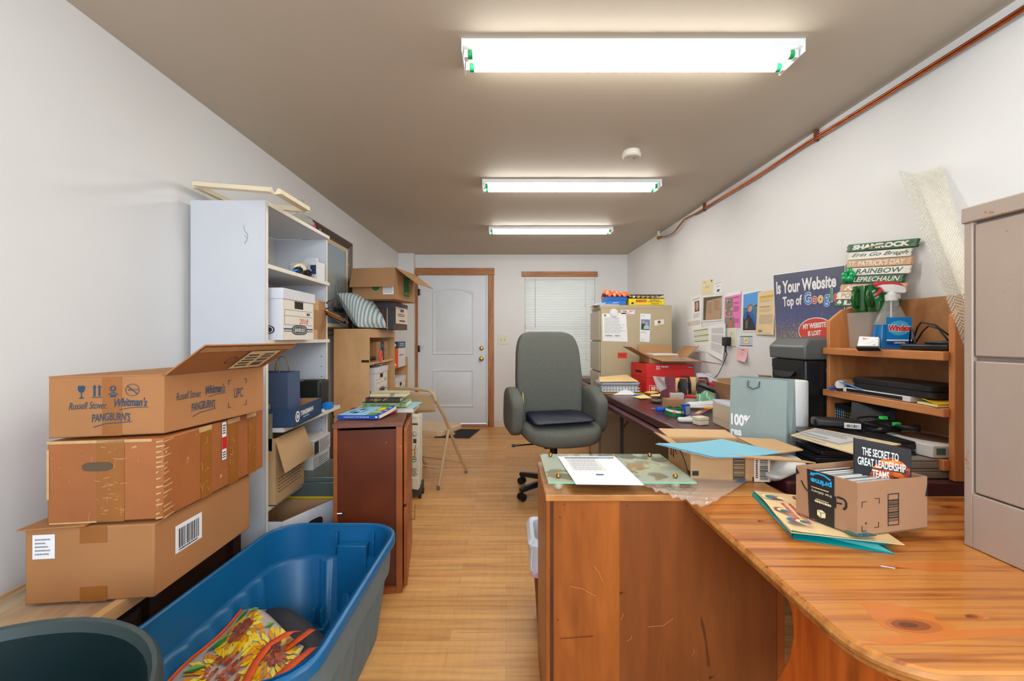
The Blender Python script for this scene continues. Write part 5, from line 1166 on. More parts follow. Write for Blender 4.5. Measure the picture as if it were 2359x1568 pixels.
m = M(); m.lines(S, .08, .28, .94, .86, 14, .3, .001, 0, .3); m.disc(S, .12, .93, .05, .04, .001, 1); m.rect(S, .08, .12, .44, .24, .0012, 3); m.rect(S, .46, .12, .74, .24, .0012, 3); m.text(S, 'THERMAL', .10, .18, .40, .22, .002, 2, bold=.03); m.text(S, 'FIRST', .50, .18, .70, .22, .002, 2, bold=.03); m.build('typed_print', [GREYINK, BRASS, NAVY, mat('card_white', (232, 232, 230), .6)], t, world=True)
m = M(); p = CF(1413.5, 720); m.lathe([(.038, 0), (.038, -.008), (.034, -.014), (.022, -.014), (.020, -.010), (.018, -.014), (0, -.016)], (p.x, cy0 - .003, p.z), 28, axis='y'); tag(m.build('round_magnet', mat('magnet_white', (236, 236, 238), .3), world=True, loc=(p.x, cy0 - .003, p.z), smooth='auto'), 'round white plastic magnet at the top of the typed letter', 'magnet')
t, S = poster('magnet_strip', 'wide white business magnet beside the round magnet on the tan cabinet', 'magnet', cab(1431, 714, 1462, 723), PAPER); m = M(); m.text(S, 'THERMAL', .06, .5, .45, .85, .001, 0, bold=.03); m.text(S, 'FIRST', .56, .5, .9, .85, .001, 1, bold=.03); m.lines(S, .1, .15, .9, .4, 1, .5, .001, 1); m.build('printing', [NAVY, RED], t, world=True)
t, S = poster('photo_note', 'narrow white note with a photo of a couple on the tan filing cabinet', 'paper', [CF(1474, 786), CF(1496, 788), CF(1499, 723), CF(1475, 722)], PAPER)
m = M(); m.rect(S, .08, .42, .95, .80, .001, 0); m.rect(S, .08, .42, .95, .50, .0014, 4); m.disc(S, .32, .70, .13, .05, .002, 1); m.poly(S, [(.1, .48), (.12, .62), (.3, .66), (.5, .62), (.5, .48)], .0018, 2); m.disc(S, .62, .66, .13, .055, .0026, 1); m.poly(S, [(.35, .46), (.4, .57), (.62, .61), (.85, .57), (.92, .46)], .0024, 3); m.lines(S, .1, .3, .8, .38, 3, .3, .001, 5); m.lines(S, .1, .05, .6, .1, 2, .3, .001, 5); m.lines(S, .1, .88, .5, .95, 2, .3, .001, 5)
m.build('couple_photo', [mat('photo_sky', (104, 142, 190), .5), SKIN, DARKGREY, mat('lilac', (196, 190, 214), .6), GREEN, GREYINK], t, world=True)
t, S = poster('business_card', 'small cream business card on the right of the tan cabinet side', 'card', [CF(1508, 750), CF(1530, 746), CF(1529, 735), CF(1507, 738)], mat('cream_card', (240, 234, 214), .6)); m = M(); m.disc(S, .5, .6, .16, .22, .001, 0); m.lines(S, .3, .15, .7, .3, 1, .6, .001, 1); m.build('card_print', [DARKGREY, RED], t, world=True)
t, S = poster('red_card', 'small red card stuck low on the tan cabinet side', 'card', cab(1423, 812, 1444, 825), mat('red_card_stock', (224, 70, 46), .6)); m = M(); m.lines(S, .2, .3, .9, .8, 3, .4, .001, 0); m.disc(S, .12, .62, .06, .12, .001, 0); m.build('card_print', mat('dark_red_ink', (120, 24, 20), .6), t, world=True)
# stuff on top of the cabinet
t = thing('document_stack', 'white loose papers overhanging the left corner of the tan cabinet', 'papers', (cxl, cy0 + .1, czt)); m = M()
for k in range(4): m.prism([(cxl - .06 + .01 * k, cy0 + .02 + .02 * k, czt + .003 + .006 * k), (cxl + .17, cy0 + .01 * k, czt + .003 + .012 * k), (cxl + .19, cy0 + .3, czt + .003 + .012 * k), (cxl - .04 + .01 * k, cy0 + .31, czt + .003 + .006 * k)], (0, 0, .004), k % 2)
m.build('loose_sheets', [PAPER, mat('sheet_blue', (140, 180, 212), .6)], t, world=True)
t = thing('blue_box', 'flat bright blue box on the tan filing cabinet', 'box', (at(1420, 0, 3.95).x, 3.95, czt)); m = M(); xa, xb_ = at(1397, 0, 3.95).x, at(1445, 0, 3.95).x; m.box((xa, 3.95, czt + .045), (xb_, 4.15, czt + .085)); m.box((xa, 3.95, czt + .003), (xb_ - .01, 4.15, czt + .045), 1); m.build('carton', [mat('royal_blue', (22, 104, 190), .4), mat('royal_blue_dark', (40, 116, 200), .4)], t, world=True, bevel=.003)
t = thing('orange_bag', 'crumpled orange plastic bag on top of the tan cabinet', 'bag', (at(1420, 0, 4).x, 4.0, czt + .09)); m = M()
def ob(u, v):
    x = at(1392 + 54 * u, 0, 4.0).x; return Vector((x, 3.93 + .22 * v, czt + .09 + .075 * math.sin(PI * v) * (.45 + .55 * abs(math.sin(u * 8.5))) * (1 - .5 * u) + .01 * math.sin(u * 30 + v * 11)))
m.grid(ob, 26, 10, thick=.002); m.build('bag_film', mat('orange_film', (250, 112, 56), .35, alpha=.92), t, world=True, smooth=True)
t = thing('folder_box', 'flat yellow hanging folder box on the tan filing cabinet', 'box', (at(1488, 0, 3.95).x, 3.95, czt)); xa, xb_ = at(1449, 0, 3.93).x, at(1530, 0, 3.93).x
m = M(); m.box((xa, 3.93, czt + .003), (xb_, 4.2, czt + .062)); m.build('carton', mat('carton_yellow', (246, 214, 30), .5), t, world=True, bevel=.003)
S = Surf((xa, 3.93, czt + .003), (xb_, 3.93, czt + .003), tl=(xa, 3.93, czt + .062)); m = M(); m.text(S, 'MAMASON', .20, .42, .50, .88, .001, 0, bold=.05); m.text(S, 'Box Bottom', .60, .66, .86, .90, .001, 1, bold=.02); m.text(S, 'Hanging Folders', .55, .40, .92, .62, .001, 1, bold=.02); m.lines(S, .62, .1, .88, .34, 2, .5, .001, 1, .1); m.disc(S, .1, .3, .04, .15, .001, 1); m.build('carton_print', [RED, INK], t, world=True)
t = thing('cardboard_sheets', 'flattened cardboard under crumpled clear film on the yellow folder box', 'cardboard', ((xa + xb_) / 2, 3.95, czt + .065)); m = M(); m.box((xa - .01, 3.95, czt + .066), (xb_ + .01, 4.2, czt + .072)); m.box((xa + .03, 3.96, czt + .098), (xb_ + .01, 4.2, czt + .104)); m.grid(lambda u, v: (xa + .01 + (xb_ - xa - .05) * u, 3.93 + .2 * v, czt + .075 + .03 * math.sin(PI * v) + .008 * math.sin(u * 40 + v * 9)), 24, 8, 1, thick=.002); m.build('board_sheet', [mat('grey_board', (96, 84, 70), .8), mat('wrinkled_film', (178, 158, 132), .25, alpha=.85)], t, world=True)
# ---- wood desk beyond
DSK = wood('desk_brown', (124, 84, 52), (160, 112, 72), (20, 2, 20), .4)
t = thing('wooden_desk', 'brown wooden desk under the window beyond the tan cabinet', 'desk', (1.2, 4.9, 0)); m = M(); m.box((.845, 4.34, .70), (1.62, 5.5, .725)); m.build('desktop', DSK, t, world=True, bevel=.003)
for (x, y) in ((.86, 4.36), (.86, 5.44)): m = M(); m.box((x, y, 0), (x + .05, y + .05, .70)); m.build('leg', DSK, t, world=True)
for y in (4.45,): m = M(); m.box((.88, 4.36, .0), (1.6, 4.38, .7)); m.box((.87, 4.45, .58), (.885, 5.4, .70)); m.build('modesty_panel', DSK, t, world=True)
t = thing('keyboard', 'black keyboard on the brown desk beyond the office chair', 'keyboard', (.95, 4.7, .725)); m = M(); m.box((.87, 4.50, .726), (1.05, 4.95, .74)); m.build('keyboard_base', BLACK, t, world=True, bevel=.003); m = M()
for i in range(4):
    for j in range(14): m.box((.885 + i * .04, 4.515 + j * .03, .74), (.917 + i * .04, 4.539 + j * .03, .747))
m.build('keys', DARKGREY, t, world=True)
# ---- dresser (honey wood chest, back towards us)
HON = wood('honey_maple', (134, 68, 20), (184, 106, 42), (10, 10, 1.4), .35, fine=.15, contrast=(.25, .8)); HONT = wood('worn_honey_top', (150, 90, 42), (208, 146, 80), (2, 10, 10), .35, contrast=(.2, .7)); HONP = wood('brown_back_board', (112, 58, 22), (150, 86, 40), (9, 9, 1.2), .38, fine=.12, contrast=(.2, .85))
dxl, dxr, dyn, dyf = .122, .850, 1.297, 1.635; dzt = .745
t = thing('wooden_chest', 'honey brown wooden chest with its plain back toward the camera', 'chest', ((dxl + dxr) / 2, (dyn + dyf) / 2, 0))
m = M(); m.box((dxl, dyn, 0), (dxl + .022, dyf, dzt - .02)); m.build('side_panel', HON, t, world=True, bevel=.002); m = M(); m.box((dxr - .022, dyn, 0), (dxr, dyf, dzt - .02)); m.build('side_panel', HON, t, world=True, bevel=.002)
m = M(); m.box((dxl - .002, dyn - .004, dzt - .02), (dxr + .002, dyf, dzt)); m.build('top_board', HONT, t, world=True, bevel=.003)
m = M(); m.box((dxl + .022, dyn + .004, .01), (dxl + .225, dyn + .01, dzt - .02)); m.build('back_board', HON, t, world=True); m = M(); m.box((dxl + .225, dyn + .003, .01), (dxr - .022, dyn + .009, dzt - .02)); m.build('back_board', HONP, t, world=True)
m = M(); m.box((dxl + .012, dyn - .002, 0), (dxl + .022, dyn + .004, dzt - .02)); m.build('dark_seam', DARKW, t, world=True)
m = M(); m.box((dxl + .022, dyf - .02, 0), (dxr - .022, dyf, dzt - .02)); m.build('front_panel', HON, t, world=True)
m = M(); S = Surf((dxl + .022, dyn + .0025, 0), (dxr - .022, dyn + .0025, 0), tl=(dxl + .022, dyn + .0025, dzt - .02))
for (u, v, a, l) in ((.19, .60, 2.6, .12), (.22, .66, 1.9, .08), (.42, .47, .1, .12), (.55, .22, .05, .1), (.38, .12, .9, .07), (.3, .50, 1.0, .03), (.62, .35, 1.1, .03), (.33, .41, .6, .03)):
    m.stroke(S, [(u, v), (u + l * .6 * math.cos(a), v + l * .5 * math.sin(a)), (u + l * math.cos(a + .2), v + l * math.sin(a + .2))], .002, .0012, 0)
m.stroke(S, [(.03, .42), (.18, .43)], .003, .0012, 1, 1); 
for (u, v) in ((.30, .61), (.31, .22), (.70, .255)): m.disc(S, u, v, .006, .006, .0014, 1, 8); m.stroke(S, [(u, v + .003), (u + .02, v + .004)], .003, .0014, 1)
for (u, v) in ((.05, .985), (.33, .98), (.03, .93), (.02, .50), (.02, .18)): m.disc(S, u, v, .004, .004, .0014, 1, 8)
m.poly(S, [(.66, .52), (.675, .47), (.70, .31), (.69, .30), (.68, .40), (.66, .48)], .0014, 1)
m.build('scratches', [mat('pale_scratch', (202, 138, 84), .5), mat('dark_stain', (92, 50, 24), .5)], t, world=True)
# ---- pine desk
PINE = wood('pine_board', (158, 78, 26), (222, 144, 66), (.9, 34, 5), .28, knots=.7, contrast=(.36, .54), fine=.16, plank=(1, .11), coat=.3)
PINEV = wood('pine_upright', (172, 74, 22), (212, 116, 42), (5, 14, 1.4), .35, knots=.5); PINEE = wood('pine_edge', (150, 88, 36), (210, 146, 76), (3, 26, 3), .35)
pzt = .742; pxl, pyn, pyf = .547, .612, 1.290; pxr = 1.60
t = thing('pine_desk', 'orange knotty pine desk with a rounded corner, nearest the camera on the right', 'desk', (1.1, .95, 0))
def ploop(z, o): 
    r = .10; pts = []
    for i in range(9): a = math.radians(180 + 90 * i / 8); pts.append((pxl + r + (r + o) * math.cos(a), pyn + r + (r + o) * math.sin(a)))
    return [Vector((x, y, z)) for x, y in pts] + [Vector((pxr, pyn - o, z)), Vector((pxr, pyf, z)), Vector((pxl - o, pyf, z))]
m = M(); m.loft([ploop(pzt - .0045, .0), ploop(pzt, -.004)], cap=(True, True)); m.build('desktop', PINE, t, world=True)
m = M(); m.loft([ploop(pzt - .036, -.014), ploop(pzt - .030, -.004), ploop(pzt - .024, -.002), ploop(pzt - .021, -.007), ploop(pzt - .017, .003), ploop(pzt - .010, .005), ploop(pzt - .004, .0005)], cap=(True, True)); m.build('moulded_edge', PINEE, t, world=True, smooth='auto', angle=50)
m = M(); S = Surf((pxl, pyn, pzt), (pxr, pyn, pzt), tl=(pxl, pyf, pzt)); rn = random.Random(4)
for (px, py, a_, b_) in ((2196, 1168, .020, .013), (1998, 1236, .012, .008), (2110, 1440, .030, .016), (2250, 1420, .010, .006), (1760, 1200, .008, .005)):
    c_ = on(px, py, pzt); u, v = (c_.x - pxl) / (pxr - pxl), (c_.y - pyn) / (pyf - pyn)
    for k, (s_, mt) in enumerate(((1.9, 0), (1.45, 1), (1.0, 2), (.5, 3))): m.disc(S, u - .004 * k, v, a_ * s_, b_ * s_ * 1.2, .0003 + .0002 * k, mt, 20)
for (pts) in ([(1978, 1388), (2060, 1392), (2150, 1412), (2160, 1442), (2090, 1444), (2050, 1420), (2040, 1440), (2010, 1424)], [(1990, 1473), (2160, 1452), (2359, 1446), (2359, 1462), (2160, 1476), (2060, 1486)], [(2010, 1300), (2160, 1294), (2300, 1310), (2160, 1316)], [(1850, 1240), (2000, 1246), (1900, 1252)]):
    m.add([on(a_, b_, pzt) + Vector((0, 0, .0002)) for a_, b_ in pts], [tuple(range(len(pts)))], 0)
m.build('pine_knots', [mat('knot_halo', (196, 112, 46), .28, coat=.3), mat('knot_ring', (178, 98, 42), .28, coat=.3), mat('knot_core', (136, 70, 32), .3), mat('knot_heart', (100, 50, 26), .35)], t, world=True)
m = M(); prof = [(.62, 0), (.93, 0), (.945, .10), (.965, .25), (.955, .38), (.925, .48), (.885, .56), (.87, .62), (.875, .66), (.905, pzt - .036), (.62, pzt - .036)]
m.prism([(.585, y, z) for y, z in prof], (.022, 0, 0)); m.build('scalloped_leg', PINEV, t, world=True, bevel=.006)
m = M(); m.prism([(1.55, y, z) for y, z in prof], (.022, 0, 0)); m.build('scalloped_leg', PINEV, t, world=True, bevel=.006)
m = M(); m.box((.69, pyf - .30, .35), (1.55, pyf - .28, pzt - .036)); m.build('stretcher_panel', PINEV, t, world=True)
m = M(); m.box((.607, .66, pzt - .13), (1.55, .68, pzt - .036)); m.build('apron', PINEV, t, world=True)
# ---- rusty brown two-drawer cabinet on the desk
RST = scuffed('rust_speckled_enamel', (166, 150, 138), (158, 108, 66), 16, .645, .42, .05)
cbx, cby1, cby0, cbt = 1.066, .991, .56, H + 295 * .992 / K
t = thing('metal_cabinet', 'rust speckled brown metal two drawer cabinet standing on the pine desk', 'filing cabinet', (1.3, .78, pzt))
m = M(); m.box((cbx + .0145, cby0 + .001, pzt + .001), (1.54, cby1 - .001, cbt - .002)); m.build('cabinet_body', RST, t, world=True, bevel=.004)
m = M(); m.box((cbx, cby1 - .018, pzt + .001), (cbx + .014, cby1, cbt - .035)); m.box((cbx, cby0, pzt + .001), (cbx + .014, cby0 + .018, cbt - .035)); m.box((cbx, cby0 + .018, pzt + .001), (cbx + .014, cby1 - .018, pzt + .125)); m.build('face_frame', RST, t, world=True, bevel=.002)
m = M(); m.box((cbx - .004, cby0, cbt - .036), (1.54, cby1 + .003, cbt)); m.build('top_cap', RST, t, world=True, bevel=.003)
zsplit = H - 50 * .985 / K
for (za, zb_) in ((pzt + .128, zsplit - .004), (zsplit + .006, cbt - .042)):
    m = M(); m.box((cbx + .002, cby0 + .021, za), (cbx + .014, cby1 - .021, zb_)); dr = m.build('drawer', RST, t, world=True, bevel=.003)
    m = M(); zz = zb_ - .12; m.tube([(cbx + .002, .74, zz), (cbx - .025, .74, zz), (cbx - .025, .84, zz), (cbx + .002, .84, zz)], .006, 8); m.build('drawer_pull', CHROME, dr, smooth='auto')
# ---- wooden hutch on the table
FIR = wood('orange_fir', (188, 116, 62), (222, 152, 92), (8, 8, 1.2), .45, fine=.12); FIRH = wood('orange_fir_board', (186, 114, 62), (220, 150, 94), (8, 1.2, 10), .45, fine=.12); FIRB = wood('dull_fir_back', (176, 120, 74), (202, 148, 98), (6, 4, 2), .55)
hx, hxb, hyn, hyf = 1.440, 1.615, 1.385, 1.895
t = thing('wooden_hutch', 'orange wood desk hutch with three shelves standing on the maroon table', 'shelf unit', (1.53, 1.64, ZTB))
zf_, zb2 = 1.296, 1.376
for (ya_, yb_) in ((hyn - .02, hyn), (hyf, hyf + .018)):
    m = M(); m.prism([(hx, ya_, ZTB + .001), (hxb + .01, ya_, ZTB + .001), (hxb + .01, ya_, zb2), (hx + .06, ya_, zb2 - .03), (hx, ya_, zf_)], (0, yb_ - ya_, 0)); m.build('side_panel', FIR, t, world=True, bevel=.002)
m = M(); m.box((hxb, hyn, ZTB + .001), (hxb + .010, hyf, zb2)); m.build('back_panel', FIRB, t, world=True)
HS = []
for (z, th, name) in ((1.1775, .030, 'shelf'), (.993, .029, 'shelf'), (.826, .036, 'shelf')):
    m = M(); m.box((hx + .0, hyn, z - .018), (hxb, hyf, z)); s_ = m.build(name, FIRH, t, world=True)
    m = M(); m.box((hx - .022, hyn - .006, z - th), (hx + .0, hyf + .012, z)); q_ = m.build('shelf_nosing', FIRH, s_, world=True, bevel=.003)
m = M(); 
for z in (1.175, 1.04): m.cyl((hx + .055, hyn - .022, z), (hx + .055, hyn - .018, z), .003, 8)
m.build('screw_heads', CHROME, t, world=True)
# ---- perforated metal channel leaning behind
PM, nt, bq = _new('perforated_metal'); tc = nt.nodes.new('ShaderNodeTexCoord'); sp = nt.nodes.new('ShaderNodeSeparateXYZ'); nt.links.new(tc.outputs['UV'], sp.inputs[0])
def mth(op, a, b=None):
    n = nt.nodes.new('ShaderNodeMath'); n.operation = op
    for i, x in enumerate((a, b)):
        if x is None: continue
        if hasattr(x, 'is_linked'): nt.links.new(x, n.inputs[i])
        else: n.inputs[i].default_value = x
    return n.outputs[0]
uu = mth('MULTIPLY', sp.outputs[0], 2 * PI); vv_ = mth('MULTIPLY', sp.outputs[1], 2 * PI)
s1 = mth('MULTIPLY', mth('SINE', uu), mth('SINE', vv_)); al = mth('LESS_THAN', s1, .18); nt.links.new(al, bq.inputs['Alpha']); bq.inputs['Base Color'].default_value = rgb(214, 208, 190); bq.inputs['Metallic'].default_value = .1; bq.inputs['Roughness'].default_value = .45
t = thing('perforated_channel', 'long white perforated metal channel leaning on the wall beside the hutch', 'metal channel', (1.5, 1.35, .8))
A1, A2, A3 = at(2068, 390, 1.64), at(2105, 400, 1.66), at(2170, 380, 1.585)
B1, B2, B3 = at(2222, 800, 1.24), at(2250, 770, 1.30), at(2290, 740, 1.30)
B1, B2, B3 = [A + (B - A) * 1.35 for A, B in ((A1, B1), (A2, B2), (A3, B3))]
def uvquad(me_name, a, b, c, d_, nu, nv, parent):
    me = bpy.data.meshes.new(me_name); T = mw(parent).inverted(); me.from_pydata([tuple(T @ Vector(p)) for p in (a, b, c, d_)], [], [(0, 1, 2, 3)])
    uv = me.uv_layers.new(name='uv')
    for l, x in zip(uv.data, ((0, 0), (nu, 0), (nu, nv), (0, nv))): l.uv = x
    me.materials.append(PM); o = bpy.data.objects.new(me_name, me); COL.objects.link(o); o.parent = parent
uvquad('narrow_flange', B1, B2, A2, A1, 6, 75, t); uvquad('wide_face', B2, B3, A3, A2, 12, 75, t)
# ================================================================ papers on the right wall
def wp(px, py, off=.0): 
    D = 1.645 * K / (px - CX); p = at(px, py, D); return Vector((xr(D) - .001 - off, D, H + (CY - py) * D / K))
def wpaper(name, label, cat, tl, tr, br, bl, mt, off=0.0, curl=0.0, group=None):
    return poster(name, label, cat, [wp(*bl, off), wp(*br, off), wp(*tr, off), wp(*tl, off)], mt, curl=curl, group=group)
t, S = wpaper('flyer', 'white flyer with a small portrait of a smiling woman, leftmost on the right wall', 'paper', (1593, 685), (1617, 677), (1618, 742), (1594, 746), PAPER, .002)
m = M(); m.rect(S, .34, .42, .78, .80, .001, 0); m.disc(S, .56, .62, .17, .15, .0016, 1); m.poly(S, [(.36, .42), (.36, .78), (.46, .80), (.42, .6), (.42, .42)], .002, 2); m.poly(S, [(.76, .42), (.76, .7), (.7, .8), (.7, .5)], .002, 2); m.lines(S, .15, .84, .9, .92, 2, .35, .001, 3); m.lines(S, .2, .08, .85, .36, 5, .3, .001, 4); m.build('portrait_print', [mat('warm_hair', (120, 74, 56), .6), SKIN, DARKGREY, INK, GREYINK], t, world=True)
t, S = wpaper('paper_sheet', 'white sheet with a small ruled table, lower left of the wall papers', 'paper', (1583, 737), (1617, 731), (1621, 803), (1592, 806), PAPER, .006)
m = M(); m.lines(S, .05, .78, .95, .93, 4, .5, .001, 0, .05); m.build('printed_rows', mat('tan_print', (186, 160, 130), .7), t, world=True)
t, S = wpaper('envelope', 'cream stamped envelope pinned highest on the right wall', 'envelope', (1619, 646), (1643, 642), (1640, 677), (1617, 679), CREAM, .0)
m = M(); m.lines(S, .08, .80, .4, .92, 2, .4, .001, 0); m.lines(S, .3, .42, .75, .6, 3, .35, .001, 0); m.rect(S, .84, .82, .95, .95, .001, 1); m.build('address_print', [GREYINK, NAVY], t, world=True)
t, S = wpaper('thank_you_card', 'small white thank you card with a graduation cap on the right wall', 'card', (1646, 652), (1664, 646), (1664, 674), (1645, 677), PAPER, .0)
m = M(); m.text(S, 'Thank You', .25, .58, .8, .68, .001, 0); m.poly(S, [(.3, .28), (.55, .36), (.8, .28), (.55, .2)], .001, 0); m.rect(S, .42, .14, .66, .24, .0014, 0); m.rect(S, .1, .88, .9, .91, .001, 0); m.build('blue_print', NAVY, t, world=True)
t, S = wpaper('photo_print', 'white bordered photo of a brown document page on the right wall', 'photo', (1620, 682), (1666, 677), (1664, 738), (1619, 741), PAPER, .003)
m = M(); m.rect(S, .05, .06, .98, .94, .001, 0); m.poly(S, [(.18, .07), (.96, .07), (.98, .88), (.24, .80)], .0016, 1); m.lines(S, .28, .3, .55, .72, 10, .35, .002, 2, .3); m.lines(S, .62, .4, .92, .8, 8, .35, .002, 2, .3); m.build('photo_image', [mat('photo_dark', (84, 76, 66), .5), mat('photo_tan', (186, 152, 126), .5), mat('photo_ink', (120, 98, 84), .5)], t, world=True)
t, S = wpaper('photo_collage', 'bright pink sheet with two small outdoor photos on the right wall', 'paper', (1671, 679), (1709, 671), (1706, 754), (1670, 754), PINK, .002)
m = M(); m.rect(S, .0, .93, 1, 1.03, .0005, 4); m.rect(S, .06, .34, .52, .88, .001, 0); m.rect(S, .04, .0, .66, .30, .001, 0)
for k in range(16): u = random.uniform(.08, .5); v = random.uniform(.36, .86); m.disc(S, u, v, .03, .03, .0012, 3, 6)
m.poly(S, [(.12, .36), (.3, .36), (.36, .58), (.3, .78), (.24, .78), (.22, .6), (.1, .48)], .0016, 1); m.disc(S, .28, .76, .04, .03, .002, 2); m.poly(S, [(.36, .01), (.52, .01), (.5, .16), (.47, .24), (.41, .24), (.38, .14)], .0016, 5); m.disc(S, .44, .25, .03, .025, .002, 2)
m.lines(S, .58, .66, .98, .74, 2, .35, .001, 6); m.lines(S, .58, .45, .98, .62, 5, .35, .001, 6); m.lines(S, .70, .14, .98, .26, 4, .35, .001, 6); m.lines(S, .56, .84, .98, .88, 1, .5, .001, 6)
m.build('photo_images', [mat('woods_grey', (134, 132, 120), .6), mat('coat_tan', (150, 118, 84), .6), mat('dark_hair', (52, 36, 30), .6), mat('snow_white', (214, 214, 210), .6), PAPER, ORANGE, mat('magenta_ink', (120, 20, 70), .6)], t, world=True)
t, S = wpaper('photo_print', 'photo of a person in a blue jacket by a lake, on the right wall', 'photo', (1713, 675), (1757, 665), (1754, 764), (1711, 764), PAPER, .002)
m = M(); m.rect(S, .05, .58, .96, .96, .001, 0); m.rect(S, .05, .04, .96, .62, .0008, 1); m.poly(S, [(.05, .58), (.05, .605), (.5, .60), (.96, .70), (.96, .60)], .0014, 2)
m.poly(S, [(.08, .04), (.06, .38), (.24, .50), (.38, .5), (.6, .4), (.8, .24), (.86, .04)], .0018, 3); m.poly(S, [(.3, .46), (.42, .52), (.62, .42), (.84, .2), (.9, .1), (.8, .06), (.6, .28), (.42, .42)], .0022, 4); m.poly(S, [(.08, .36), (.28, .50), (.3, .44), (.2, .30)], .0022, 4); m.poly(S, [(.20, .26), (.34, .32), (.32, .1), (.22, .06)], .0024, 6)
m.disc(S, .44, .58, .13, .085, .0026, 5); m.poly(S, [(.31, .56), (.32, .65), (.44, .69), (.56, .65), (.56, .625), (.44, .65), (.36, .61), (.34, .54)], .003, 7)
m.build('photo_image', [mat('lake_sky', (88, 158, 226), .5), mat('lake_water', (70, 116, 150), .5), mat('lake_trees', (80, 104, 48), .6), mat('jacket_black', (48, 46, 46), .6), mat('jacket_blue', (44, 92, 186), .6), SKIN, mat('jacket_grey', (110, 106, 96), .6), mat('grey_brown_hair', (128, 100, 82), .6)], t, world=True)
t, S = wpaper('notice_sheet', 'tan printed notice with a yellow highlighted line, beside the website poster', 'paper', (1749, 673), (1787, 667), (1789, 771), (1745, 770), mat('tan_paper', (232, 206, 162), .75), .004, curl=.012)
m = M(); m.rect(S, .14, .83, .98, .88, .001, 1); m.lines(S, .14, .84, .98, .9, 2, .3, .0014, 0, .1); m.lines(S, .16, .74, .95, .82, 3, .2, .001, 2); m.lines(S, .14, .62, .95, .66, 2, .35, .001, 0); m.lines(S, .14, .52, .9, .60, 3, .2, .001, 2); m.lines(S, .18, .24, .98, .46, 11, .3, .001, 2, .15); m.text(S, 'CMS', .18, .065, .36, .095, .001, 0, bold=.03); m.disc(S, .27, .09, .12, .035, .001, 0, 16, inner=.85); m.lines(S, .4, .03, .95, .045, 1, .4, .001, 2); m.build('notice_print', [INK, mat('highlighter', (244, 206, 70), .6), GREYINK], t, world=True)
t, S = wpaper('spreadsheet', 'white sheet with green highlighted table rows on the right wall', 'paper', (1598, 757), (1636, 751), (1640, 810), (1603, 811), PAPER, .010)
m = M()
for k, (mt) in enumerate((1, 0, 0, 1, 0, 0, 1)): v = .90 - .075 * k; (m.rect(S, .06, v - .03, .96, v + .02, .001, 1) if mt else m.lines(S, .06, v - .02, .96, v + .02, 2, .35, .001, 0, .05))
m.disc(S, .3, .26, .03, .02, .001, 0); m.rect(S, .1, .44, .95, .446, .001, 2); m.build('table_rows', [mat('brown_print', (160, 130, 110), .7), mat('lime_bar', (150, 176, 70), .6), GREYINK], t, world=True)
t, S = wpaper('long_letter', 'long typed letter in two overlapping pages hanging beside the wall outlet', 'paper', (1636, 750), (1676, 745), (1675, 831), (1638, 812), PAPER, .013, curl=.02)
m = M(); m.lines(S, .2, .72, .95, .90, 8, .35, .001, 0, .15); m.lines(S, .2, .44, .95, .68, 11, .35, .001, 0, .15); m.lines(S, .2, .16, .95, .40, 10, .35, .001, 0, .15); m.build('typed_print', GREYINK, t, world=True)
t, S = wpaper('torn_sheet', 'blank torn sheet hanging lowest below the spreadsheet and the long letter', 'paper', (1612, 806), (1640, 806), (1668, 838), (1614, 830), PAPER, .007)
t, S = wpaper('bank_check', 'pale blue check with a small yellow sticky note on the right wall', 'check', (1706, 774), (1735, 774), (1735, 797), (1705, 796), mat('check_blue', (206, 214, 230), .6))
m = M(); m.rect(S, 0, .93, 1, 1, .001, 0); m.rect(S, 0, 0, 1, .06, .001, 0); m.lines(S, .08, .2, .92, .86, 5, .2, .001, 1); m.rect(S, .34, .28, .68, .84, .002, 2); m.stroke(S, [(.42, .4), (.5, .7), (.56, .45), (.6, .72)], .02, .003, 1); m.build('check_print', [NAVY, GREYINK, PALEYELLOW], t, world=True)
t, S = wpaper('pink_slip', 'pale pink carbon slip curling off the right wall below the check', 'paper', (1701, 800), (1723, 802), (1727, 834), (1700, 828), PALEPINK, .001, curl=.03)
m = M(); m.lines(S, .4, .78, .75, .9, 2, .5, .001, 0); m.lines(S, .3, .4, .7, .7, 3, .2, .001, 1); m.build('slip_print', [DARKGREY, GREYINK], t, world=True)
# outlet with adapter and cable
q = [wp(1679, 797), wp(1697, 798), wp(1697, 757), wp(1679, 757)]
t = thing('wall_outlet', 'cream electrical outlet plate on the right wall with a black adapter plugged in', 'outlet', (q[0] + q[2]) / 2)
S = Surf(*q); m = M(); m.prism([S(0, 0), S(1, 0), S(1, 1), S(0, 1)], S.n * .006); m.build('cover_plate', IVORY, t, world=True, bevel=.002)
m = M(); m.disc(S, .5, .75, .22, .12, .0068, 0); m.rect(S, .42, .74, .46, .79, .0075, 1); m.rect(S, .54, .74, .58, .79, .0075, 1); m.disc(S, .5, .69, .04, .015, .0075, 1, 8); m.build('socket', [IVORY, DARKGREY], t, world=True)
t = thing('power_adapter', 'black power adapter plugged into the wall outlet, its cord dropping to the table', 'adapter', wp(1683, 787)); a = wp(1683, 787, .004)
m = M(); m.box((a.x - .045, a.y - .028, a.z - .03), (a.x - .004, a.y + .028, a.z + .035)); m.build('adapter_case', BLACK, t, world=True, bevel=.004)
m = M(); m.tube([Vector((a.x - .03, a.y, a.z - .03)), Vector((a.x - .03, a.y, a.z - .07)), wp(1682, 815, .02), wp(1672, 840, .02), wp(1664, 862, .03), wp(1652, 880, .05), Vector((1.50, wp(1650, 880).y, .80))], [.006, .005, .0025, .0025, .0025, .0025, .0025], 6); m.build('cord', BLACK, t, world=True, smooth=True)
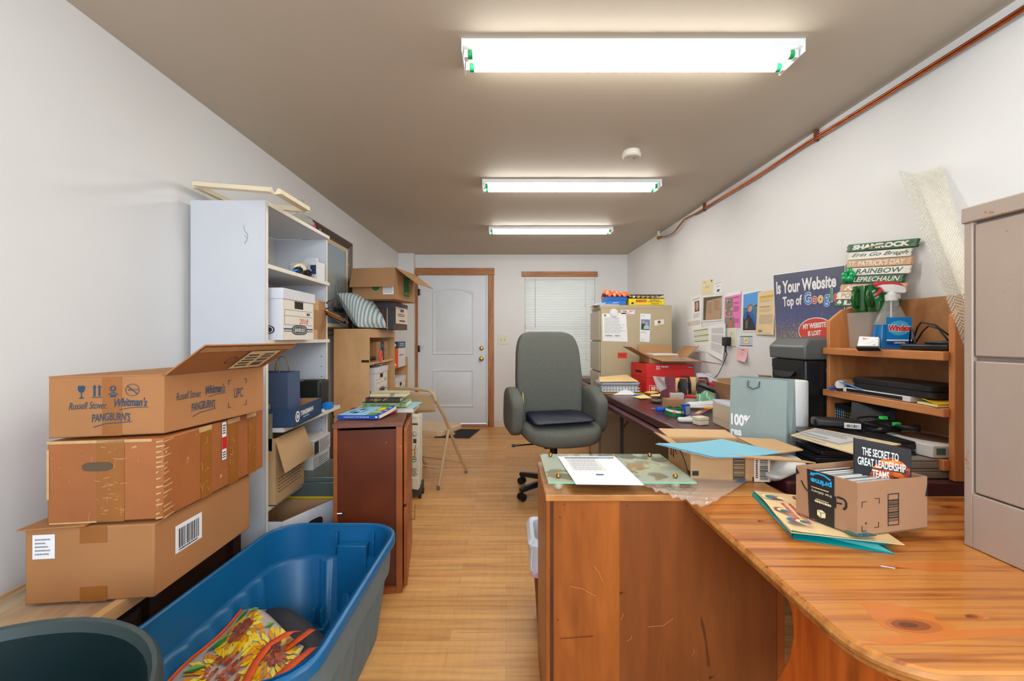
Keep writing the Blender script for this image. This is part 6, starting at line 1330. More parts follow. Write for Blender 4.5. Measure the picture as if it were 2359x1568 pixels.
# ---- website poster
q = [wp(1795, 815, .012), wp(1955, 800, .012), wp(1953, 609, .004), wp(1784, 632, .004)]
PN, nt, bq = _new('poster_city_night'); tc = nt.nodes.new('ShaderNodeTexCoord'); sp = nt.nodes.new('ShaderNodeSeparateXYZ'); nt.links.new(tc.outputs['Object'], sp.inputs[0])
grd = ramp(nt, sp.outputs[2], [(0.0, rgb(120, 110, 110)), (.0, rgb(120, 108, 104)), (.12, rgb(76, 84, 128)), (.3, rgb(76, 80, 104))])
sub = nt.nodes.new('ShaderNodeMath'); sub.operation = 'ADD'; nt.links.new(sp.outputs[2], sub.inputs[0]); sub.inputs[1].default_value = .16
nt.links.new(sub.outputs[0], nt.nodes[-1].inputs[0]) if False else None
rr_ = [n for n in nt.nodes if n.type == 'VALTORGB'][0]; nt.links.new(sub.outputs[0], rr_.inputs['Fac'])
nz = noise(nt, coords(nt, 90), 1.0, 4, .8); lt_ = ramp(nt, nz, [(.56, (0, 0, 0, 1)), (.66, (.55, .45, .34, 1))])
hz = nt.nodes.new('ShaderNodeMapRange'); nt.links.new(sp.outputs[2], hz.inputs[0]); hz.inputs[1].default_value = -.0; hz.inputs[2].default_value = -.09; hz.inputs[3].default_value = 0; hz.inputs[4].default_value = 1
nt.links.new(mix(nt, hz.outputs[0], grd, mix(nt, 1.0, grd, lt_, 'ADD')), bq.inputs['Base Color']); bq.inputs['Roughness'].default_value = .35
t, S = poster('website_poster', 'dark blue city night poster asking about websites, on the right wall above the shredder', 'poster', q, PN)
m = M(); m.frame(S, 0, 0, 1, 1, .008, .012, .0006, 0)
m.text(S, 'Is Your Website', .05, .74, .90, .90, .0012, 0, bold=.035); m.text(S, 'Top of', .15, .54, .45, .70, .0012, 0, bold=.03)
gx = .48
for ch, c_, a_, b_, lo, hi in (('G', 1, .48, .58, .57, .72), ('o', 2, .59, .66, .57, .66), ('o', 3, .67, .74, .57, .66), ('g', 1, .75, .82, .52, .66), ('l', 4, .835, .855, .57, .73), ('e', 2, .87, .94, .57, .66)):
    m.text(S, ch, a_ - .004, lo - .006, b_ + .004, hi + .006, .0012, 0, bold=.06); m.text(S, ch, a_, lo, b_, hi, .0020, c_, bold=.015)
m.disc(S, .62, .25, .235, .15, .0012, 0, 32); m.disc(S, .62, .25, .225, .14, .0018, 2, 32); m.text(S, 'MY WEBSITE', .46, .27, .78, .335, .0024, 0, bold=.04); m.text(S, 'IS LOST', .53, .18, .71, .24, .0024, 0, bold=.04)
m.build('lettering', [PAPER, mat('logo_blue', (66, 133, 210), .5), mat('logo_red', (214, 72, 54), .5), mat('logo_yellow', (240, 180, 40), .5), mat('logo_green', (60, 160, 84), .5)], t, world=True)
# ---- shamrock sign
ol = [at(1925, 706, 1.99), at(2072, 708, 1.70), at(2122, 548, 1.665), at(1959, 563, 1.99)]
for i in (0, 1): ol[i].x -= .0
FLD = Surf(*ol)
t = thing('shamrock_sign', 'green and white plank style Irish holiday sign leaning on the right wall', 'sign', FLD(.5, .5))
GW = mat('sign_green', (44, 88, 60), .55); WW = mat('sign_white', (232, 228, 220), .6); TW = mat('sign_tan', (196, 156, 120), .6)
rows = [(0, .00, .02, 'sign_green', 'LUCKY', 1, 0, .0, 1.0), (1, .11, .05, 0, 'POT OF GOLD', 2, 0, 0, .97), (2, .235, .06, 0, 'Kiss Me', 1, .4, .02, .96), (3, .36, .0, 0, 'LEPRECHAUN', 1, .2, .05, .96), (4, .49, .05, 0, 'RAINBOW', 3, .1, .05, 1.), (5, .61, .0, 0, "ST. PATRICK'S DAY", 1, 0, .05, .97), (6, .74, .0, 0, 'Erin Go Bragh', 3, .45, .0, .94), (7, .87, .0, 0, 'SHAMROCK', 1, .0, .02, 1.0)]
cols = [GW, WW, TW, GW, WW, TW, WW, GW]; tcol = [WW, TW, WW, WW, GW, WW, GW, WW]
sp0 = [.0, .02, .03, .05, .07, .06, .04, .0]; sp1 = [1.0, .97, 1.03, .96, 1.0, 1.0, .94, 1.0]
for k, (i, v0, _a, _b, tx_, _c, sh_, _d, _e) in enumerate(rows):
    u0, u1 = sp0[k], sp1[k]; h = .118; m = M(); th = .008 + (.004 if k % 2 else 0)
    pts = [(u0, v0), (u1, v0 + .004), (u1 + .008, v0 + h * .3), (u1 - .006, v0 + h * .55), (u1 + .004, v0 + h), (u0 + .01, v0 + h - .003), (u0 - .006, v0 + h * .6), (u0 + .008, v0 + h * .35)]
    m.prism([FLD(u, v, 0) for u, v in pts], FLD.n * th); pk = m.build('plank', cols[k], t, world=True, bevel=.001)
    m = M(); o = .0006 + th; lx0, lx1 = (.10, .92) if k not in (3, 4) else (.24, .92)
    if k == 0: lx0, lx1 = .16, .95
    m.text(FLD, tx_, lx0, v0 + .022, lx1, v0 + h - .02, o, 0, bold=.015 + (.04 if k in (7, 0) else 0), shear=sh_)
    if k == 0:
        for du, dv in ((-.02, 0), (.02, 0), (0, .025)): m.disc(FLD, .08 + du, v0 + .06 + dv, .018, .022, o, 0, 10)
        m.stroke(FLD, [(.08, v0 + .05), (.09, v0 + .02)], .006, o)
    m.build('lettering', tcol[k], t, world=True)
    m = M()
    for j in range(4):
        vv = v0 + .02 + .025 * j; m.rect(FLD, u0 + .01, vv, u0 + .03 + .04 * random.random(), vv + .004, th + .0003, 0); m.rect(FLD, u1 - .03 - .04 * random.random(), vv, u1 - .01, vv + .004, th + .0003, 0)
    m.build('grain_mark', TW if k != 2 and k != 5 else WW, t, world=True)
m = M(); GLT = mat('glitter_green', (20, 150, 84), .3, var=.5, vscale=300, metal=.4)
for du, dv in ((-.045, .015), (.045, .015), (0, .055), (-.03, -.025), (.03, -.025)): m.ell(FLD(.16 + du * 1.5, .46 + dv * 1.5, .02), (.008, .017, .017))
m.tube([FLD(.17, .42, .02), FLD(.18, .38, .02)], .004, 6); m.build('glitter_shamrock', GLT, t, world=True, smooth=True)
m = M(); m.tube([FLD(.30 + .3 * k / 8, .89 + .05 * (k / 8) ** 2 + .02 * math.sin(PI * k / 8), .016) for k in range(9)], .002, 5); m.build('hanging_twine', mat('jute', (150, 116, 70), .8), t, world=True)
# ---- hutch top: mugs, clear bin, spray bottle, cards, electronics
z1_ = 1.178
cbx0 = onx(1957, 800, 1.49); bc = Vector((1.535, 1.79, z1_))
t = thing('clear_plastic_bin', 'frosted clear plastic bin on top shelf of the orange wood hutch', 'bin', bc)
m = M(); lo = [[Vector((x, y, z)) for x, y in rrect(w_, d_, .015, 4)] for w_, d_, z in ((.11, .11, 0), (.12, .125, .148), (.125, .13, .15))]
m.loft(lo, cap=(True, False)); m.loft([list(reversed([Vector((x, y, z)) for x, y in rrect(w_, d_, .014, 4)])) for w_, d_, z in ((.116, .12, .15), (.105, .105, .004))], cap=(False, True)); m.build('bin_body', mat('frosted_plastic', (206, 206, 200), .35, alpha=.2), t, smooth='auto')
GG = mat('green_bottle_glass', (20, 92, 30), .08, spec=.8, alpha=.92)
for k, (dy, dz, lb) in enumerate(((.0, .152, 'dark green glass beer mug nearer the spray bottle, on the frosted bin'), (.075, .152, 'dark green glass beer mug nearer the poster, on the frosted bin'))):
    mg = thing('beer_mug', lb, 'mug', (1.533, 1.750 + dy, z1_ + dz), 0)
    m = M(); n = 24
    def ml(r, z, fl=0.0): return [Vector((r * (1 + fl * math.cos(8 * 2 * PI * i / n)) * math.cos(2 * PI * i / n), r * (1 + fl * math.cos(8 * 2 * PI * i / n)) * math.sin(2 * PI * i / n), z)) for i in range(n)]
    m.loft([ml(.034, 0), ml(.036, .01), ml(.035, .09), ml(.036, .112), ml(.033, .112), ml(.031, .012)], cap=(True, True)); m.build('mug_body', GG, mg, smooth='auto')
    m = M(); m.tube([(-.034, -.01, .095), (-.058, -.02, .09), (-.062, -.02, .05), (-.052, -.016, .025), (-.033, -.01, .022)], .008, 8); m.build('mug_handle', GG, mg, smooth=True)
q = at(2004, 665, 1.70); t2 = thing('green_tag', 'small dark green paper tag hanging on the green mug', 'tag', q); S = Surf(at(2018, 700, 1.69), at(2034, 690, 1.69), at(2014, 655, 1.69), at(2002, 662, 1.69)); m = M(); m.prism([S(0, 0), S(1, 0), S(1, 1), S(.5, 1.1), S(0, 1)], (.001, 0.001, 0)); m.build('tag_card', GREEN, t2, world=True); m = M(); m.lines(S, .15, .2, .85, .8, 3, .4, .001, 0); m.build('tag_print', PAPER, t2, world=True)
# windex
wb = Vector((1.495, 1.652, z1_)); t = thing('spray_bottle', 'blue window cleaner spray bottle with a red trigger on the hutch top shelf', 'spray bottle', wb, math.radians(-22))
LIQ = mat('blue_cleaner', (16, 104, 170), .1); PET = clear('bottle_plastic', (216, 224, 224), .2, .1)
def bl_(w_, d_, z): return [Vector((x, y, z)) for x, y in rrect(w_, d_, min(w_, d_) * .38, 5)]
m = M(); m.loft([bl_(.107, .057, .002), bl_(.1145, .0612, .012), bl_(.1125, .0602, .05), bl_(.1035, .057, .095)]); m.build('cleaning_liquid', LIQ, t, smooth='auto')
m = M(); m.loft([bl_(.106, .056, 0), bl_(.113, .060, .012), bl_(.111, .059, .05), bl_(.102, .056, .098), bl_(.085, .05, .125), bl_(.055, .044, .160), bl_(.045, .040, .175), bl_(.036, .034, .190)], cap=(True, True)); m.build('bottle_body', PET, t, smooth='auto')
m = M(); m.lathe([(.019, .188), (.0195, .212), (.014, .214), (.012, .222)], (0, 0, 0), 20); m.build('screw_collar', WHITE, t, smooth='auto')
m = M(); pr = [(-.022, .222), (.038, .214), (.044, .222), (.040, .236), (.015, .252), (-.03, .256), (-.048, .254), (-.05, .244), (-.034, .240)]
m.prism([(x, -.011, z) for x, z in pr], (0, .022, 0)); m.build('spray_head', WHITE, t, bevel=.003)
m = M(); m.prism([(x, -.0118, z) for x, z in ((-.05, .243), (-.054, .255), (-.045, .264), (.020, .258), (.034, .244), (.0, .250), (-.03, .250))], (0, .0236, 0)); m.build('red_shroud', RED, t, bevel=.003)
m = M(); m.prism([(x, -.006, z) for x, z in ((-.036, .244), (-.024, .244), (-.028, .226), (-.048, .206), (-.052, .208), (-.040, .228))], (0, .012, 0)); m.build('trigger', RED, t, bevel=.002)
m = M(); m.cyl((0, 0, .01), (.0, 0, .19), .003, 6); m.build('dip_tube', WHITE, t)
S = Surf((-.026, -.0318, .02), (.050, -.0318, .02), tl=(-.026, -.0318, .122)); m = M()
for mt, h, (u0, v0, u1, v1) in ((0, .0, (0, 0, 1, 1)), (1, .0008, (0, 0, 1, .12))): m.rect(S, u0, v0, u1, v1, h, mt)
m.disc(S, .5, .60, .42, .28, .0008, 2); m.rect(S, 0, .12, 1, .17, .0008, 3); m.text(S, 'Windex', .06, .46, .98, .74, .0012, 3, bold=.10, shear=.15); m.text(S, 'Windex', .08, .48, .96, .72, .0018, 4, bold=.05, shear=.15); m.text(S, 'ORIGINAL', .3, .02, .75, .08, .0014, 3, bold=.02); m.build('front_label', [mat('label_blue', (0, 122, 196), .3), mat('label_navy', (20, 62, 140), .3), mat('label_sky', (70, 170, 220), .3), PAPER, RED], t)
# business cards
q = at(1990, 800, 1.62); t = thing('card_holder', 'black holder of white business cards on the hutch top shelf', 'card holder', (q.x - .005, 1.60, z1_)); S = Surf(at(1974, 801, 1.66), at(2022, 801, 1.60), at(2024, 775, 1.61), at(1980, 773, 1.68))
zmin = min(S.a.z, S.b.z); 
m = M(); m.prism([S(0, 0), S(1, 0), S(1, .95), S(0, .95)], -S.n * .012); m.build('card_stack', PAPER, t, world=True)
m = M(); m.text(S, 'Blarneystone, LLC', .22, .66, .9, .84, .001, 0, bold=.03); m.lines(S, .25, .2, .9, .55, 3, .35, .001, 1, .2); m.build('card_print', [RED, INK], t, world=True)
m = M(); m.prism([S(-.04, -.02), S(1.05, -.02), S(1.05, .12), S(-.04, .12)], S.n * .003); m.prism([S(-.04, -.02), S(1.05, -.02), S(1.05, .02), S(-.04, .02)], -S.n * .02); m.build('holder_base', BLACK, t, world=True)
# dark electronics + cables
t = thing('router', 'flat black electronic gadget pile at the near end of the hutch top shelf', 'device', (1.50, 1.50, z1_)); m = M(); m.box((1.452, 1.402, z1_ + .001), (1.56, 1.57, z1_ + .022)); m.build('device_case', BLACK, t, world=True, bevel=.006)
m = M(); m.box((1.47, 1.41, z1_ + .0225), (1.54, 1.50, z1_ + .034)); m.build('dark_handset', mat('smoky_grey', (56, 58, 62), .25), t, world=True, bevel=.008)
t = thing('black_cable', 'black cables arching over the hutch top shelf to its near side', 'cable', (1.52, 1.5, z1_)); 
for a, b, c_ in (((2100, 795), (2122, 742), (2186, 772)), ((2105, 795), (2140, 750), (2185, 785)), ((2095, 797), (2098, 755), (2108, 790))):
    P_ = [Vector(at(*a, 1.56)), at(a[0] + (b[0] - a[0]) * .6, b[1] + 12, 1.54), at(*b, 1.50), at((b[0] + c_[0]) / 2, (b[1] * 1.6 + c_[1] * .4) / 2, 1.47), at(*c_, 1.43)]
    for p in P_: p.x = min(1.60, p.x)
    m = M(); m.tube(P_, .0028, 6); m.build('cable_run', BLACK, t, world=True, smooth=True)
# ---- hutch middle shelf
z2_ = .994
t = thing('zip_portfolio', 'thick black zipped portfolio case on the middle shelf of the hutch', 'portfolio', (1.52, 1.62, z2_ + .02))
for dz, o in ((.034, 0), (.056, .006)):
    m = M(); m.loft([[Vector((1.515 + x * k, 1.60 + y * k, z2_ + dz + zz)) for x, y in rrect(.17, .34, .03, 5, 0, o)] for zz, k in ((-.014, .95), (-.010, 1), (.006, 1), (.010, .95))]); m.build('leather_cover', mat('soft_black', (30, 30, 32), .4), t, world=True, smooth='auto')
t = thing('white_video_case', 'white and black disc case lying on the hutch middle shelf', 'case', (1.46, 1.6, z2_)); m = M(); m.box((1.425, 1.50, z2_ + .001), (1.56, 1.80, z2_ + .020)); m.build('case_shell', WHITE, t, world=True, bevel=.002); m = M(); m.box((1.4235, 1.53, z2_ + .004), (1.4255, 1.78, z2_ + .017)); m.build('black_spine', BLACK, t, world=True)
t = thing('yellow_folder', 'yellow folder poking out under the zipped portfolio on the hutch', 'folder', (1.48, 1.46, z2_)); m = M(); m.prism([(1.415, 1.395, z2_ + .008), (1.60, 1.395, z2_ + .016), (1.60, 1.58, z2_ + .022), (1.44, 1.49, z2_ + .021)], (0, 0, .002)); m.build('folder_cover', mat('amber_folder', (244, 186, 30), .6), t, world=True)
t = thing('legal_pad', 'pale yellow pad of paper under the yellow folder on the hutch', 'notepad', (1.48, 1.44, z2_)); m = M(); m.prism([(1.412, 1.392, z2_ + .001), (1.58, 1.392, z2_ + .001), (1.58, 1.495, z2_ + .001), (1.43, 1.48, z2_ + .001)], (0, 0, .006)); m.build('paper_block', mat('pad_yellow', (232, 236, 160), .7), t, world=True)
t = thing('tube_roll', 'white and blue capped cardboard tube at the far end of the hutch middle shelf', 'tube', (1.43, 1.86, z2_ + .02)); m = M(); m.cyl((1.44, 1.83, z2_ + .026), (1.56, 1.87, z2_ + .026), .017, 16); m.build('tube_body', mat('tube_blue', (60, 150, 190), .5), t, world=True, smooth='auto'); m = M(); m.cyl((1.432, 1.827, z2_ + .026), (1.446, 1.832, z2_ + .026), .019, 16); m.build('tube_cap', WHITE, t, world=True, smooth='auto')
t = thing('brochure', 'glossy brochure fanned between the tube and the zipped portfolio', 'brochure', (1.46, 1.78, z2_ + .02)); m = M(); m.prism([(1.43, 1.72, z2_ + .022), (1.56, 1.70, z2_ + .022), (1.57, 1.84, z2_ + .048), (1.44, 1.83, z2_ + .046)], (0, 0, .002)); m.build('brochure_cover', mat('brochure_brown', (176, 128, 84), .35, var=.4, vscale=40), t, world=True); m = M(); m.prism([(1.418, 1.70, z2_ + .020), (1.56, 1.69, z2_ + .018), (1.57, 1.84, z2_ + .043), (1.43, 1.84, z2_ + .042)], (0, 0, .001)); m.build('blue_sheet', mat('sheet_blue2', (110, 160, 220), .6), t, world=True)
for (a, b, c_, lb) in (((1.405, 1.85, z2_ + .008), (1.50, 1.87, z2_ + .008), (20, 100, 220), 'blue marker pen sticking out at the far end of the hutch middle shelf'), ((1.412, 1.815, z2_ + .007), (1.50, 1.80, z2_ + .007), (40, 38, 40), 'black marker pen beside the blue one on the hutch middle shelf')):
    t = thing('marker_pen', lb, 'pen', a); m = M(); m.cyl(a, b, .006, 10); m.build('pen_barrel', mat('pen_%d' % c_[2], c_, .4), t, world=True, smooth='auto')
m = M(); m.box((1.43, 1.43, z2_ + .0075), (1.5, 1.47, z2_ + .0135)); tag(m.build('blue_case', BLUE, world=True, loc=(1.45, 1.45, z2_ + .008)), 'small bright blue card case between the pad and the yellow folder', 'case') if 0 else None
# ---- hutch lower level: CDs
z0_ = ZTB
for k in range(9):
    y = 1.885 - .0115 * k; teal = k < 5
    t = thing('disc_case', ('clear CD case with a teal spine in the row on the hutch' if teal else 'clear CD case with a yellow lettered spine in the row on the hutch'), 'CD case', (1.46, y, z0_ + .001), 0, 'teal spined CD cases on the hutch' if teal else 'yellow spined CD cases on the hutch')
    m = M(); m.box((0, -.0050, .047), (.135, .0050, .172)); m.build('case_shell', mat('smoke_case', (34, 35, 37), .35, spec=.2), t, bevel=.001)
    S = Surf((-.0006, .0038, .047), (-.0006, -.0038, .047), tl=(-.0006, .0038, .172)); m = M(); m.rect(S, .1, .04, .9, .96 if not teal else .84, 0, 0); m.lines(S, .25, .1, .75, .78, 7, .6, .0006, 1, 0); m.build('spine_label', [mat('teal_spine', (20, 112, 140), .4) if teal else BLACK, PAPER if teal else YELLOW], t)
t = thing('wood_ledge', 'low wooden ledge under the CD cases at the bottom of the hutch', 'ledge', (1.53, 1.84, ZTB)); m = M(); m.box((1.46, 1.76, ZTB + .001), (1.612, 1.892, ZTB + .047)); m.build('ledge_block', FIRH, t, world=True)
t = thing('disc_case', 'open clear CD case showing a hand lettered disc, leaning in the hutch', 'CD case', (1.45, 1.72, ZTB)); S = Surf(at(1958, 992, 1.70), at(2062, 994, 1.60), at(2064, 937, 1.62), at(1962, 925, 1.74)); 
for c__ in (S.a, S.b, S.c, S.d): pass
m = M(); m.prism([S(0, 0), S(1, 0), S(1, 1), S(0, 1)], -S.n * .006); m.build('case_shell', MATS['smoke_case'], t, world=True)
m = M(); m.disc(S, .55, .34, .22, .40, .001, 0, 28); m.disc(S, .55, .34, .08, .14, .0016, 1, 16); m.disc(S, .55, .34, .04, .07, .002, 2, 12); m.text(S, 'DUSTY', .42, .54, .68, .66, .0016, 1, bold=-.01); m.build('silver_disc', [mat('disc_silver', (160, 148, 138), .2, .5), BLACK, CHROME], t, world=True)
# power brick + coiled cable on laptops
def slab(name, label, cat, c, w_, d_, h_, mt, rot_=0.0, part='case', bev=.004, group=None):
    t = thing(name, label, cat, c, rot_, group); m = M(); m.box((-w_ / 2, -d_ / 2, 0), (w_ / 2, d_ / 2, h_)); m.build(part, mt, t, bevel=bev); return t
LT = mat('laptop_black', (36, 36, 38), .35); LG = mat('laptop_grey', (140, 134, 126), .4)
zz = ZTB + .0005
for k in range(4):
    t = slab('laptop', ('black laptop at the bottom of the stack under the certificate', 'second black laptop up in the stack under the certificate', 'third black laptop up in the stack under the certificate', 'topmost black laptop in the stack, right under the certificate')[k], 'laptop', (1.235 + .006 * k, 1.565 + .006 * (k % 2), zz), .30, .235, .020, LT, math.radians(-10 + 2 * k), 'laptop_base')
    m = M(); m.box((-.148, -.1165, .020), (.148, .1165, .0265)); m.build('laptop_lid', LT, t, bevel=.003); zz += .0275
zl = zz
for k in range(2):
    t = slab('laptop', ('grey laptop lying on the table at the near corner of the hutch', 'grey laptop on top of another at the near corner of the hutch')[k], 'laptop', (1.42 - .03 * k, 1.47, ZTB + .0005 + .033 * k), .27, .155, .023, LG, 0, 'laptop_base')
    m = M(); m.box((-.134, -.076, .023), (.134, .076, .032)); m.build('laptop_lid', LG, t, bevel=.003); m = M(); m.box((.09, -.0785, .008), (.11, -.0765, .016)); m.build('port', CHROME, t)
t = thing('tablet_box', 'white slim gadget box with a round brown picture, in the hutch', 'box', (1.50, 1.47, ZTB + .07)); m = M(); m.hexa([Vector(p) for p in ((1.40, 1.395, .828), (1.60, 1.395, .828), (1.60, 1.63, .828), (1.36, 1.63, .828), (1.40, 1.395, .868), (1.60, 1.395, .868), (1.60, 1.63, .868), (1.36, 1.63, .868))]); m.build('carton', WHITE, t, world=True, bevel=.002)
S = Surf((1.40, 1.3945, .828), (1.60, 1.3945, .828), tl=(1.40, 1.3945, .868)); ST_ = Surf((1.40, 1.395, .868), (1.60, 1.395, .868), (1.60, 1.63, .868), (1.36, 1.63, .868)); m = M(); m.disc(ST_, .55, .5, .3, .4, .0008, 0); m.rect(S, .05, .25, .2, .8, .0008, 1); m.lines(S, .3, .25, .9, .8, 4, .4, .0008, 2); m.build('carton_print', [mat('picture_brown', (126, 96, 78), .4), mat('badge_teal', (60, 120, 110), .5), GREYINK], t, world=True)
# certificate folder on laptops
t = thing('certificate', 'cream certificate print in a folder lying on the black laptop stack', 'certificate', (1.2, 1.55, zl)); 
cs = [on(1822, 1001, zl + .004), on(1965, 1043, zl + .004), on(2076, 1022, zl + .006), on(1878, 985, zl + .006)]
S = Surf(cs[0], cs[1], cs[2], cs[3]); m = M(); m.prism([S(0, 0), S(1, 0), S(1, 1), S(0, 1)], (0, 0, -.004)); m.build('folder_sheet', mat('parchment', (228, 206, 166), .7), t, world=True)
m = M(); m.rect(S, .04, .16, .70, .92, .001, 0); m.frame(S, .06, .2, .68, .88, .006, .014, .0018, 1); m.lines(S, .10, .55, .60, .82, 5, .3, .0018, 2); m.lines(S, .10, .3, .5, .42, 2, .4, .0018, 2); m.lines(S, .05, .04, .6, .09, 1, .5, .001, 2); m.build('certificate_print', [mat('grey_print_paper', (206, 206, 206), .7), NAVY, GREYINK], t, world=True)
t = thing('power_brick', 'long black power supply brick with a label, on the laptop stack before the CDs', 'power supply', at(1922, 985, 1.62)); a, b = on(1880, 990, zl + .020), on(1968, 1000, zl + .020)
a = Vector((1.185, 1.66, zl + .008)); b = Vector((1.33, 1.60, zl + .008)); m = M(); m.hexa([a + Vector((0, -.028, 0)), b + Vector((-.01, -.028, 0)), b + Vector((.01, .03, 0)), a + Vector((.02, .03, 0))] + [p + Vector((0, 0, .036)) for p in (a + Vector((0, -.026, 0)), b + Vector((-.01, -.026, 0)), b + Vector((.01, .028, 0)), a + Vector((.02, .028, 0)))]); m.build('brick_case', BLACK, t, world=True, bevel=.012, seg=3)
S = Surf(a.lerp(b, .6) + Vector((-.005, -.0295, .006)), b + Vector((-.02, -.0295, .006)), tl=a.lerp(b, .6) + Vector((-.005, -.0295, .026))); m = M(); m.rect(S, 0, 0, 1, 1, .0005, 0); m.bars(S, .1, .2, .9, .7, 12, .001, 1); m.build('barcode_label', [PAPER, INK], t, world=True)
t = thing('charging_cable', 'coiled black power cord in front of the hand lettered disc', 'cord', (1.4, 1.62, zl)); m = M(); pts = []
rn = random.Random(5)
for k in range(90):
    a_ = k * .42; r_ = .055 + .02 * math.sin(k * .23); pts.append(Vector((1.40 + r_ * 1.0 * math.cos(a_), 1.60 + r_ * .6 * math.sin(a_), zl + .026 + .018 * math.sin(a_ * .63 + 1) + .012 * math.sin(k * .11))))
m.tube(pts, .0038, 6); m.build('cord_coil', BLACK, t, world=True, smooth=True); m = M(); m.tube([pts[-1], Vector((1.42, 1.55, zl + .03)), Vector((1.46, 1.50, zl + .032))], [.004, .006, .012], 8); m.build('plug', BLACK, t, world=True, smooth=True)
m = M(); m.box((1.38, 1.56, zl + .052), (1.40, 1.575, zl + .062)); m.box((1.42, 1.55, zl + .03), (1.44, 1.565, zl + .042)); m.build('green_tie', mat('neon_green', (60, 220, 90), .4), t, world=True)
# ---- shredder
t = thing('paper_shredder', 'tall black and grey paper shredder on the table beside the hutch', 'shredder', (1.45, 2.0, ZTB)); SHB = mat('shredder_black', (26, 28, 30), .35, var=.15, vscale=6); SHG = mat('shredder_grey', (88, 90, 90), .35)
sx0, sy0, sy1 = 1.352, 1.925, 2.16; sx1 = 1.60
def sl(z, o=0.0, dx=0.0): return [Vector((x, y, z)) for x, y in ((sx0 - o + dx, sy0 - o), (sx1 + o * .2, sy0 - o), (sx1 + o * .2, sy1 + o), (sx0 - o + dx, sy1 + o))]
m = M(); m.loft([sl(ZTB + .001), sl(ZTB + .36, .004)]); m.build('waste_bin', SHB, t, world=True, bevel=.012, seg=3)
m = M(); m.loft([sl(ZTB + .362, .010), sl(ZTB + .42, .012), sl(ZTB + .455, .002, .02), sl(ZTB + .465, -.02, .03)]); m.build('shredder_head', SHG, t, world=True, bevel=.008, seg=3)
S = Surf((sx0 - .004, sy1, ZTB), (sx0 - .004, sy0, ZTB), tl=(sx0 - .004, sy1, ZTB + .36)); m = M(); m.prism([S(.1, .84, .002), S(.78, .84, .002), S(.70, .78, .008), S(.45, .755, .010), S(.2, .78, .008)], S.n * .006); m.rect(S, .02, .88, .98, .995, .001, 0); m.build('bin_grip', SHB, t, world=True)
m = M(); m.disc(S, .30, .66, .12, .07, .004, 0, 20); m.build('grey_badge', mat('badge_grey', (150, 150, 152), .35), t, world=True)
m = M(); m.ell((sx0 + .14, sy0 - .008, ZTB + .31), (.055, .016, .030)); m.build('side_grip', SHB, t, world=True, smooth=True)
# ---- paper towel roll
t = thing('paper_towel_roll', 'white paper towel roll standing between the grey bag and the shredder', 'paper towel', (1.205, 1.815, ZTB)); PT = mat('quilted_paper', (238, 238, 236), .85, bmp=.6, bscale=90)
m = M(); m.lathe([(.021, 0), (.069, 0), (.0695, .01), (.0695, .275), (.068, .28), (.021, .28)], (0, 0, .001), 36); m.build('towel_sheets', PT, t, smooth='auto'); m = M(); m.lathe([(.0205, .0), (.0205, .281), (.018, .281), (.018, 0)], (0, 0, .001), 20); m.build('cardboard_core', KRAFT, t, smooth='auto')
# ---- grey paper bag
t = thing('paper_bag', 'tall grey green paper bag with white lettering standing on the table', 'bag', (.95, 1.62, ZTB)); BG_ = mat('sage_paper', (146, 160, 157), .75, var=.06, vscale=7, bmp=.5, bscale=12)
Lb, Rb, Rt = on(1690, 1052, ZTB + .0), on(1810, 1071, ZTB), None
Lb = Vector((.893, 1.700, ZTB + .001)); Rb = Vector((1.017, 1.545, ZTB + .001)); dvb = (Rb - Lb); pn = Vector((-dvb.y, dvb.x, 0)).normalized(); pn = pn if pn.y > 0 else -pn
dep = .10; hb_ = .305
def bagl(z, k, sk):
    a = Lb + Vector((0, 0, z)); b = Rb + Vector((0, 0, z)); c = b + pn * dep * k; d_ = a + pn * dep * k; s_ = pn * sk
    gm = dvb.normalized() * .03 * (z / hb_) * .6
    return [a + s_, (a + b) / 2 + s_ - pn * .008 * (z / hb_), b + s_, (b + c) / 2 + s_ - gm, c + s_, (c + d_) / 2 + s_, d_ + s_, (a + d_) / 2 + s_ + gm]
m = M(); LL = [bagl(0, 1, 0), bagl(.1, 1, .0), bagl(.2, .92, .004), bagl(hb_, .8, .01)]; m.loft(LL, cap=(True, False)); m.loft([list(reversed(bagl(hb_, .78, .012))), list(reversed(bagl(.05, .85, .012)))], cap=(False, False)); m.build('bag_body', BG_, t, world=True)
S = Surf(Lb, Rb, tl=Lb + Vector((0, 0, hb_))); m = M(); m.text(S, '100%', .03, .38, .40, .53, .0012, 0, bold=.04); m.text(S, 'ready for', .03, .22, .62, .36, .0012, 0, bold=.04); m.text(S, 'recycling', .03, .05, .62, .19, .0012, 0, bold=.04); m.build('white_lettering', PAPER, t, world=True)
m = M(); m.tube([S(.36, .97, .002), S(.36, .90, .008), S(.46, .87, .012), S(.56, .90, .008), S(.56, .97, .002)], .0022, 6); m.build('cord_handle', DARKGREY, t, world=True, smooth=True)
# ================================================================ clutter on the maroon table
def T_(px, py, dz=0.0): return on(px, py, ZTB + dz)
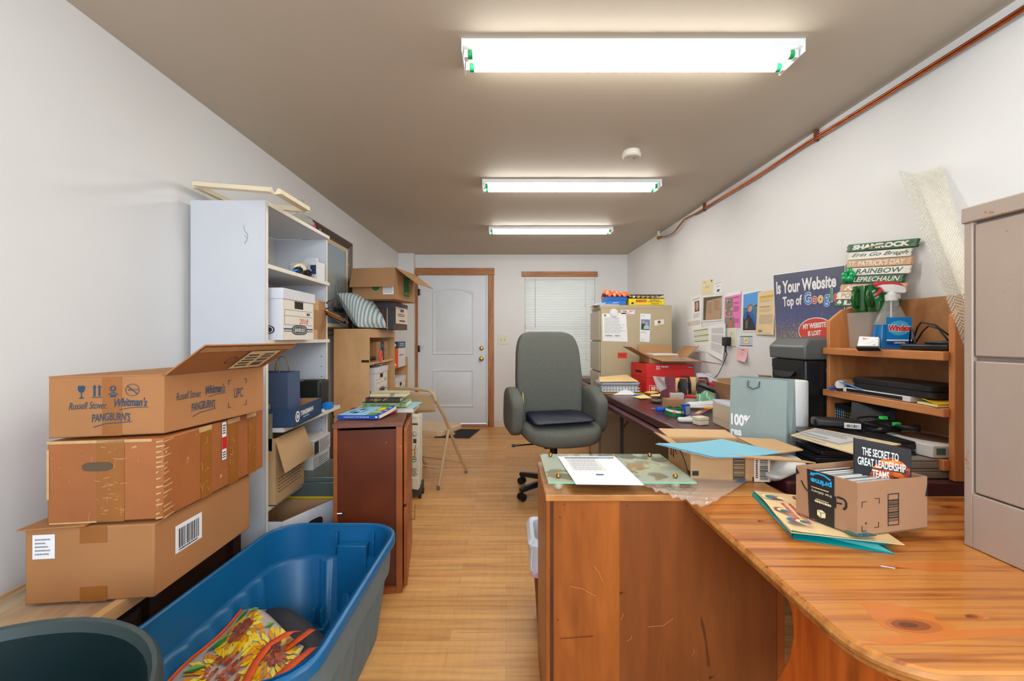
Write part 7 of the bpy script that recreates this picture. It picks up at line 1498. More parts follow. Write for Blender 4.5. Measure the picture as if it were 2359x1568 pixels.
# wire basket + papers
bx = T_(1377, 901); 
t = thing('wire_basket', 'flat wire letter tray full of papers at the far end of the maroon table', 'letter tray', (.94, 3.60, ZTB))
wx0_, wx1_, wy0, wy1, wz = .775, 1.10, 3.48, 3.74, ZTB + .012
WR = mat('tray_wire', (120, 110, 100), .35, .8); m = M()
for z in (wz, wz + .06): m.tube([(wx0_, wy0, z), (wx1_, wy0, z), (wx1_, wy1, z), (wx0_, wy1, z), (wx0_, wy0, z)], .003, 6)
for k in range(14):
    x = wx0_ + (wx1_ - wx0_) * k / 13; m.tube([(x, wy0, wz + .06), (x, wy0, wz), (x, wy1, wz), (x, wy1, wz + .06)], .0018, 5)
for k in range(8):
    y = wy0 + (wy1 - wy0) * k / 7; m.tube([(wx0_, y, wz + .06), (wx0_, y, wz), (wx1_, y, wz), (wx1_, y, wz + .06)], .0018, 5)
m.build('wire_frame', WR, t, world=True)
t = thing('paper_stack', 'stack of white papers and tan folders filling the wire letter tray', 'papers', (.94, 3.6, wz)); m = M()
for k in range(9): o = random.uniform(-.008, .008); m.box((wx0_ + .006 + o, wy0 + .006, wz + .004 + .0085 * k), (wx1_ - .012 + o, wy1 - .01 + o, wz + .0115 + .0085 * k), k % 3)
m.build('sheets', [PAPER, mat('sheet_grey', (212, 210, 206), .7), mat('sheet_blue3', (186, 196, 214), .7)], t, world=True)
m = M(); m.prism([(wx0_ - .01, wy0 - .004, wz + .085), (wx1_ - .02, wy0 + .0, wz + .088), (wx1_ - .04, wy1, wz + .118), (wx0_ + .04, wy1, wz + .098)], (0, 0, .005)); m.build('manila_folder', mat('manila', (242, 208, 150), .7), t, world=True)
t = thing('yellow_sheet', 'orange yellow folder under the wire letter tray, sticking off the table corner', 'folder', (.8, 3.6, ZTB)); m = M(); m.prism([(.70, 3.50, ZTB + .001), (1.12, 3.44, ZTB + .001), (1.12, 3.76, ZTB + .001), (.74, 3.76, ZTB + .001)], (0, 0, .006)); m.build('folder_cover', mat('folder_gold', (238, 176, 60), .6), t, world=True)
# staples red boxes
RC = mat('red_carton', (214, 36, 32), .5); 
a = Vector((at(1484, 0, 3.62).x, 3.56, 0)); b = Vector((at(1606, 0, 3.46).x, 3.52, 0)); c_ = b + Vector((.02, .28, 0)); q = quadbase(a, b, c_); q[3] = a + Vector((-.04, .30, 0)); q[2] = b + Vector((-.02, .28, 0))
zlo = .12
t = thing('red_paper_box', 'lower red copy paper box, printed upside down, at the far end of the table', 'box', up(a, ZTB)); m = M(); m.hexa([up(p, ZTB + .001) for p in q] + [up(p, ZTB + zlo) for p in q]); m.build('carton', RC, t, world=True, bevel=.002)
S = Surf(up(q[0], ZTB), up(q[1], ZTB), tl=up(q[0], ZTB + zlo)); m = M(); m.frame(S, .06, .08, .48, .52, .006, .03, .001, 0); m.text(S, 'STAPLES', .10, .18, .44, .42, .001, 0, bold=.05, turn=True); m.build('white_print', PAPER, t, world=True)
zh = H - 62 * 3.56 / K
t = thing('red_paper_box', 'upper red copy paper box with a hand hole, stacked on the lower red box', 'box', up(a, ZTB + zlo)); m = M(); m.hexa([up(p, ZTB + zlo + .002) for p in q] + [up(p, zh) for p in q]); m.build('carton', RC, t, world=True, bevel=.002)
S = Surf(up(q[0], ZTB + zlo), up(q[1], ZTB + zlo), tl=up(q[0], zh)); SL = Surf(up(q[3], ZTB + zlo), up(q[0], ZTB + zlo), tl=up(q[3], zh)); m = M(); m.text(S, 'copy paper', .31, .74, .47, .86, .001, 0, bold=.04); m.rect(S, .86, .70, .98, .86, .001, 1); m.text(S, 'STAPLES', .87, .73, .97, .83, .0016, 2, bold=.05)
for k in range(3):
    u = .22 + .028 * k; m.disc(S, u, .84, .009, .04, .001, 0, 10); m.stroke(S, [(u - .012, .60), (u, .80), (u + .012, .60)], .006, .001, 0, asp=2.5)
oval(m, SL, .5, .40, .22, .08, 1); m.build('carton_print', [PAPER, mat('hole_black', (30, 22, 20), .8), mat('aqua_ink', (150, 210, 214), .5)], t, world=True)
# open carton on red boxes
t = thing('cardboard_box', 'open cardboard box holding files, on top of the red paper boxes', 'box', up(q[0], zh)); qb = [q[0] + Vector((.03, .02, 0)), q[1] + Vector((-.05, .02, 0)), q[2] + Vector((-.05, -.02, 0)), q[3] + Vector((.07, -.02, 0))]
za = zh + .015; zb3 = H - 28 * 3.6 / K; zc3 = (za + zb3) / 2
m = M(); carton(m, qb, zh + .001, zh + .055); m.build('carton', KRAFT, t, world=True); zf3 = zh + .055
m = M(); flap(m, up(qb[0], zf3), up(qb[3], zf3), (-.16, -.02, .085)); m.build('flap', KRAFT, t, world=True); m = M(); flap(m, up(qb[2], zf3), up(qb[1], zf3), (.10, 0, .09)); m.build('flap', KRAFT, t, world=True); m = M(); flap(m, up(qb[1], zf3), up(qb[0], zf3), (.06, -.14, -.028)); m.build('flap', KRAFT, t, world=True); m = M(); flap(m, up(qb[3], zf3), up(qb[2], zf3), (0, .06, .10)); m.build('flap', KRAFT, t, world=True)
m = M(); S = Surf(up(qb[0], zf3), up(qb[1], zf3), tl=up(qb[0], zf3) + Vector((.06, -.14, -.028))); m.rect(S, .45, .25, .85, .9, -.005, 0); m.lines(S, .47, .3, .83, .85, 4, .4, -.006, 1); m.rect(S, .45, .25, .85, .9, .006, 0); m.lines(S, .47, .3, .83, .85, 4, .4, .0066, 1); m.build('shipping_label', [mat('grey_label', (190, 170, 160), .6), mat('label_ink', (120, 90, 90), .7)], t, world=True)
t = thing('file_folders', 'stack of white and navy folders inside the open box on the red boxes', 'folders', up(qb[0], zh + .06)); m = M()
x0_, x1_ = qb[0].x + .02, qb[1].x - .02
for k, mt in enumerate((0, 1, 2, 0, 2, 0)): m.box((x0_ + .004 * k, qb[0].y + .015, zh + .012 + .012 * k), (x1_ - .006 * k, qb[0].y + .23, zh + .022 + .012 * k), mt)
m.build('folder_edges', [PAPER, mat('folder_navy', (34, 56, 110), .5), mat('folder_tan', (210, 160, 110), .7)], t, world=True)
# white film bag behind
t = thing('plastic_bag', 'crumpled translucent white plastic bag behind the red boxes by the wall', 'bag', (1.56, 3.4, ZTB)); m = M(); m.grid(lambda u, v: (1.50 + .10 * u + .02 * math.sin(v * 9), 3.15 + .3 * v, ZTB + .02 + .17 * math.sin(PI * min(1, max(0, .1 + .8 * v))) * (.7 + .3 * math.sin(u * 8 + v * 13))), 10, 16, thick=.002); m.build('bag_film', mat('milky_film', (226, 220, 228), .4, alpha=.7), t, world=True, smooth=True)
# manila folders and boards leaning in the middle
MAN = mat('manila', (242, 208, 150), .7)
t = thing('manila_envelope', 'large manila envelope leaning behind the small speakers', 'envelope', T_(1560, 905)); m = M(); e0, e1 = T_(1540, 906), T_(1640, 906)
Pq = [at(1540, 910, 3.36), at(1630, 905, 3.34), at(1637, 866, 3.40), at(1552, 871, 3.42)]; m.grid(lambda u, v: Surf(*Pq)(u, v, .01 * math.sin(u * 5)), 8, 4, thick=.003); m.build('envelope_sheet', MAN, t, world=True, smooth=True)
t = thing('cardboard_box', 'low brown carton behind the speakers near the wall', 'box', (1.5, 3.42, ZTB)); m = M(); m.box((1.40, 3.40, ZTB + .001), (1.60, 3.50, ZTB + .095)); m.build('carton', KRAFT3, t, world=True, bevel=.002)
t = thing('maroon_binder', 'maroon binder standing in a clear film sleeve before the red boxes', 'binder', at(1515, 890, 3.3)); m = M(); m.hexa([up(at(1522, 897, 3.25), ZTB + .001), up(at(1556, 900, 3.2), ZTB + .001), up(at(1556, 900, 3.32), ZTB + .001), up(at(1522, 897, 3.35), ZTB + .001), at(1524, 868, 3.25), at(1556, 866, 3.2), at(1556, 866, 3.32), at(1524, 868, 3.35)]); m.build('binder_cover', mat('maroon_board', (120, 50, 62), .5), t, world=True)
t = thing('clear_sleeve', 'crumpled clear plastic sleeve hanging over the maroon binder', 'sleeve', at(1510, 890, 3.2)); Pq = [at(1520, 903, 3.18), at(1536, 894, 3.15), at(1531, 868, 3.18), at(1503, 866, 3.22)]; m = M(); SS = Surf(*Pq); m.grid(lambda u, v: SS(u, v, .012 * math.sin(u * 6 + v * 4)), 8, 8, thick=.001); m.build('film_sheet', clear('clear_film', (206, 206, 206), .5, .12), t, world=True, smooth=True)
def speaker(label, px, py, D):
    p = at(px, py, D); t = thing('desk_speaker', label, 'speaker', (p.x, p.y, ZTB + .001), math.radians(-35)); m = M()
    m.loft([[Vector((x, y + dy, z)) for x, y in rrect(w_, d_, .012, 3)] for w_, d_, dy, z in ((.085, .11, 0, 0), (.082, .105, .004, .10), (.060, .080, .012, .155), (.05, .06, .014, .16))]); m.build('speaker_case', mat('speaker_black', (34, 34, 38), .4), t, smooth='auto')
    m = M(); S = Surf((-.04, -.0555, .01), (.04, -.0555, .01), (.03, -.030, .15), (-.03, -.030, .15)); m.rect(S, .03, .02, .97, .98, .003, 0); m.frame(S, 0, 0, 1, 1, .08, .05, .004, 1); m.disc(S, .5, .3, .3, .16, .005, 2, 18, inner=.6); m.build('speaker_grille', [mat('grille_cloth', (66, 60, 56), .9), ORANGE, BLACK], t); return t
speaker('small black desk speaker with an orange edge, beside the manila envelope', 1577, 900, 3.30); speaker('small black desk speaker with an orange edge, behind the long stapler lid', 1619, 905, 3.20)
t = thing('speaker_wire', 'thin black wire looping between the two desk speakers', 'wire', at(1590, 880, 2.9)); m = M(); m.tube([at(1571, 882, 3.3), at(1572, 873, 3.3), at(1580, 875, 3.3), at(1588, 884, 3.28), at(1590, 900, 3.26)], .002, 5); m.build('wire_run', BLACK, t, world=True, smooth=True)
t = thing('dark_desk_telephone', 'long dark grey desk gadget with a lifted black lid, before the grey bag', 'device', (1.15, 2.35, ZTB)); m = M(); m.hexa([up(at(1645, 920, 2.50), ZTB + .001), up(at(1700, 925, 2.35), ZTB + .001), up(at(1712, 915, 2.45), ZTB + .001), up(at(1655, 912, 2.6), ZTB + .001), at(1648, 900, 2.50), at(1700, 918, 2.35), at(1712, 908, 2.45), at(1660, 893, 2.6)]); m.build('base_body', mat('slate_plastic', (70, 78, 86), .4), t, world=True, bevel=.004)
m = M(); m.hexa([at(1608, 891, 2.62), at(1655, 910, 2.5), at(1662, 905, 2.6), at(1616, 886, 2.7), at(1607, 882, 2.62), at(1652, 899, 2.5), at(1659, 897, 2.6), at(1615, 880, 2.7)]); m.build('lifted_lid', BLACK, t, world=True, bevel=.008)
# smaller table things
def tb(name, label, cat, px, py, w_, d_, h_, mt, rot_=0, bev=.003, dz=.001, part='case'):
    p = T_(px, py, dz); return slab(name, label, cat, (p.x, p.y, ZTB + dz), w_, d_, h_, mt, math.radians(rot_), part, bev)
t = tb('small_carton', 'small brown cardboard carton standing in the table clutter, beside the tape', 'box', 1552, 938, .115, .085, .058, KRAFT, 6, .001, part='carton')
# packing tape roll
p = T_(1553, 957); TG = mat('tape_green', (30, 110, 70), .3)
t = thing('packing_tape_roll', 'green and white packing tape roll lying on the maroon table', 'tape', (p.x, p.y, ZTB + .001)); m = M(); m.lathe([(.040, 0), (.052, 0), (.052, .048), (.040, .048), (.040, 0)], (0, 0, 0), 36); m.build('tape_roll', TG, t, smooth='auto'); 
m = M()
n_ = 36; m.add([Vector((.0524 * math.cos(a_), .0524 * math.sin(a_), z)) for a_, z in [(math.radians(-175 + 170 * i / n_), zz_) for i in range(n_ + 1) for zz_ in (.034 - .022 * i / n_, .046 - .020 * i / n_)]], [(2 * i, 2 * i + 2, 2 * i + 3, 2 * i + 1) for i in range(n_)])
m.build('white_band', PAPER, t); m = M(); m.cyl((0, .01, .001), (0, .01, .05), .010, 12); m.build('red_core', RED, t, smooth='auto')
m = M()
for a0_ in (-110, -60):
    a_ = math.radians(a0_); c0 = Vector((.053 * math.cos(a_), .053 * math.sin(a_), .026)); e1 = Vector((-math.sin(a_), math.cos(a_), 0)); n1 = Vector((math.cos(a_), math.sin(a_), 0)); S = Surf(c0 - e1 * .008 - Vector((0, 0, .008)), c0 + e1 * .008 - Vector((0, 0, .008)), tl=c0 - e1 * .008 + Vector((0, 0, .008))); m.disc(S, .45, .45, .45, .45, .0008, 0, 12); m.disc(S, .5, .4, .2, .25, .0012, 1, 10)
m.build('round_emblem', [RED, YELLOW], t)
# tape dispenser
p = T_(1527, 945); t = thing('tape_dispenser', 'blue and grey handheld tape dispenser lying around the packing tape', 'tape dispenser', (p.x, p.y, ZTB)); m = M(); a, b = T_(1512, 943, .02), T_(1533, 943, .02); m.cyl(a, b, .016, 12); m.build('blue_handle', BLUE, t, world=True, smooth='auto')
m = M(); a = T_(1500, 941, .008); b = T_(1512, 942, .012); m.cyl(a, b, .004, 8, r2=.007); m.build('grey_lever', mat('lever_grey', (120, 128, 134), .4), t, world=True, smooth='auto')
t = thing('tape_dispenser', 'blue roller end of a tape dispenser standing right of the packing tape', 'tape dispenser', T_(1580, 955)); pb = T_(1580, 956); m = M(); m.box((pb.x - .018, pb.y - .01, ZTB + .001), (pb.x - .004, pb.y + .02, ZTB + .062)); m.box((pb.x - .028, pb.y - .012, ZTB + .058), (pb.x + .022, pb.y + .02, ZTB + .066)); m.build('blue_frame', BLUE, t, world=True, bevel=.003); m = M(); m.box((pb.x - .004, pb.y - .008, ZTB + .001), (pb.x + .024, pb.y + .02, ZTB + .056)); m.build('grey_plate', mat('plate_grey', (150, 154, 158), .4), t, world=True, bevel=.003)
t = tb('white_cable_cover', 'white rounded plastic piece lying beside the small ring box', 'case', 1580, 972, .085, .034, .026, WHITE, -8, .01)
t = tb('ring_box', 'small cream lidded box on the open part of the maroon table', 'box', 1614, 977, .062, .052, .022, mat('cream_case', (232, 226, 200), .45), 18, .003); m = M(); m.box((-.0315, -.0265, .023), (.0315, .0265, .042)); m.build('box_lid', MATS['cream_case'], t, bevel=.003)
p = T_(1660, 996); t = thing('blue_card', 'flat bright blue plastic piece near the grey paper bag', 'plastic piece', up(p, ZTB)); m = M(); S = Surf(T_(1645, 998, .004), T_(1675, 1000, .004), T_(1672, 994, .004), T_(1638, 994, .004)); m.prism([S(0, 0), S(1, 0), S(1, 1), S(0, 1)], (0, 0, .004)); m.build('plastic_sheet', mat('cobalt', (24, 70, 210), .35), t, world=True)
t = tb('computer_mouse', 'dark mouse shaped object on the maroon table behind the tape dispenser', 'computer mouse', 1511, 928, .05, .09, .001, BLACK, 40); m = M(); m.ell((0, 0, .014), (.024, .042, .014)); m.build('mouse_body', mat('mouse_brown', (84, 70, 56), .35), t, smooth=True)  # dark rounded computer mouse on a thin base slab
t = tb('circuit_card', 'green and brown circuit card under the mouse on the maroon table', 'card', 1512, 922, .11, .07, .004, mat('pcb_green', (60, 120, 84), .4, var=.3, vscale=60), 10, .001, .0005) 
t = thing('magazine', 'colourful black and yellow boxed card propped on the table clutter', 'magazine', T_(1610, 955)); S = Surf(T_(1568, 964, .004), T_(1600, 966, .004), T_(1645, 938, .035), T_(1628, 936, .035)); m = M(); m.prism([S(0, 0), S(1, 0), S(1, 1), S(0, 1)], (0, 0, -.003)); m.build('cover_board', BLACK, t, world=True); m = M(); m.rect(S, .1, .28, .85, .68, .001, 0); m.rect(S, .25, .4, .6, .6, .002, 1); m.rect(S, .0, .85, 1, 1, .001, 1); m.rect(S, .3, .70, .9, .84, .001, 3); m.text(S, 'UNDER', .1, .06, .9, .24, .001, 2, bold=.03); m.build('cover_print', [mat('purple_print', (140, 90, 140), .5), YELLOW, PAPER, RED], t, world=True)
# cream box with papers at the bag
t = thing('file_card_box', 'cream lidless box of mail papers beside the grey paper bag', 'box', T_(1690, 985)); q = [T_(1642, 985), T_(1700, 1008), None, None]
n0, n1 = T_(1642, 966), T_(1700, 1006); n0 = T_(1644, 974); 
qa = Vector((at(1643, 0, 2.28).x, 2.28, 0)); qb_ = Vector((.885, 1.93, 0)); 
qa = up(on(1642, 974, ZTB), 0); qb_ = up(on(1690, 1003, ZTB), 0) + Vector((.03, -.05, 0)); e = (qb_ - qa); nn_ = Vector((-e.y, e.x, 0)).normalized(); nn_ = nn_ if nn_.x > 0 else -nn_
qq = [qa, qb_, qb_ + nn_ * .16, qa + nn_ * .16]
CB = mat('box_board_cream', (212, 198, 172), .7); m = M(); carton(m, qq, ZTB + .001, ZTB + .112); m.build('carton', CB, t, world=True); m = M(); S = Surf(up(qa, ZTB), up(qb_, ZTB), tl=up(qa, ZTB + .1)); m.rect(S, 0, .36, 1, .375, .001); m.build('fold_line', mat('fold_shade', (170, 156, 132), .7), t, world=True)
t = thing('mail_papers', 'loose white mail lying across the top of the cream box', 'papers', up(qa, ZTB + .115)); m = M()
for k in range(4): o = Vector((.004 * k, .02 * k - .02, 0)); m.prism([up(qa + o + nn_ * .0, ZTB + .114 + .003 * k), up(qb_ + o * .5, ZTB + .114 + .002 * k), up(qb_ + nn_ * .15 + o, ZTB + .116 + .003 * k), up(qa + nn_ * .15 - o, ZTB + .118 + .004 * k)], (0, 0, .0015), k % 2)
m.build('mail_sheet', [PAPER, mat('bluish_sheet', (206, 212, 226), .7)], t, world=True)
# misc
t = thing('white_sheets', 'long flat white papers in the table clutter behind the tape', 'papers', T_(1600, 945)); m = M(); m.prism([T_(1572, 938, .012), T_(1642, 940, .02), T_(1648, 928, .03), T_(1580, 930, .02)], (0, 0, .006)); m.prism([T_(1590, 934, .024), T_(1650, 933, .03), T_(1640, 924, .034), T_(1584, 928, .03)], (0, 0, .006)); m.build('paper_sheet', PAPER, t, world=True)
t = thing('green_plastic_bag', 'crumpled clear and green plastic bag before the long grey gadget', 'bag', T_(1625, 928)); p = T_(1622, 930); m = M(); m.grid(lambda u, v: (p.x - .10 + .20 * u, p.y - .06 + .14 * v, ZTB + .006 + .075 * math.sin(PI * u) * math.sin(PI * v) * (.6 + .4 * math.sin(u * 17 + v * 7)) + .03 * u), 18, 14, thick=.001); m.build('bag_film', mat('green_film', (130, 190, 156), .15, alpha=.75, var=.3, vscale=30), t, world=True, smooth=True)
t = thing('red_tin', 'small round tin with a red lid between the speakers and the green bag', 'tin', T_(1595, 925)); p = T_(1594, 928); m = M(); m.lathe([(0, 0), (.045, 0), (.045, .04), (0, .04)], (0, 0, .001), 24); t.location = up(p, ZTB); m.build('tin_body', mat('frosted_tub', (196, 192, 184), .4), t, smooth='auto'); m = M(); m.lathe([(.047, .038), (.047, .05), (.040, .053), (0, .053)], (0, 0, 0), 24); m.build('tin_lid', RED, t, smooth='auto')
t = tb('label_printer', 'small cream device with a pale slot, left of the desk speakers', 'device', 1558, 918, .10, .08, .045, mat('device_cream', (214, 206, 190), .4), -10, .006); m = M(); m.box((-.01, -.0425, .008), (.045, -.0405, .04)); m.build('pale_slot', mat('slot_lilac', (206, 206, 222), .4), t)
t = thing('red_gift_box', 'small red topped box on the brown carton near the grey bag', 'box', (1.55, 3.14, ZTB)); p0 = at(1650, 893, 3.15); m = M(); m.box((p0.x - .055, 3.13, p0.z - .005), (p0.x + .055, 3.24, p0.z + .035)); m.build('carton', mat('crimson_box', (196, 28, 44), .5), t, world=True, bevel=.002)
t = thing('cardboard_box', 'brown carton under the small red topped box on the table', 'box', (1.55, 3.2, ZTB)); m = M(); m.box((p0.x - .06, 3.12, ZTB + .001), (p0.x + .06, 3.30, p0.z - .006)); m.build('carton', KRAFT3, t, world=True, bevel=.002)
t = thing('cardboard_box', 'open carton with an upright printed flap behind the grey paper bag', 'box', (1.25, 2.3, ZTB)); qx = [Vector((1.205, 2.16, 0)), Vector((1.38, 2.20, 0)), Vector((1.36, 2.42, 0)), Vector((1.20, 2.38, 0))]; m = M(); carton(m, qx, ZTB + .001, ZTB + .12); m.build('carton', KRAFT, t, world=True); m = M(); flap(m, up(qx[0], ZTB + .12), up(qx[3], ZTB + .12), (-.05, 0, .10)); m.build('upright_flap', KRAFT, t, world=True); m = M(); flap(m, up(qx[3], ZTB + .12), up(qx[2], ZTB + .12), (0, .04, .11)); m.build('rear_flap', KRAFT, t, world=True)
t = thing('white_tablet', 'white edged grey tablet standing between the cartons behind the bag', 'tablet', (1.12, 2.5, ZTB)); m = M(); m.hexa([up(at(1657, 915, 2.6), ZTB + .001), up(at(1676, 915, 2.55), ZTB + .001), up(at(1676, 914, 2.57), ZTB + .001), up(at(1657, 914, 2.62), ZTB + .001), at(1656, 896, 2.62), at(1676, 894, 2.57), at(1676, 894, 2.585), at(1656, 896, 2.64)]); m.build('tablet_body', mat('tablet_grey', (182, 188, 188), .3), t, world=True)
t = thing('cardboard_sheet', 'brown cardboard panel standing behind the grey bag at the shredder', 'cardboard', (1.5, 2.45, ZTB)); m = M(); m.hexa([at(1747, 960, 2.45), at(1778, 963, 2.42), at(1778, 961, 2.44), at(1747, 959, 2.47), at(1747, 863, 2.45), at(1778, 865, 2.42), at(1778, 865, 2.44), at(1747, 863, 2.47)]); m.build('board_sheet', KRAFT, t, world=True)
for k, (px, py, w_, lb) in enumerate(((1475, 898, .10, 'yellow sticky note sheet nearest the black cord adapter'), (1502, 905, .09, 'lone pale yellow note lying flat before the tangled earphones'), (1480, 917, .10, 'pale yellow note nearest the table edge'), (1518, 896, .09, 'pale yellow note pad propped on other notes'), (1510, 915, .07, 'pale yellow note beside the tangled cable'))):
    p = T_(px, py, .002); t = thing('sticky_note', lb, 'note', (p.x, p.y, ZTB + .002 + .004 * k), random.uniform(-.6, .6)); m = M(); m.grid(lambda u, v: (-w_ / 2 + w_ * u, -w_ / 2 + w_ * v, .012 * u * v + .0 ), 3, 3, thick=.002); m.build('note_sheet', PALEYELLOW, t)
t = thing('tangled_cable', 'small tangle of thin black cable in front of the small carton', 'cable', T_(1522, 912)); p = T_(1523, 914); m = M(); m.tube([Vector((p.x + .035 * math.cos(k * 1.1) + .02 * math.sin(k * .37), p.y + .03 * math.sin(k * 1.3), ZTB + .012 + .008 * math.sin(k * .9) + .0002 * k)) for k in range(60)], .003, 5); m.build('cable_tangle', BLACK, t, world=True, smooth=True); m = M(); m.cyl((p.x - .01, p.y - .02, ZTB + .01), (p.x + .01, p.y - .02, ZTB + .045), .014, 10); m.build('clip_body', BLACK, t, world=True)
t = tb('cord_adapter', 'small black adapter near the wire letter tray', 'adapter', 1459, 896, .10, .06, .03, BLACK, 5, .006)
t = thing('white_paper', 'folded white paper lying at the far end of the maroon table', 'paper', T_(1440, 905)); m = M(); a, b, c_ = T_(1412, 909, .002), T_(1470, 909, .002), T_(1447, 895, .002); m.add([a, b, c_, a.lerp(b, .5) + Vector((.01, .04, .04))], [(0, 1, 3), (1, 2, 3), (2, 0, 3)]); m.build('paper_sheet', PAPER, t, world=True)
for (px, py, px2, py2, c__, lb) in ((1395, 899, 1418, 902, (226, 240, 40), 'yellow highlighter pen at the far left corner of the table'), (1460, 909, 1487, 910, (60, 130, 200), 'white and blue pen near the pale yellow notes'), (1500, 895, 1520, 897, (50, 60, 90), 'dark pen behind the pale yellow notes')):
    t = thing('pen', lb, 'pen', T_(px, py)); m = M(); m.cyl(T_(px, py, .006), T_(px2, py2, .006), .006, 8); m.build('pen_barrel', mat('pen_c%d' % c__[0], c__, .4), t, world=True, smooth='auto')
t = thing('teal_roll', 'teal glittery fabric roll between the two desk speakers', 'roll', T_(1600, 910)); m = M(); m.cyl(T_(1587, 914, .022), T_(1612, 914, .022), .021, 10); m.build('roll_body', mat('teal_foil', (0, 120, 104), .3, .3, var=.5, vscale=80), t, world=True, smooth='auto')
# ================================================================ on the wooden chest
gz = .779
t = thing('glass_plate', 'greenish glass plate on four brass capped feet, on the wooden chest', 'glass plate', (.355, 1.45, dzt)); GLP, nt, bq = _new('green_tinted_glass'); bq.inputs['Base Color'].default_value = rgb(190, 214, 196); bq.inputs['Roughness'].default_value = .06; bq.inputs['Specular IOR Level'].default_value = .8
ff = noise(nt, coords(nt, 1.0), 9, 2, .5, 1.2); nt.links.new(ramp(nt, ff, [(.46, (.22, .22, .22, 1)), (.50, (.55, .55, .55, 1))]), bq.inputs['Alpha']); nt.links.new(ramp(nt, ff, [(.46, rgb(180, 190, 160)), (.50, rgb(200, 216, 200))]), bq.inputs['Base Color'])
gx0, gx1, gy0, gy1 = .130, .585, 1.307, 1.623
m = M(); m.box((gx0, gy0, gz - .004), (gx1, gy1, gz)); m.build('glass_pane', GLP, t, world=True)
m = M(); GE = mat('glass_edge', (130, 196, 160), .2); m.box((gx0 - .0005, gy0 - .001, gz - .0045), (gx1 + .0005, gy0, gz + .0003)); m.box((gx1, gy0, gz - .0045), (gx1 + .001, gy1, gz + .0003)); m.box((gx0 - .001, gy0, gz - .0045), (gx0, gy1, gz + .0003)); m.build('green_edge', GE, t, world=True)
for (x, y) in ((.165, 1.345), (.535, 1.345), (.165, 1.585), (.535, 1.585)):
    m = M(); m.lathe([(.007, 0), (.013, .006), (.014, .014), (.009, .024), (.007, .0335)], (x, y, dzt), 16); m.build('glass_foot', mat('foot_glass', (214, 220, 190), .1, alpha=.55), t, world=True, smooth=True); m = M(); m.ell((x, y, gz + .007), (.008, .008, .008), nu=14, nv=8); m.build('brass_ball', BRASS, t, world=True, smooth=True)
cs = [on(1327, 1115, gz + .003), on(1484, 1117, gz + .003), on(1416, 1051, gz + .003), on(1285, 1051, gz + .003)]
t, S = poster('printed_form', 'white printed form with a blue header lying on the glass plate', 'paper', [Vector((p.x, p.y, gz + .0025)) for p in cs], PAPER)
m = M(); m.rect(S, .10, .91, .95, .95, .0008, 0); m.rect(S, .68, .91, .85, .95, .0014, 1); m.lines(S, .13, .45, .60, .88, 12, .3, .0008, 2, .05); m.frame(S, .11, .42, .62, .86, .004, .004, .0008, 2); m.rect(S, .41, .28, .53, .32, .0008, 3); m.build('form_print', [mat('header_navy', (54, 62, 90), .6), mat('header_blue', (104, 150, 214), .6), GREYINK, mat('logo_box', (40, 76, 140), .6)], t, world=True)
# amazon box on the chest
AK = mat('shipping_kraft', (188, 148, 104), .8, var=.05, vscale=4)
A0, A1_, A2_ = on(1591, 1107, dzt), on(1776, 1111, dzt), on(1540, 1060, dzt); fl_ = up(A2_, 0); q = [up(A0, 0), up(A1_, 0), up(A1_, 0) + (fl_ - up(A0, 0)), fl_]
t = thing('shipping_box', 'flat brown shipping box with splayed flaps and barcodes on the wooden chest', 'box', up((q[0] + q[2]) / 2, dzt)); ah = .088
m = M(); carton(m, q, dzt + .001, dzt + ah); m.build('carton', AK, t, world=True)
za_ = dzt + ah
m = M(); m.prism([up(q[0], za_), up(q[1], za_), up(q[1], za_) + Vector((.075, -.10, .004)), up(q[0], za_) + Vector((.08, -.04, .01))], (0, 0, .004)); m.build('flap', KRAFT3, t, world=True)
m = M(); m.prism([up(q[1], za_ + .003), up(q[2], za_ + .003), up(q[2], za_) + Vector((.090, -.085, .016)), up(q[1], za_) + Vector((.12, .02, .012))], (0, 0, .004)); m.build('flap', KRAFT3, t, world=True)
m = M(); m.prism([up(q[3], za_ + .0), up(q[2], za_), up(q[2], za_) + Vector((-.02, .05, .02)), up(q[3], za_) + Vector((-.02, .05, .022))], (0, 0, .004)); m.build('flap', KRAFT3, t, world=True)
m = M(); m.prism([up(q[0], za_), up(q[3], za_), up(q[3], za_) + Vector((-.05, .02, .016)), up(q[0], za_) + Vector((-.03, .0, .010))], (0, 0, .004)); m.build('flap', KRAFT3, t, world=True)
S = Surf(up(q[0], dzt), up(q[1], dzt), tl=up(q[0], za_)); SL = Surf(up(q[3], dzt), up(q[0], dzt), tl=up(q[3], za_)); m = M()
m.frame(S, .53, .05, .68, .95, .008, .02, .001, 0); m.bars(S, .54, .08, .67, .9, 22, .001, 0, vertical=False); m.rect(S, .79, .02, .985, .95, .001, 1); m.bars(S, .86, .10, .96, .88, 30, .0016, 0, vertical=False); m.lines(S, .81, .15, .835, .85, 9, .7, .0016, 0, 0); m.rect(S, .02, .2, .10, .38, .001, 0); m.rect(S, .77, .03, .79, .2, .001, 0)
for u in (.12, .24): m.rect(SL, u, .45, u + .04, .9, .001, 0); m.poly(SL, [(u - .02, .45), (u + .06, .45), (u + .02, .3)], .001, 0)
m.stroke(SL, [(.36, .72), (.42, .84), (.55, .86), (.7, .7), (.82, .48), (.90, .22)], .035, .001, 0, asp=1.5); m.stroke(SL, [(.36, .72), (.38, .62), (.44, .6)], .025, .001, 0, asp=1.5); m.rect(SL, .92, .18, .99, .36, .001, 0)
m.build('black_print', [mat('carton_ink', (44, 40, 38), .7), mat('barcode_paper', (236, 226, 210), .6)], t, world=True)
t = thing('blue_file_folder', 'light blue file folders lying on the flat shipping box', 'folder', up(q[0], za_ + .02)); BF = mat('sky_folder', (126, 186, 208), .6)
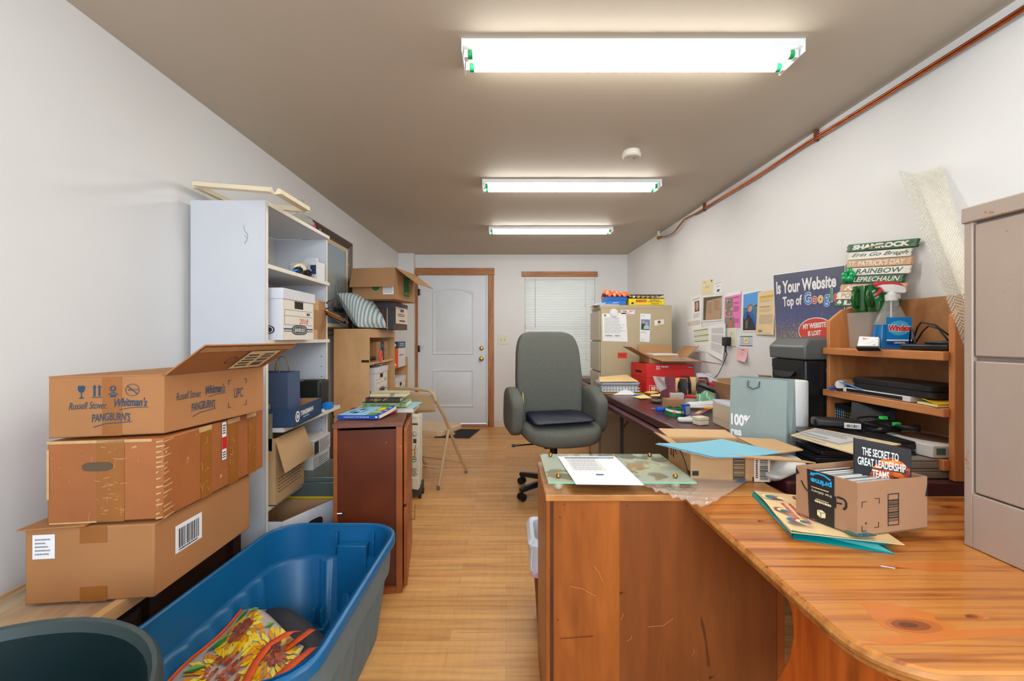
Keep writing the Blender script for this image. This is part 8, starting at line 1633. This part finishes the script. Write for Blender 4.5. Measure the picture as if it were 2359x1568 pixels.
cs = [on(1645, 1051, za_ + .018), on(1800, 1041, za_ + .016), on(1663, 1010.5, za_ + .022), on(1515, 1020, za_ + .026)]
for k in range(2):
    S = Surf(*[p + Vector((-.006 * k, .003 * k, -.003 * k)) for p in cs]); m = M(); m.grid(lambda u, v: S(u, v, 0) + Vector((0, 0, -.006 * math.sin(PI * u))), 8, 6, thick=.0018); m.build('folder_leaf', BF, t, world=True, smooth=False)
# plastic film on the chest edge
t = thing('plastic_wrap', 'crinkled clear plastic wrap draped over the edge of the wooden chest', 'plastic wrap', (.62, 1.3, dzt)); Pq = [on(1500, 1120, dzt + .006), on(1580, 1176, dzt + .006), None, None]
cs = [on(1475, 1124, dzt + .004), on(1622, 1178, dzt + .006), on(1722, 1108, dzt + .006), on(1590, 1104, dzt + .004)]
S = Surf(*cs); m = M(); rn = random.Random(9)
def wrap(u, v):
    p = S(u, v); k = max(0, 1 - v * 1.6) * .007
    return p + Vector((0, 0, .004 + k * abs(math.sin(u * 23 + v * 9)) + k * .8 * abs(math.sin(u * 11 - v * 17))))
m.grid(wrap, 40, 24, thick=.0006); m.build('film_sheet', clear('crinkle_film', (226, 214, 200), .30, .06, 1.0), t, world=True)
m = M(); m.rect(S, .86, .90, 1.0, 1.0, .006); m.build('blue_strip', mat('strip_blue', (60, 130, 190), .4, alpha=.85), t, world=True)
# white air pillow
p = on(1795, 1112, dzt); t = thing('poly_mailer', 'puffy white and grey poly mailer between the shipping box and the small carton', 'mailer', (.93, 1.46, ZTB - .0)); m = M(); m.ell((.925, 1.455, dzt + .040), (.075, .085, .034), (1.3, .6), 24, 12, fn=lambda p: Vector((p.x + .3 * p.z, p.y, p.z + .012 * math.sin(p.x * 40) + .3 * p.x * .3))); m.build('mailer_film', mat('mailer_white', (212, 218, 216), .35, var=.2, vscale=9, bmp=.5, bscale=30), t, world=True, smooth=True)
# ================================================================ on the pine desk: gift bag, small carton
B0, B1, B2 = on(1975, 1237, pzt + .022), on(1834, 1181, pzt + .022), on(2136, 1216, pzt + .022)
q = [up(B1, 0), up(B0, 0), up(B2, 0)]; q.append(q[0] + q[2] - q[1]); zc0 = pzt + .022; zct = zc0 + .125
t = thing('small_shipping_box', 'small open shipping box full of CD cases on the pine desk', 'box', up((q[0] + q[2]) / 2, zc0)); m = M(); carton(m, q, zc0, zct, t=.003); m.build('carton', mat('dull_kraft', (168, 128, 96), .85, var=.05, bmp=.1, bscale=200), t, world=True)
SL = Surf(up(q[0], zc0), up(q[1], zc0), tl=up(q[0], zct)); SR = Surf(up(q[1], zc0), up(q[2], zc0), tl=up(q[1], zct)); PB_ = mat('prime_black', (40, 38, 38), .4); PC = mat('prime_cyan', (40, 170, 226), .4)
m = M(); m.poly(SL, [(.24, 0), (.66, 0), (.66, 1), (.20, 1)], .001, 0); m.rect(SL, .66, .40, .69, .62, .001, 0); m.text(SL, 'prime', .27, .74, .62, .88, .0016, 1, bold=.04, turn=True)
m.stroke(SL, [(.60, .90), (.50, .955), (.40, .965), (.30, .93)], .03, .0016, 1, asp=1.1); m.poly(SL, [(.26, .89), (.34, .90), (.27, .97)], .0016, 1)
m.text(SL, 'free delivery', .28, .56, .62, .63, .0016, 2, turn=True); m.lines(SL, .28, .65, .60, .68, 1, .6, .0016, 2); m.lines(SL, .34, .38, .66, .43, 1, .8, .0016, 2); m.lines(SL, .36, .44, .62, .46, 1, .7, .0016, 2); m.poly(SL, [(.38, .14), (.44, .10), (.52, .13), (.52, .23), (.46, .26), (.38, .24)], .0016, 2); m.stroke(SL, [(.38, .24), (.445, .20), (.52, .23)], .008, .002, 0); m.stroke(SL, [(.445, .20), (.445, .1)], .008, .002, 0)
m.stroke(SL, [(.10, .72), (.16, .60), (.22, .54)], .025, .001, 0, asp=1.1); m.stroke(SL, [(.68, .50), (.78, .52)], .03, .001, 0); m.stroke(SL, [(.70, .62), (.80, .62), (.84, .58), (.84, .48), (.80, .42)], .035, .001, 0, asp=1.1); m.poly(SL, [(0, .80), (.07, .86), (0, .97)], .001, 0)
def bracket(S, u, v, a_, b_): m.rect(S, min(u, u + a_ * .06), v - .006, max(u, u + a_ * .06), v + .006, .001, 0); m.rect(S, u - .004, min(v, v + b_ * .1), u + .004, max(v, v + b_ * .1), .001, 0)
bracket(SR, .06, .64, 1, -1); bracket(SR, .30, .68, -1, -1); bracket(SR, .06, .10, 1, 1); bracket(SR, .29, .14, -1, 1); m.disc(SR, .115, .24, .01, .02, .001, 0, 10)
m.frame(SR, .42, .14, .58, .74, .010, .016, .001, 0); m.bars(SR, .43, .22, .57, .64, 18, .001, 0, vertical=False); m.poly(SR, [(1, .62), (.965, .62), (1, .88)], .001, 0); m.build('carton_print', [PB_, PC, CREAM], t, world=True)
# CD cases inside, 14 in a row along the right face direction
e1 = (q[2] - q[1]); L1 = e1.length; e1n = e1.normalized(); e2 = (q[0] - q[1]); L2_ = e2.length; e2n = e2.normalized()
rt = math.atan2(e1n.y, e1n.x); CDM = [mat('cd_clear', (150, 156, 156), .12), mat('cd_white', (226, 226, 222), .25), mat('cd_smoke', (70, 74, 78), .15)]
rn = random.Random(2)
for k in range(13):
    # cases stand parallel to the right face, stacked toward the back
    y = .010 + .0095 * k; h = .109 + rn.uniform(-.004, .004); o = up(q[1], zc0 + .004) + e1n * (.006 + .01 * rn.random()) + e2n * y
    col = rn.choice(CDM); t = thing('disc_case', 'CD case standing on edge among those packed in the small shipping box', 'CD case', o, rt, 'CD cases in the small shipping box')
    m = M(); lx = .142; m.box((0, 0, 0), (lx, .0078, h)); m.build('case_shell', col, t, bevel=.001); m = M(); m.box((.004, .0015, h), (lx - .004, .0063, h + .0006)); m.build('spine_strip', CDM[1] if col != CDM[1] else CDM[0], t)
# dvd + red book standing at the back
t = thing('dvd_case', 'black DVD case with a flame cover on leadership, standing in the small shipping box', 'DVD case', up(q[2], zc0)); a, b = at(1969, 1096, 1.10), at(2092, 1103, 1.06)
a = up(q[0], 0).lerp(up(q[3], 0), .0); o = up(q[3], 0) - e2n * .024; oL = o - e1n * .155; base = zc0 + .050
oL = up(at(1968, 1090, 1.075), 0); oR = up(at(2100, 1100, 1.022), 0)
S = Surf(up(oL, zc0 + .02), up(oR, zc0 + .02), up(oR, H + (CY - 1036) * 1.022 / K), up(oL, H + (CY - 1010) * 1.075 / K)); nrm = S.n
m = M(); m.prism([S(0, 0), S(1, 0), S(1, 1), S(0, 1)], -nrm * .014); m.build('case_shell', BLACK, t, world=True, bevel=.001)
FM, nt, bq = _new('flame_print'); f = noise(nt, coords(nt, (18, 18, 38)), 1.0, 4, .6, 2.2); nt.links.new(ramp(nt, f, [(.40, rgb(46, 42, 42)), (.50, rgb(150, 56, 20)), (.60, rgb(236, 120, 40)), (.72, rgb(250, 190, 100))]), bq.inputs['Base Color']); bq.inputs['Roughness'].default_value = .25
m = M(); m.poly(S, [(.02, .02), (.97, .02), (.97, .72), (.85, .80), (.66, .84), (.5, .80), (.34, .66), (.22, .44), (.02, .34)], .0006, 0)
m.text(S, 'THE SECRET TO', .14, .80, .78, .91, .0012, 1, bold=.02); m.text(S, 'GREAT LEADERSHIP', .06, .66, .90, .77, .0012, 1, bold=.02); m.text(S, 'TEAMS', .32, .52, .62, .63, .0012, 1, bold=.02); m.build('cover_art', [FM, PAPER], t, world=True)
t = thing('red_book', 'thin red and white book behind the black DVD case in the small box', 'book', up(oR, zc0)); m = M(); sR = S(.93, 0) - nrm * .016; sL = S(.3, 0) - nrm * .016; hh = Vector((0, 0, .135)); m.prism([sL, sR + e1n * .018, sR + e1n * .018 + hh, sL + hh], -nrm * .008); m.build('book_cover', mat('book_red', (176, 34, 52), .4), t, world=True); m = M(); m.prism([sL, sR + e1n * .010, sR + e1n * .010 + hh * .97, sL + hh * .97], nrm * .004); m.build('page_block', PAPER, t, world=True)
# gift bag flat under the box
t = thing('gift_bag', 'flattened teal lined gift bag with feather print under the small shipping box', 'gift bag', on(1900, 1200, pzt)); GBP = mat('gift_peach', (238, 208, 158), .5)
cs = [on(1737, 1128, pzt + .018), on(1838, 1240, pzt + .016), on(2085, 1257, pzt + .016), on(1960, 1150, pzt + .02)]
c1, c2, c3 = on(1737, 1130, pzt + .010), on(1822, 1222, pzt + .024), on(2084, 1254, pzt + .024); c4 = c1 + c3 - c2; c4.y = min(c4.y, pyf - .01)
S = Surf(c1, c2, c3, c4); m = M(); m.grid(lambda u, v: S(u, v, 0) + Vector((0, 0, .004 * math.sin(u * 5) * (1 - v))), 10, 8, thick=.0012); m.build('front_panel', GBP, t, world=True)
d1, d2, d3 = on(1732, 1139, pzt + .002), on(1828, 1240, pzt + .002), on(2062, 1275, pzt + .002); d4 = d1 + d3 - d2; d4.y = min(d4.y, pyf - .01)
m = M(); S2 = Surf(d1, d2, d3, d4); m.grid(lambda u, v: S2(u, v, 0), 4, 4, thick=.0012); m.build('back_panel', TEAL, t, world=True)
m = M(); m.add([c2, c3, d3, d2, (c2 + d2) / 2 + Vector((.02, .03, 0)), (c3 + d3) / 2 + Vector((-.03, .02, 0))], [(0, 1, 5, 4), (4, 5, 2, 3)]); m.add([c1, c2, d2, d1], [(0, 1, 2, 3)]); m.build('teal_gusset', TEAL, t, world=True)
m = M(); FE = [mat('feather_blue', (70, 110, 160), .5), mat('feather_rust', (158, 88, 66), .5), mat('feather_cream', (240, 228, 196), .5), mat('feather_green', (50, 120, 84), .5)]
for (u, v, a_, l, w_) in ((.22, .10, 1.3, .3, .09), (.55, .08, .6, .3, .06), (.80, .12, 1.2, .30, .07), (.15, .45, 1.0, .25, .05), (.94, .62, 1.5, .36, .08), (.5, .9, 1.4, .2, .06)):
    for k in range(5):
        t0_, s_ = k / 5, w_ * (1 - k / 7); ca, sa = math.cos(a_), math.sin(a_); cu, cv_ = u + l * t0_ * ca * .5, v + l * t0_ * sa * .5
        if .02 < cu < .98 and .02 < cv_ < .95: m.disc(S, min(.96, cu), cv_, s_ * .8, s_, .006 + .0005 * k, (k + int(u * 10)) % 4 if u < .9 else 3 - (k % 2) * 3, 12)
m.build('feather_print', FE, t, world=True); m = M(); m.lines(S, .36, .15, .86, .55, 5, .35, .0055, 0); m.build('red_lettering', mat('script_red', (196, 80, 84), .6), t, world=True)
# small bits on desk
q_ = on(2045, 1305, pzt); m = M(); m.box((-.012, -.001, 0), (.012, .001, .001)); tag(m.build('metal_staple', CHROME, loc=(q_.x, q_.y, pzt), rotz=-.4), 'tiny loose staple lying on the pine desk', 'staple')
# ---- waste bin with white bag
t = thing('waste_basket', 'brown waste basket lined with a white bag, beyond the wooden chest', 'waste basket', (.235, 1.83, 0)); m = M(); m.loft([[Vector((x, y, z)) for x, y in rrect(w_, d_, .03, 4)] for w_, d_, z in ((.20, .17, 0), (.25, .22, .385))], cap=(True, False)); m.build('basket_body', mat('basket_brown', (110, 62, 34), .5), t, smooth='auto')
m = M(); m.loft([[Vector((x + .003 * math.sin(i * 1.7), y + .003 * math.cos(i * 2.3), z)) for i, (x, y) in enumerate(rrect(w_, d_, .03, 6))] for w_, d_, z in ((.27, .24, .27), (.275, .245, .30), (.268, .238, .36), (.285, .255, .385), (.262, .232, .405), (.23, .2, .398), (.20, .17, .30))], cap=(False, False)); m.build('bag_liner', mat('liner_white', (222, 230, 242), .35, bmp=.6, bscale=40), t, smooth='auto')
m = M(); m.loft([[Vector((x, y, z)) for x, y in rrect(w_, d_, .03, 6)] for w_, d_, z in ((.268, .238, .255), (.272, .242, .275))], cap=(False, False)); m.build('pink_hem', mat('hem_pink', (222, 170, 206), .4), t)
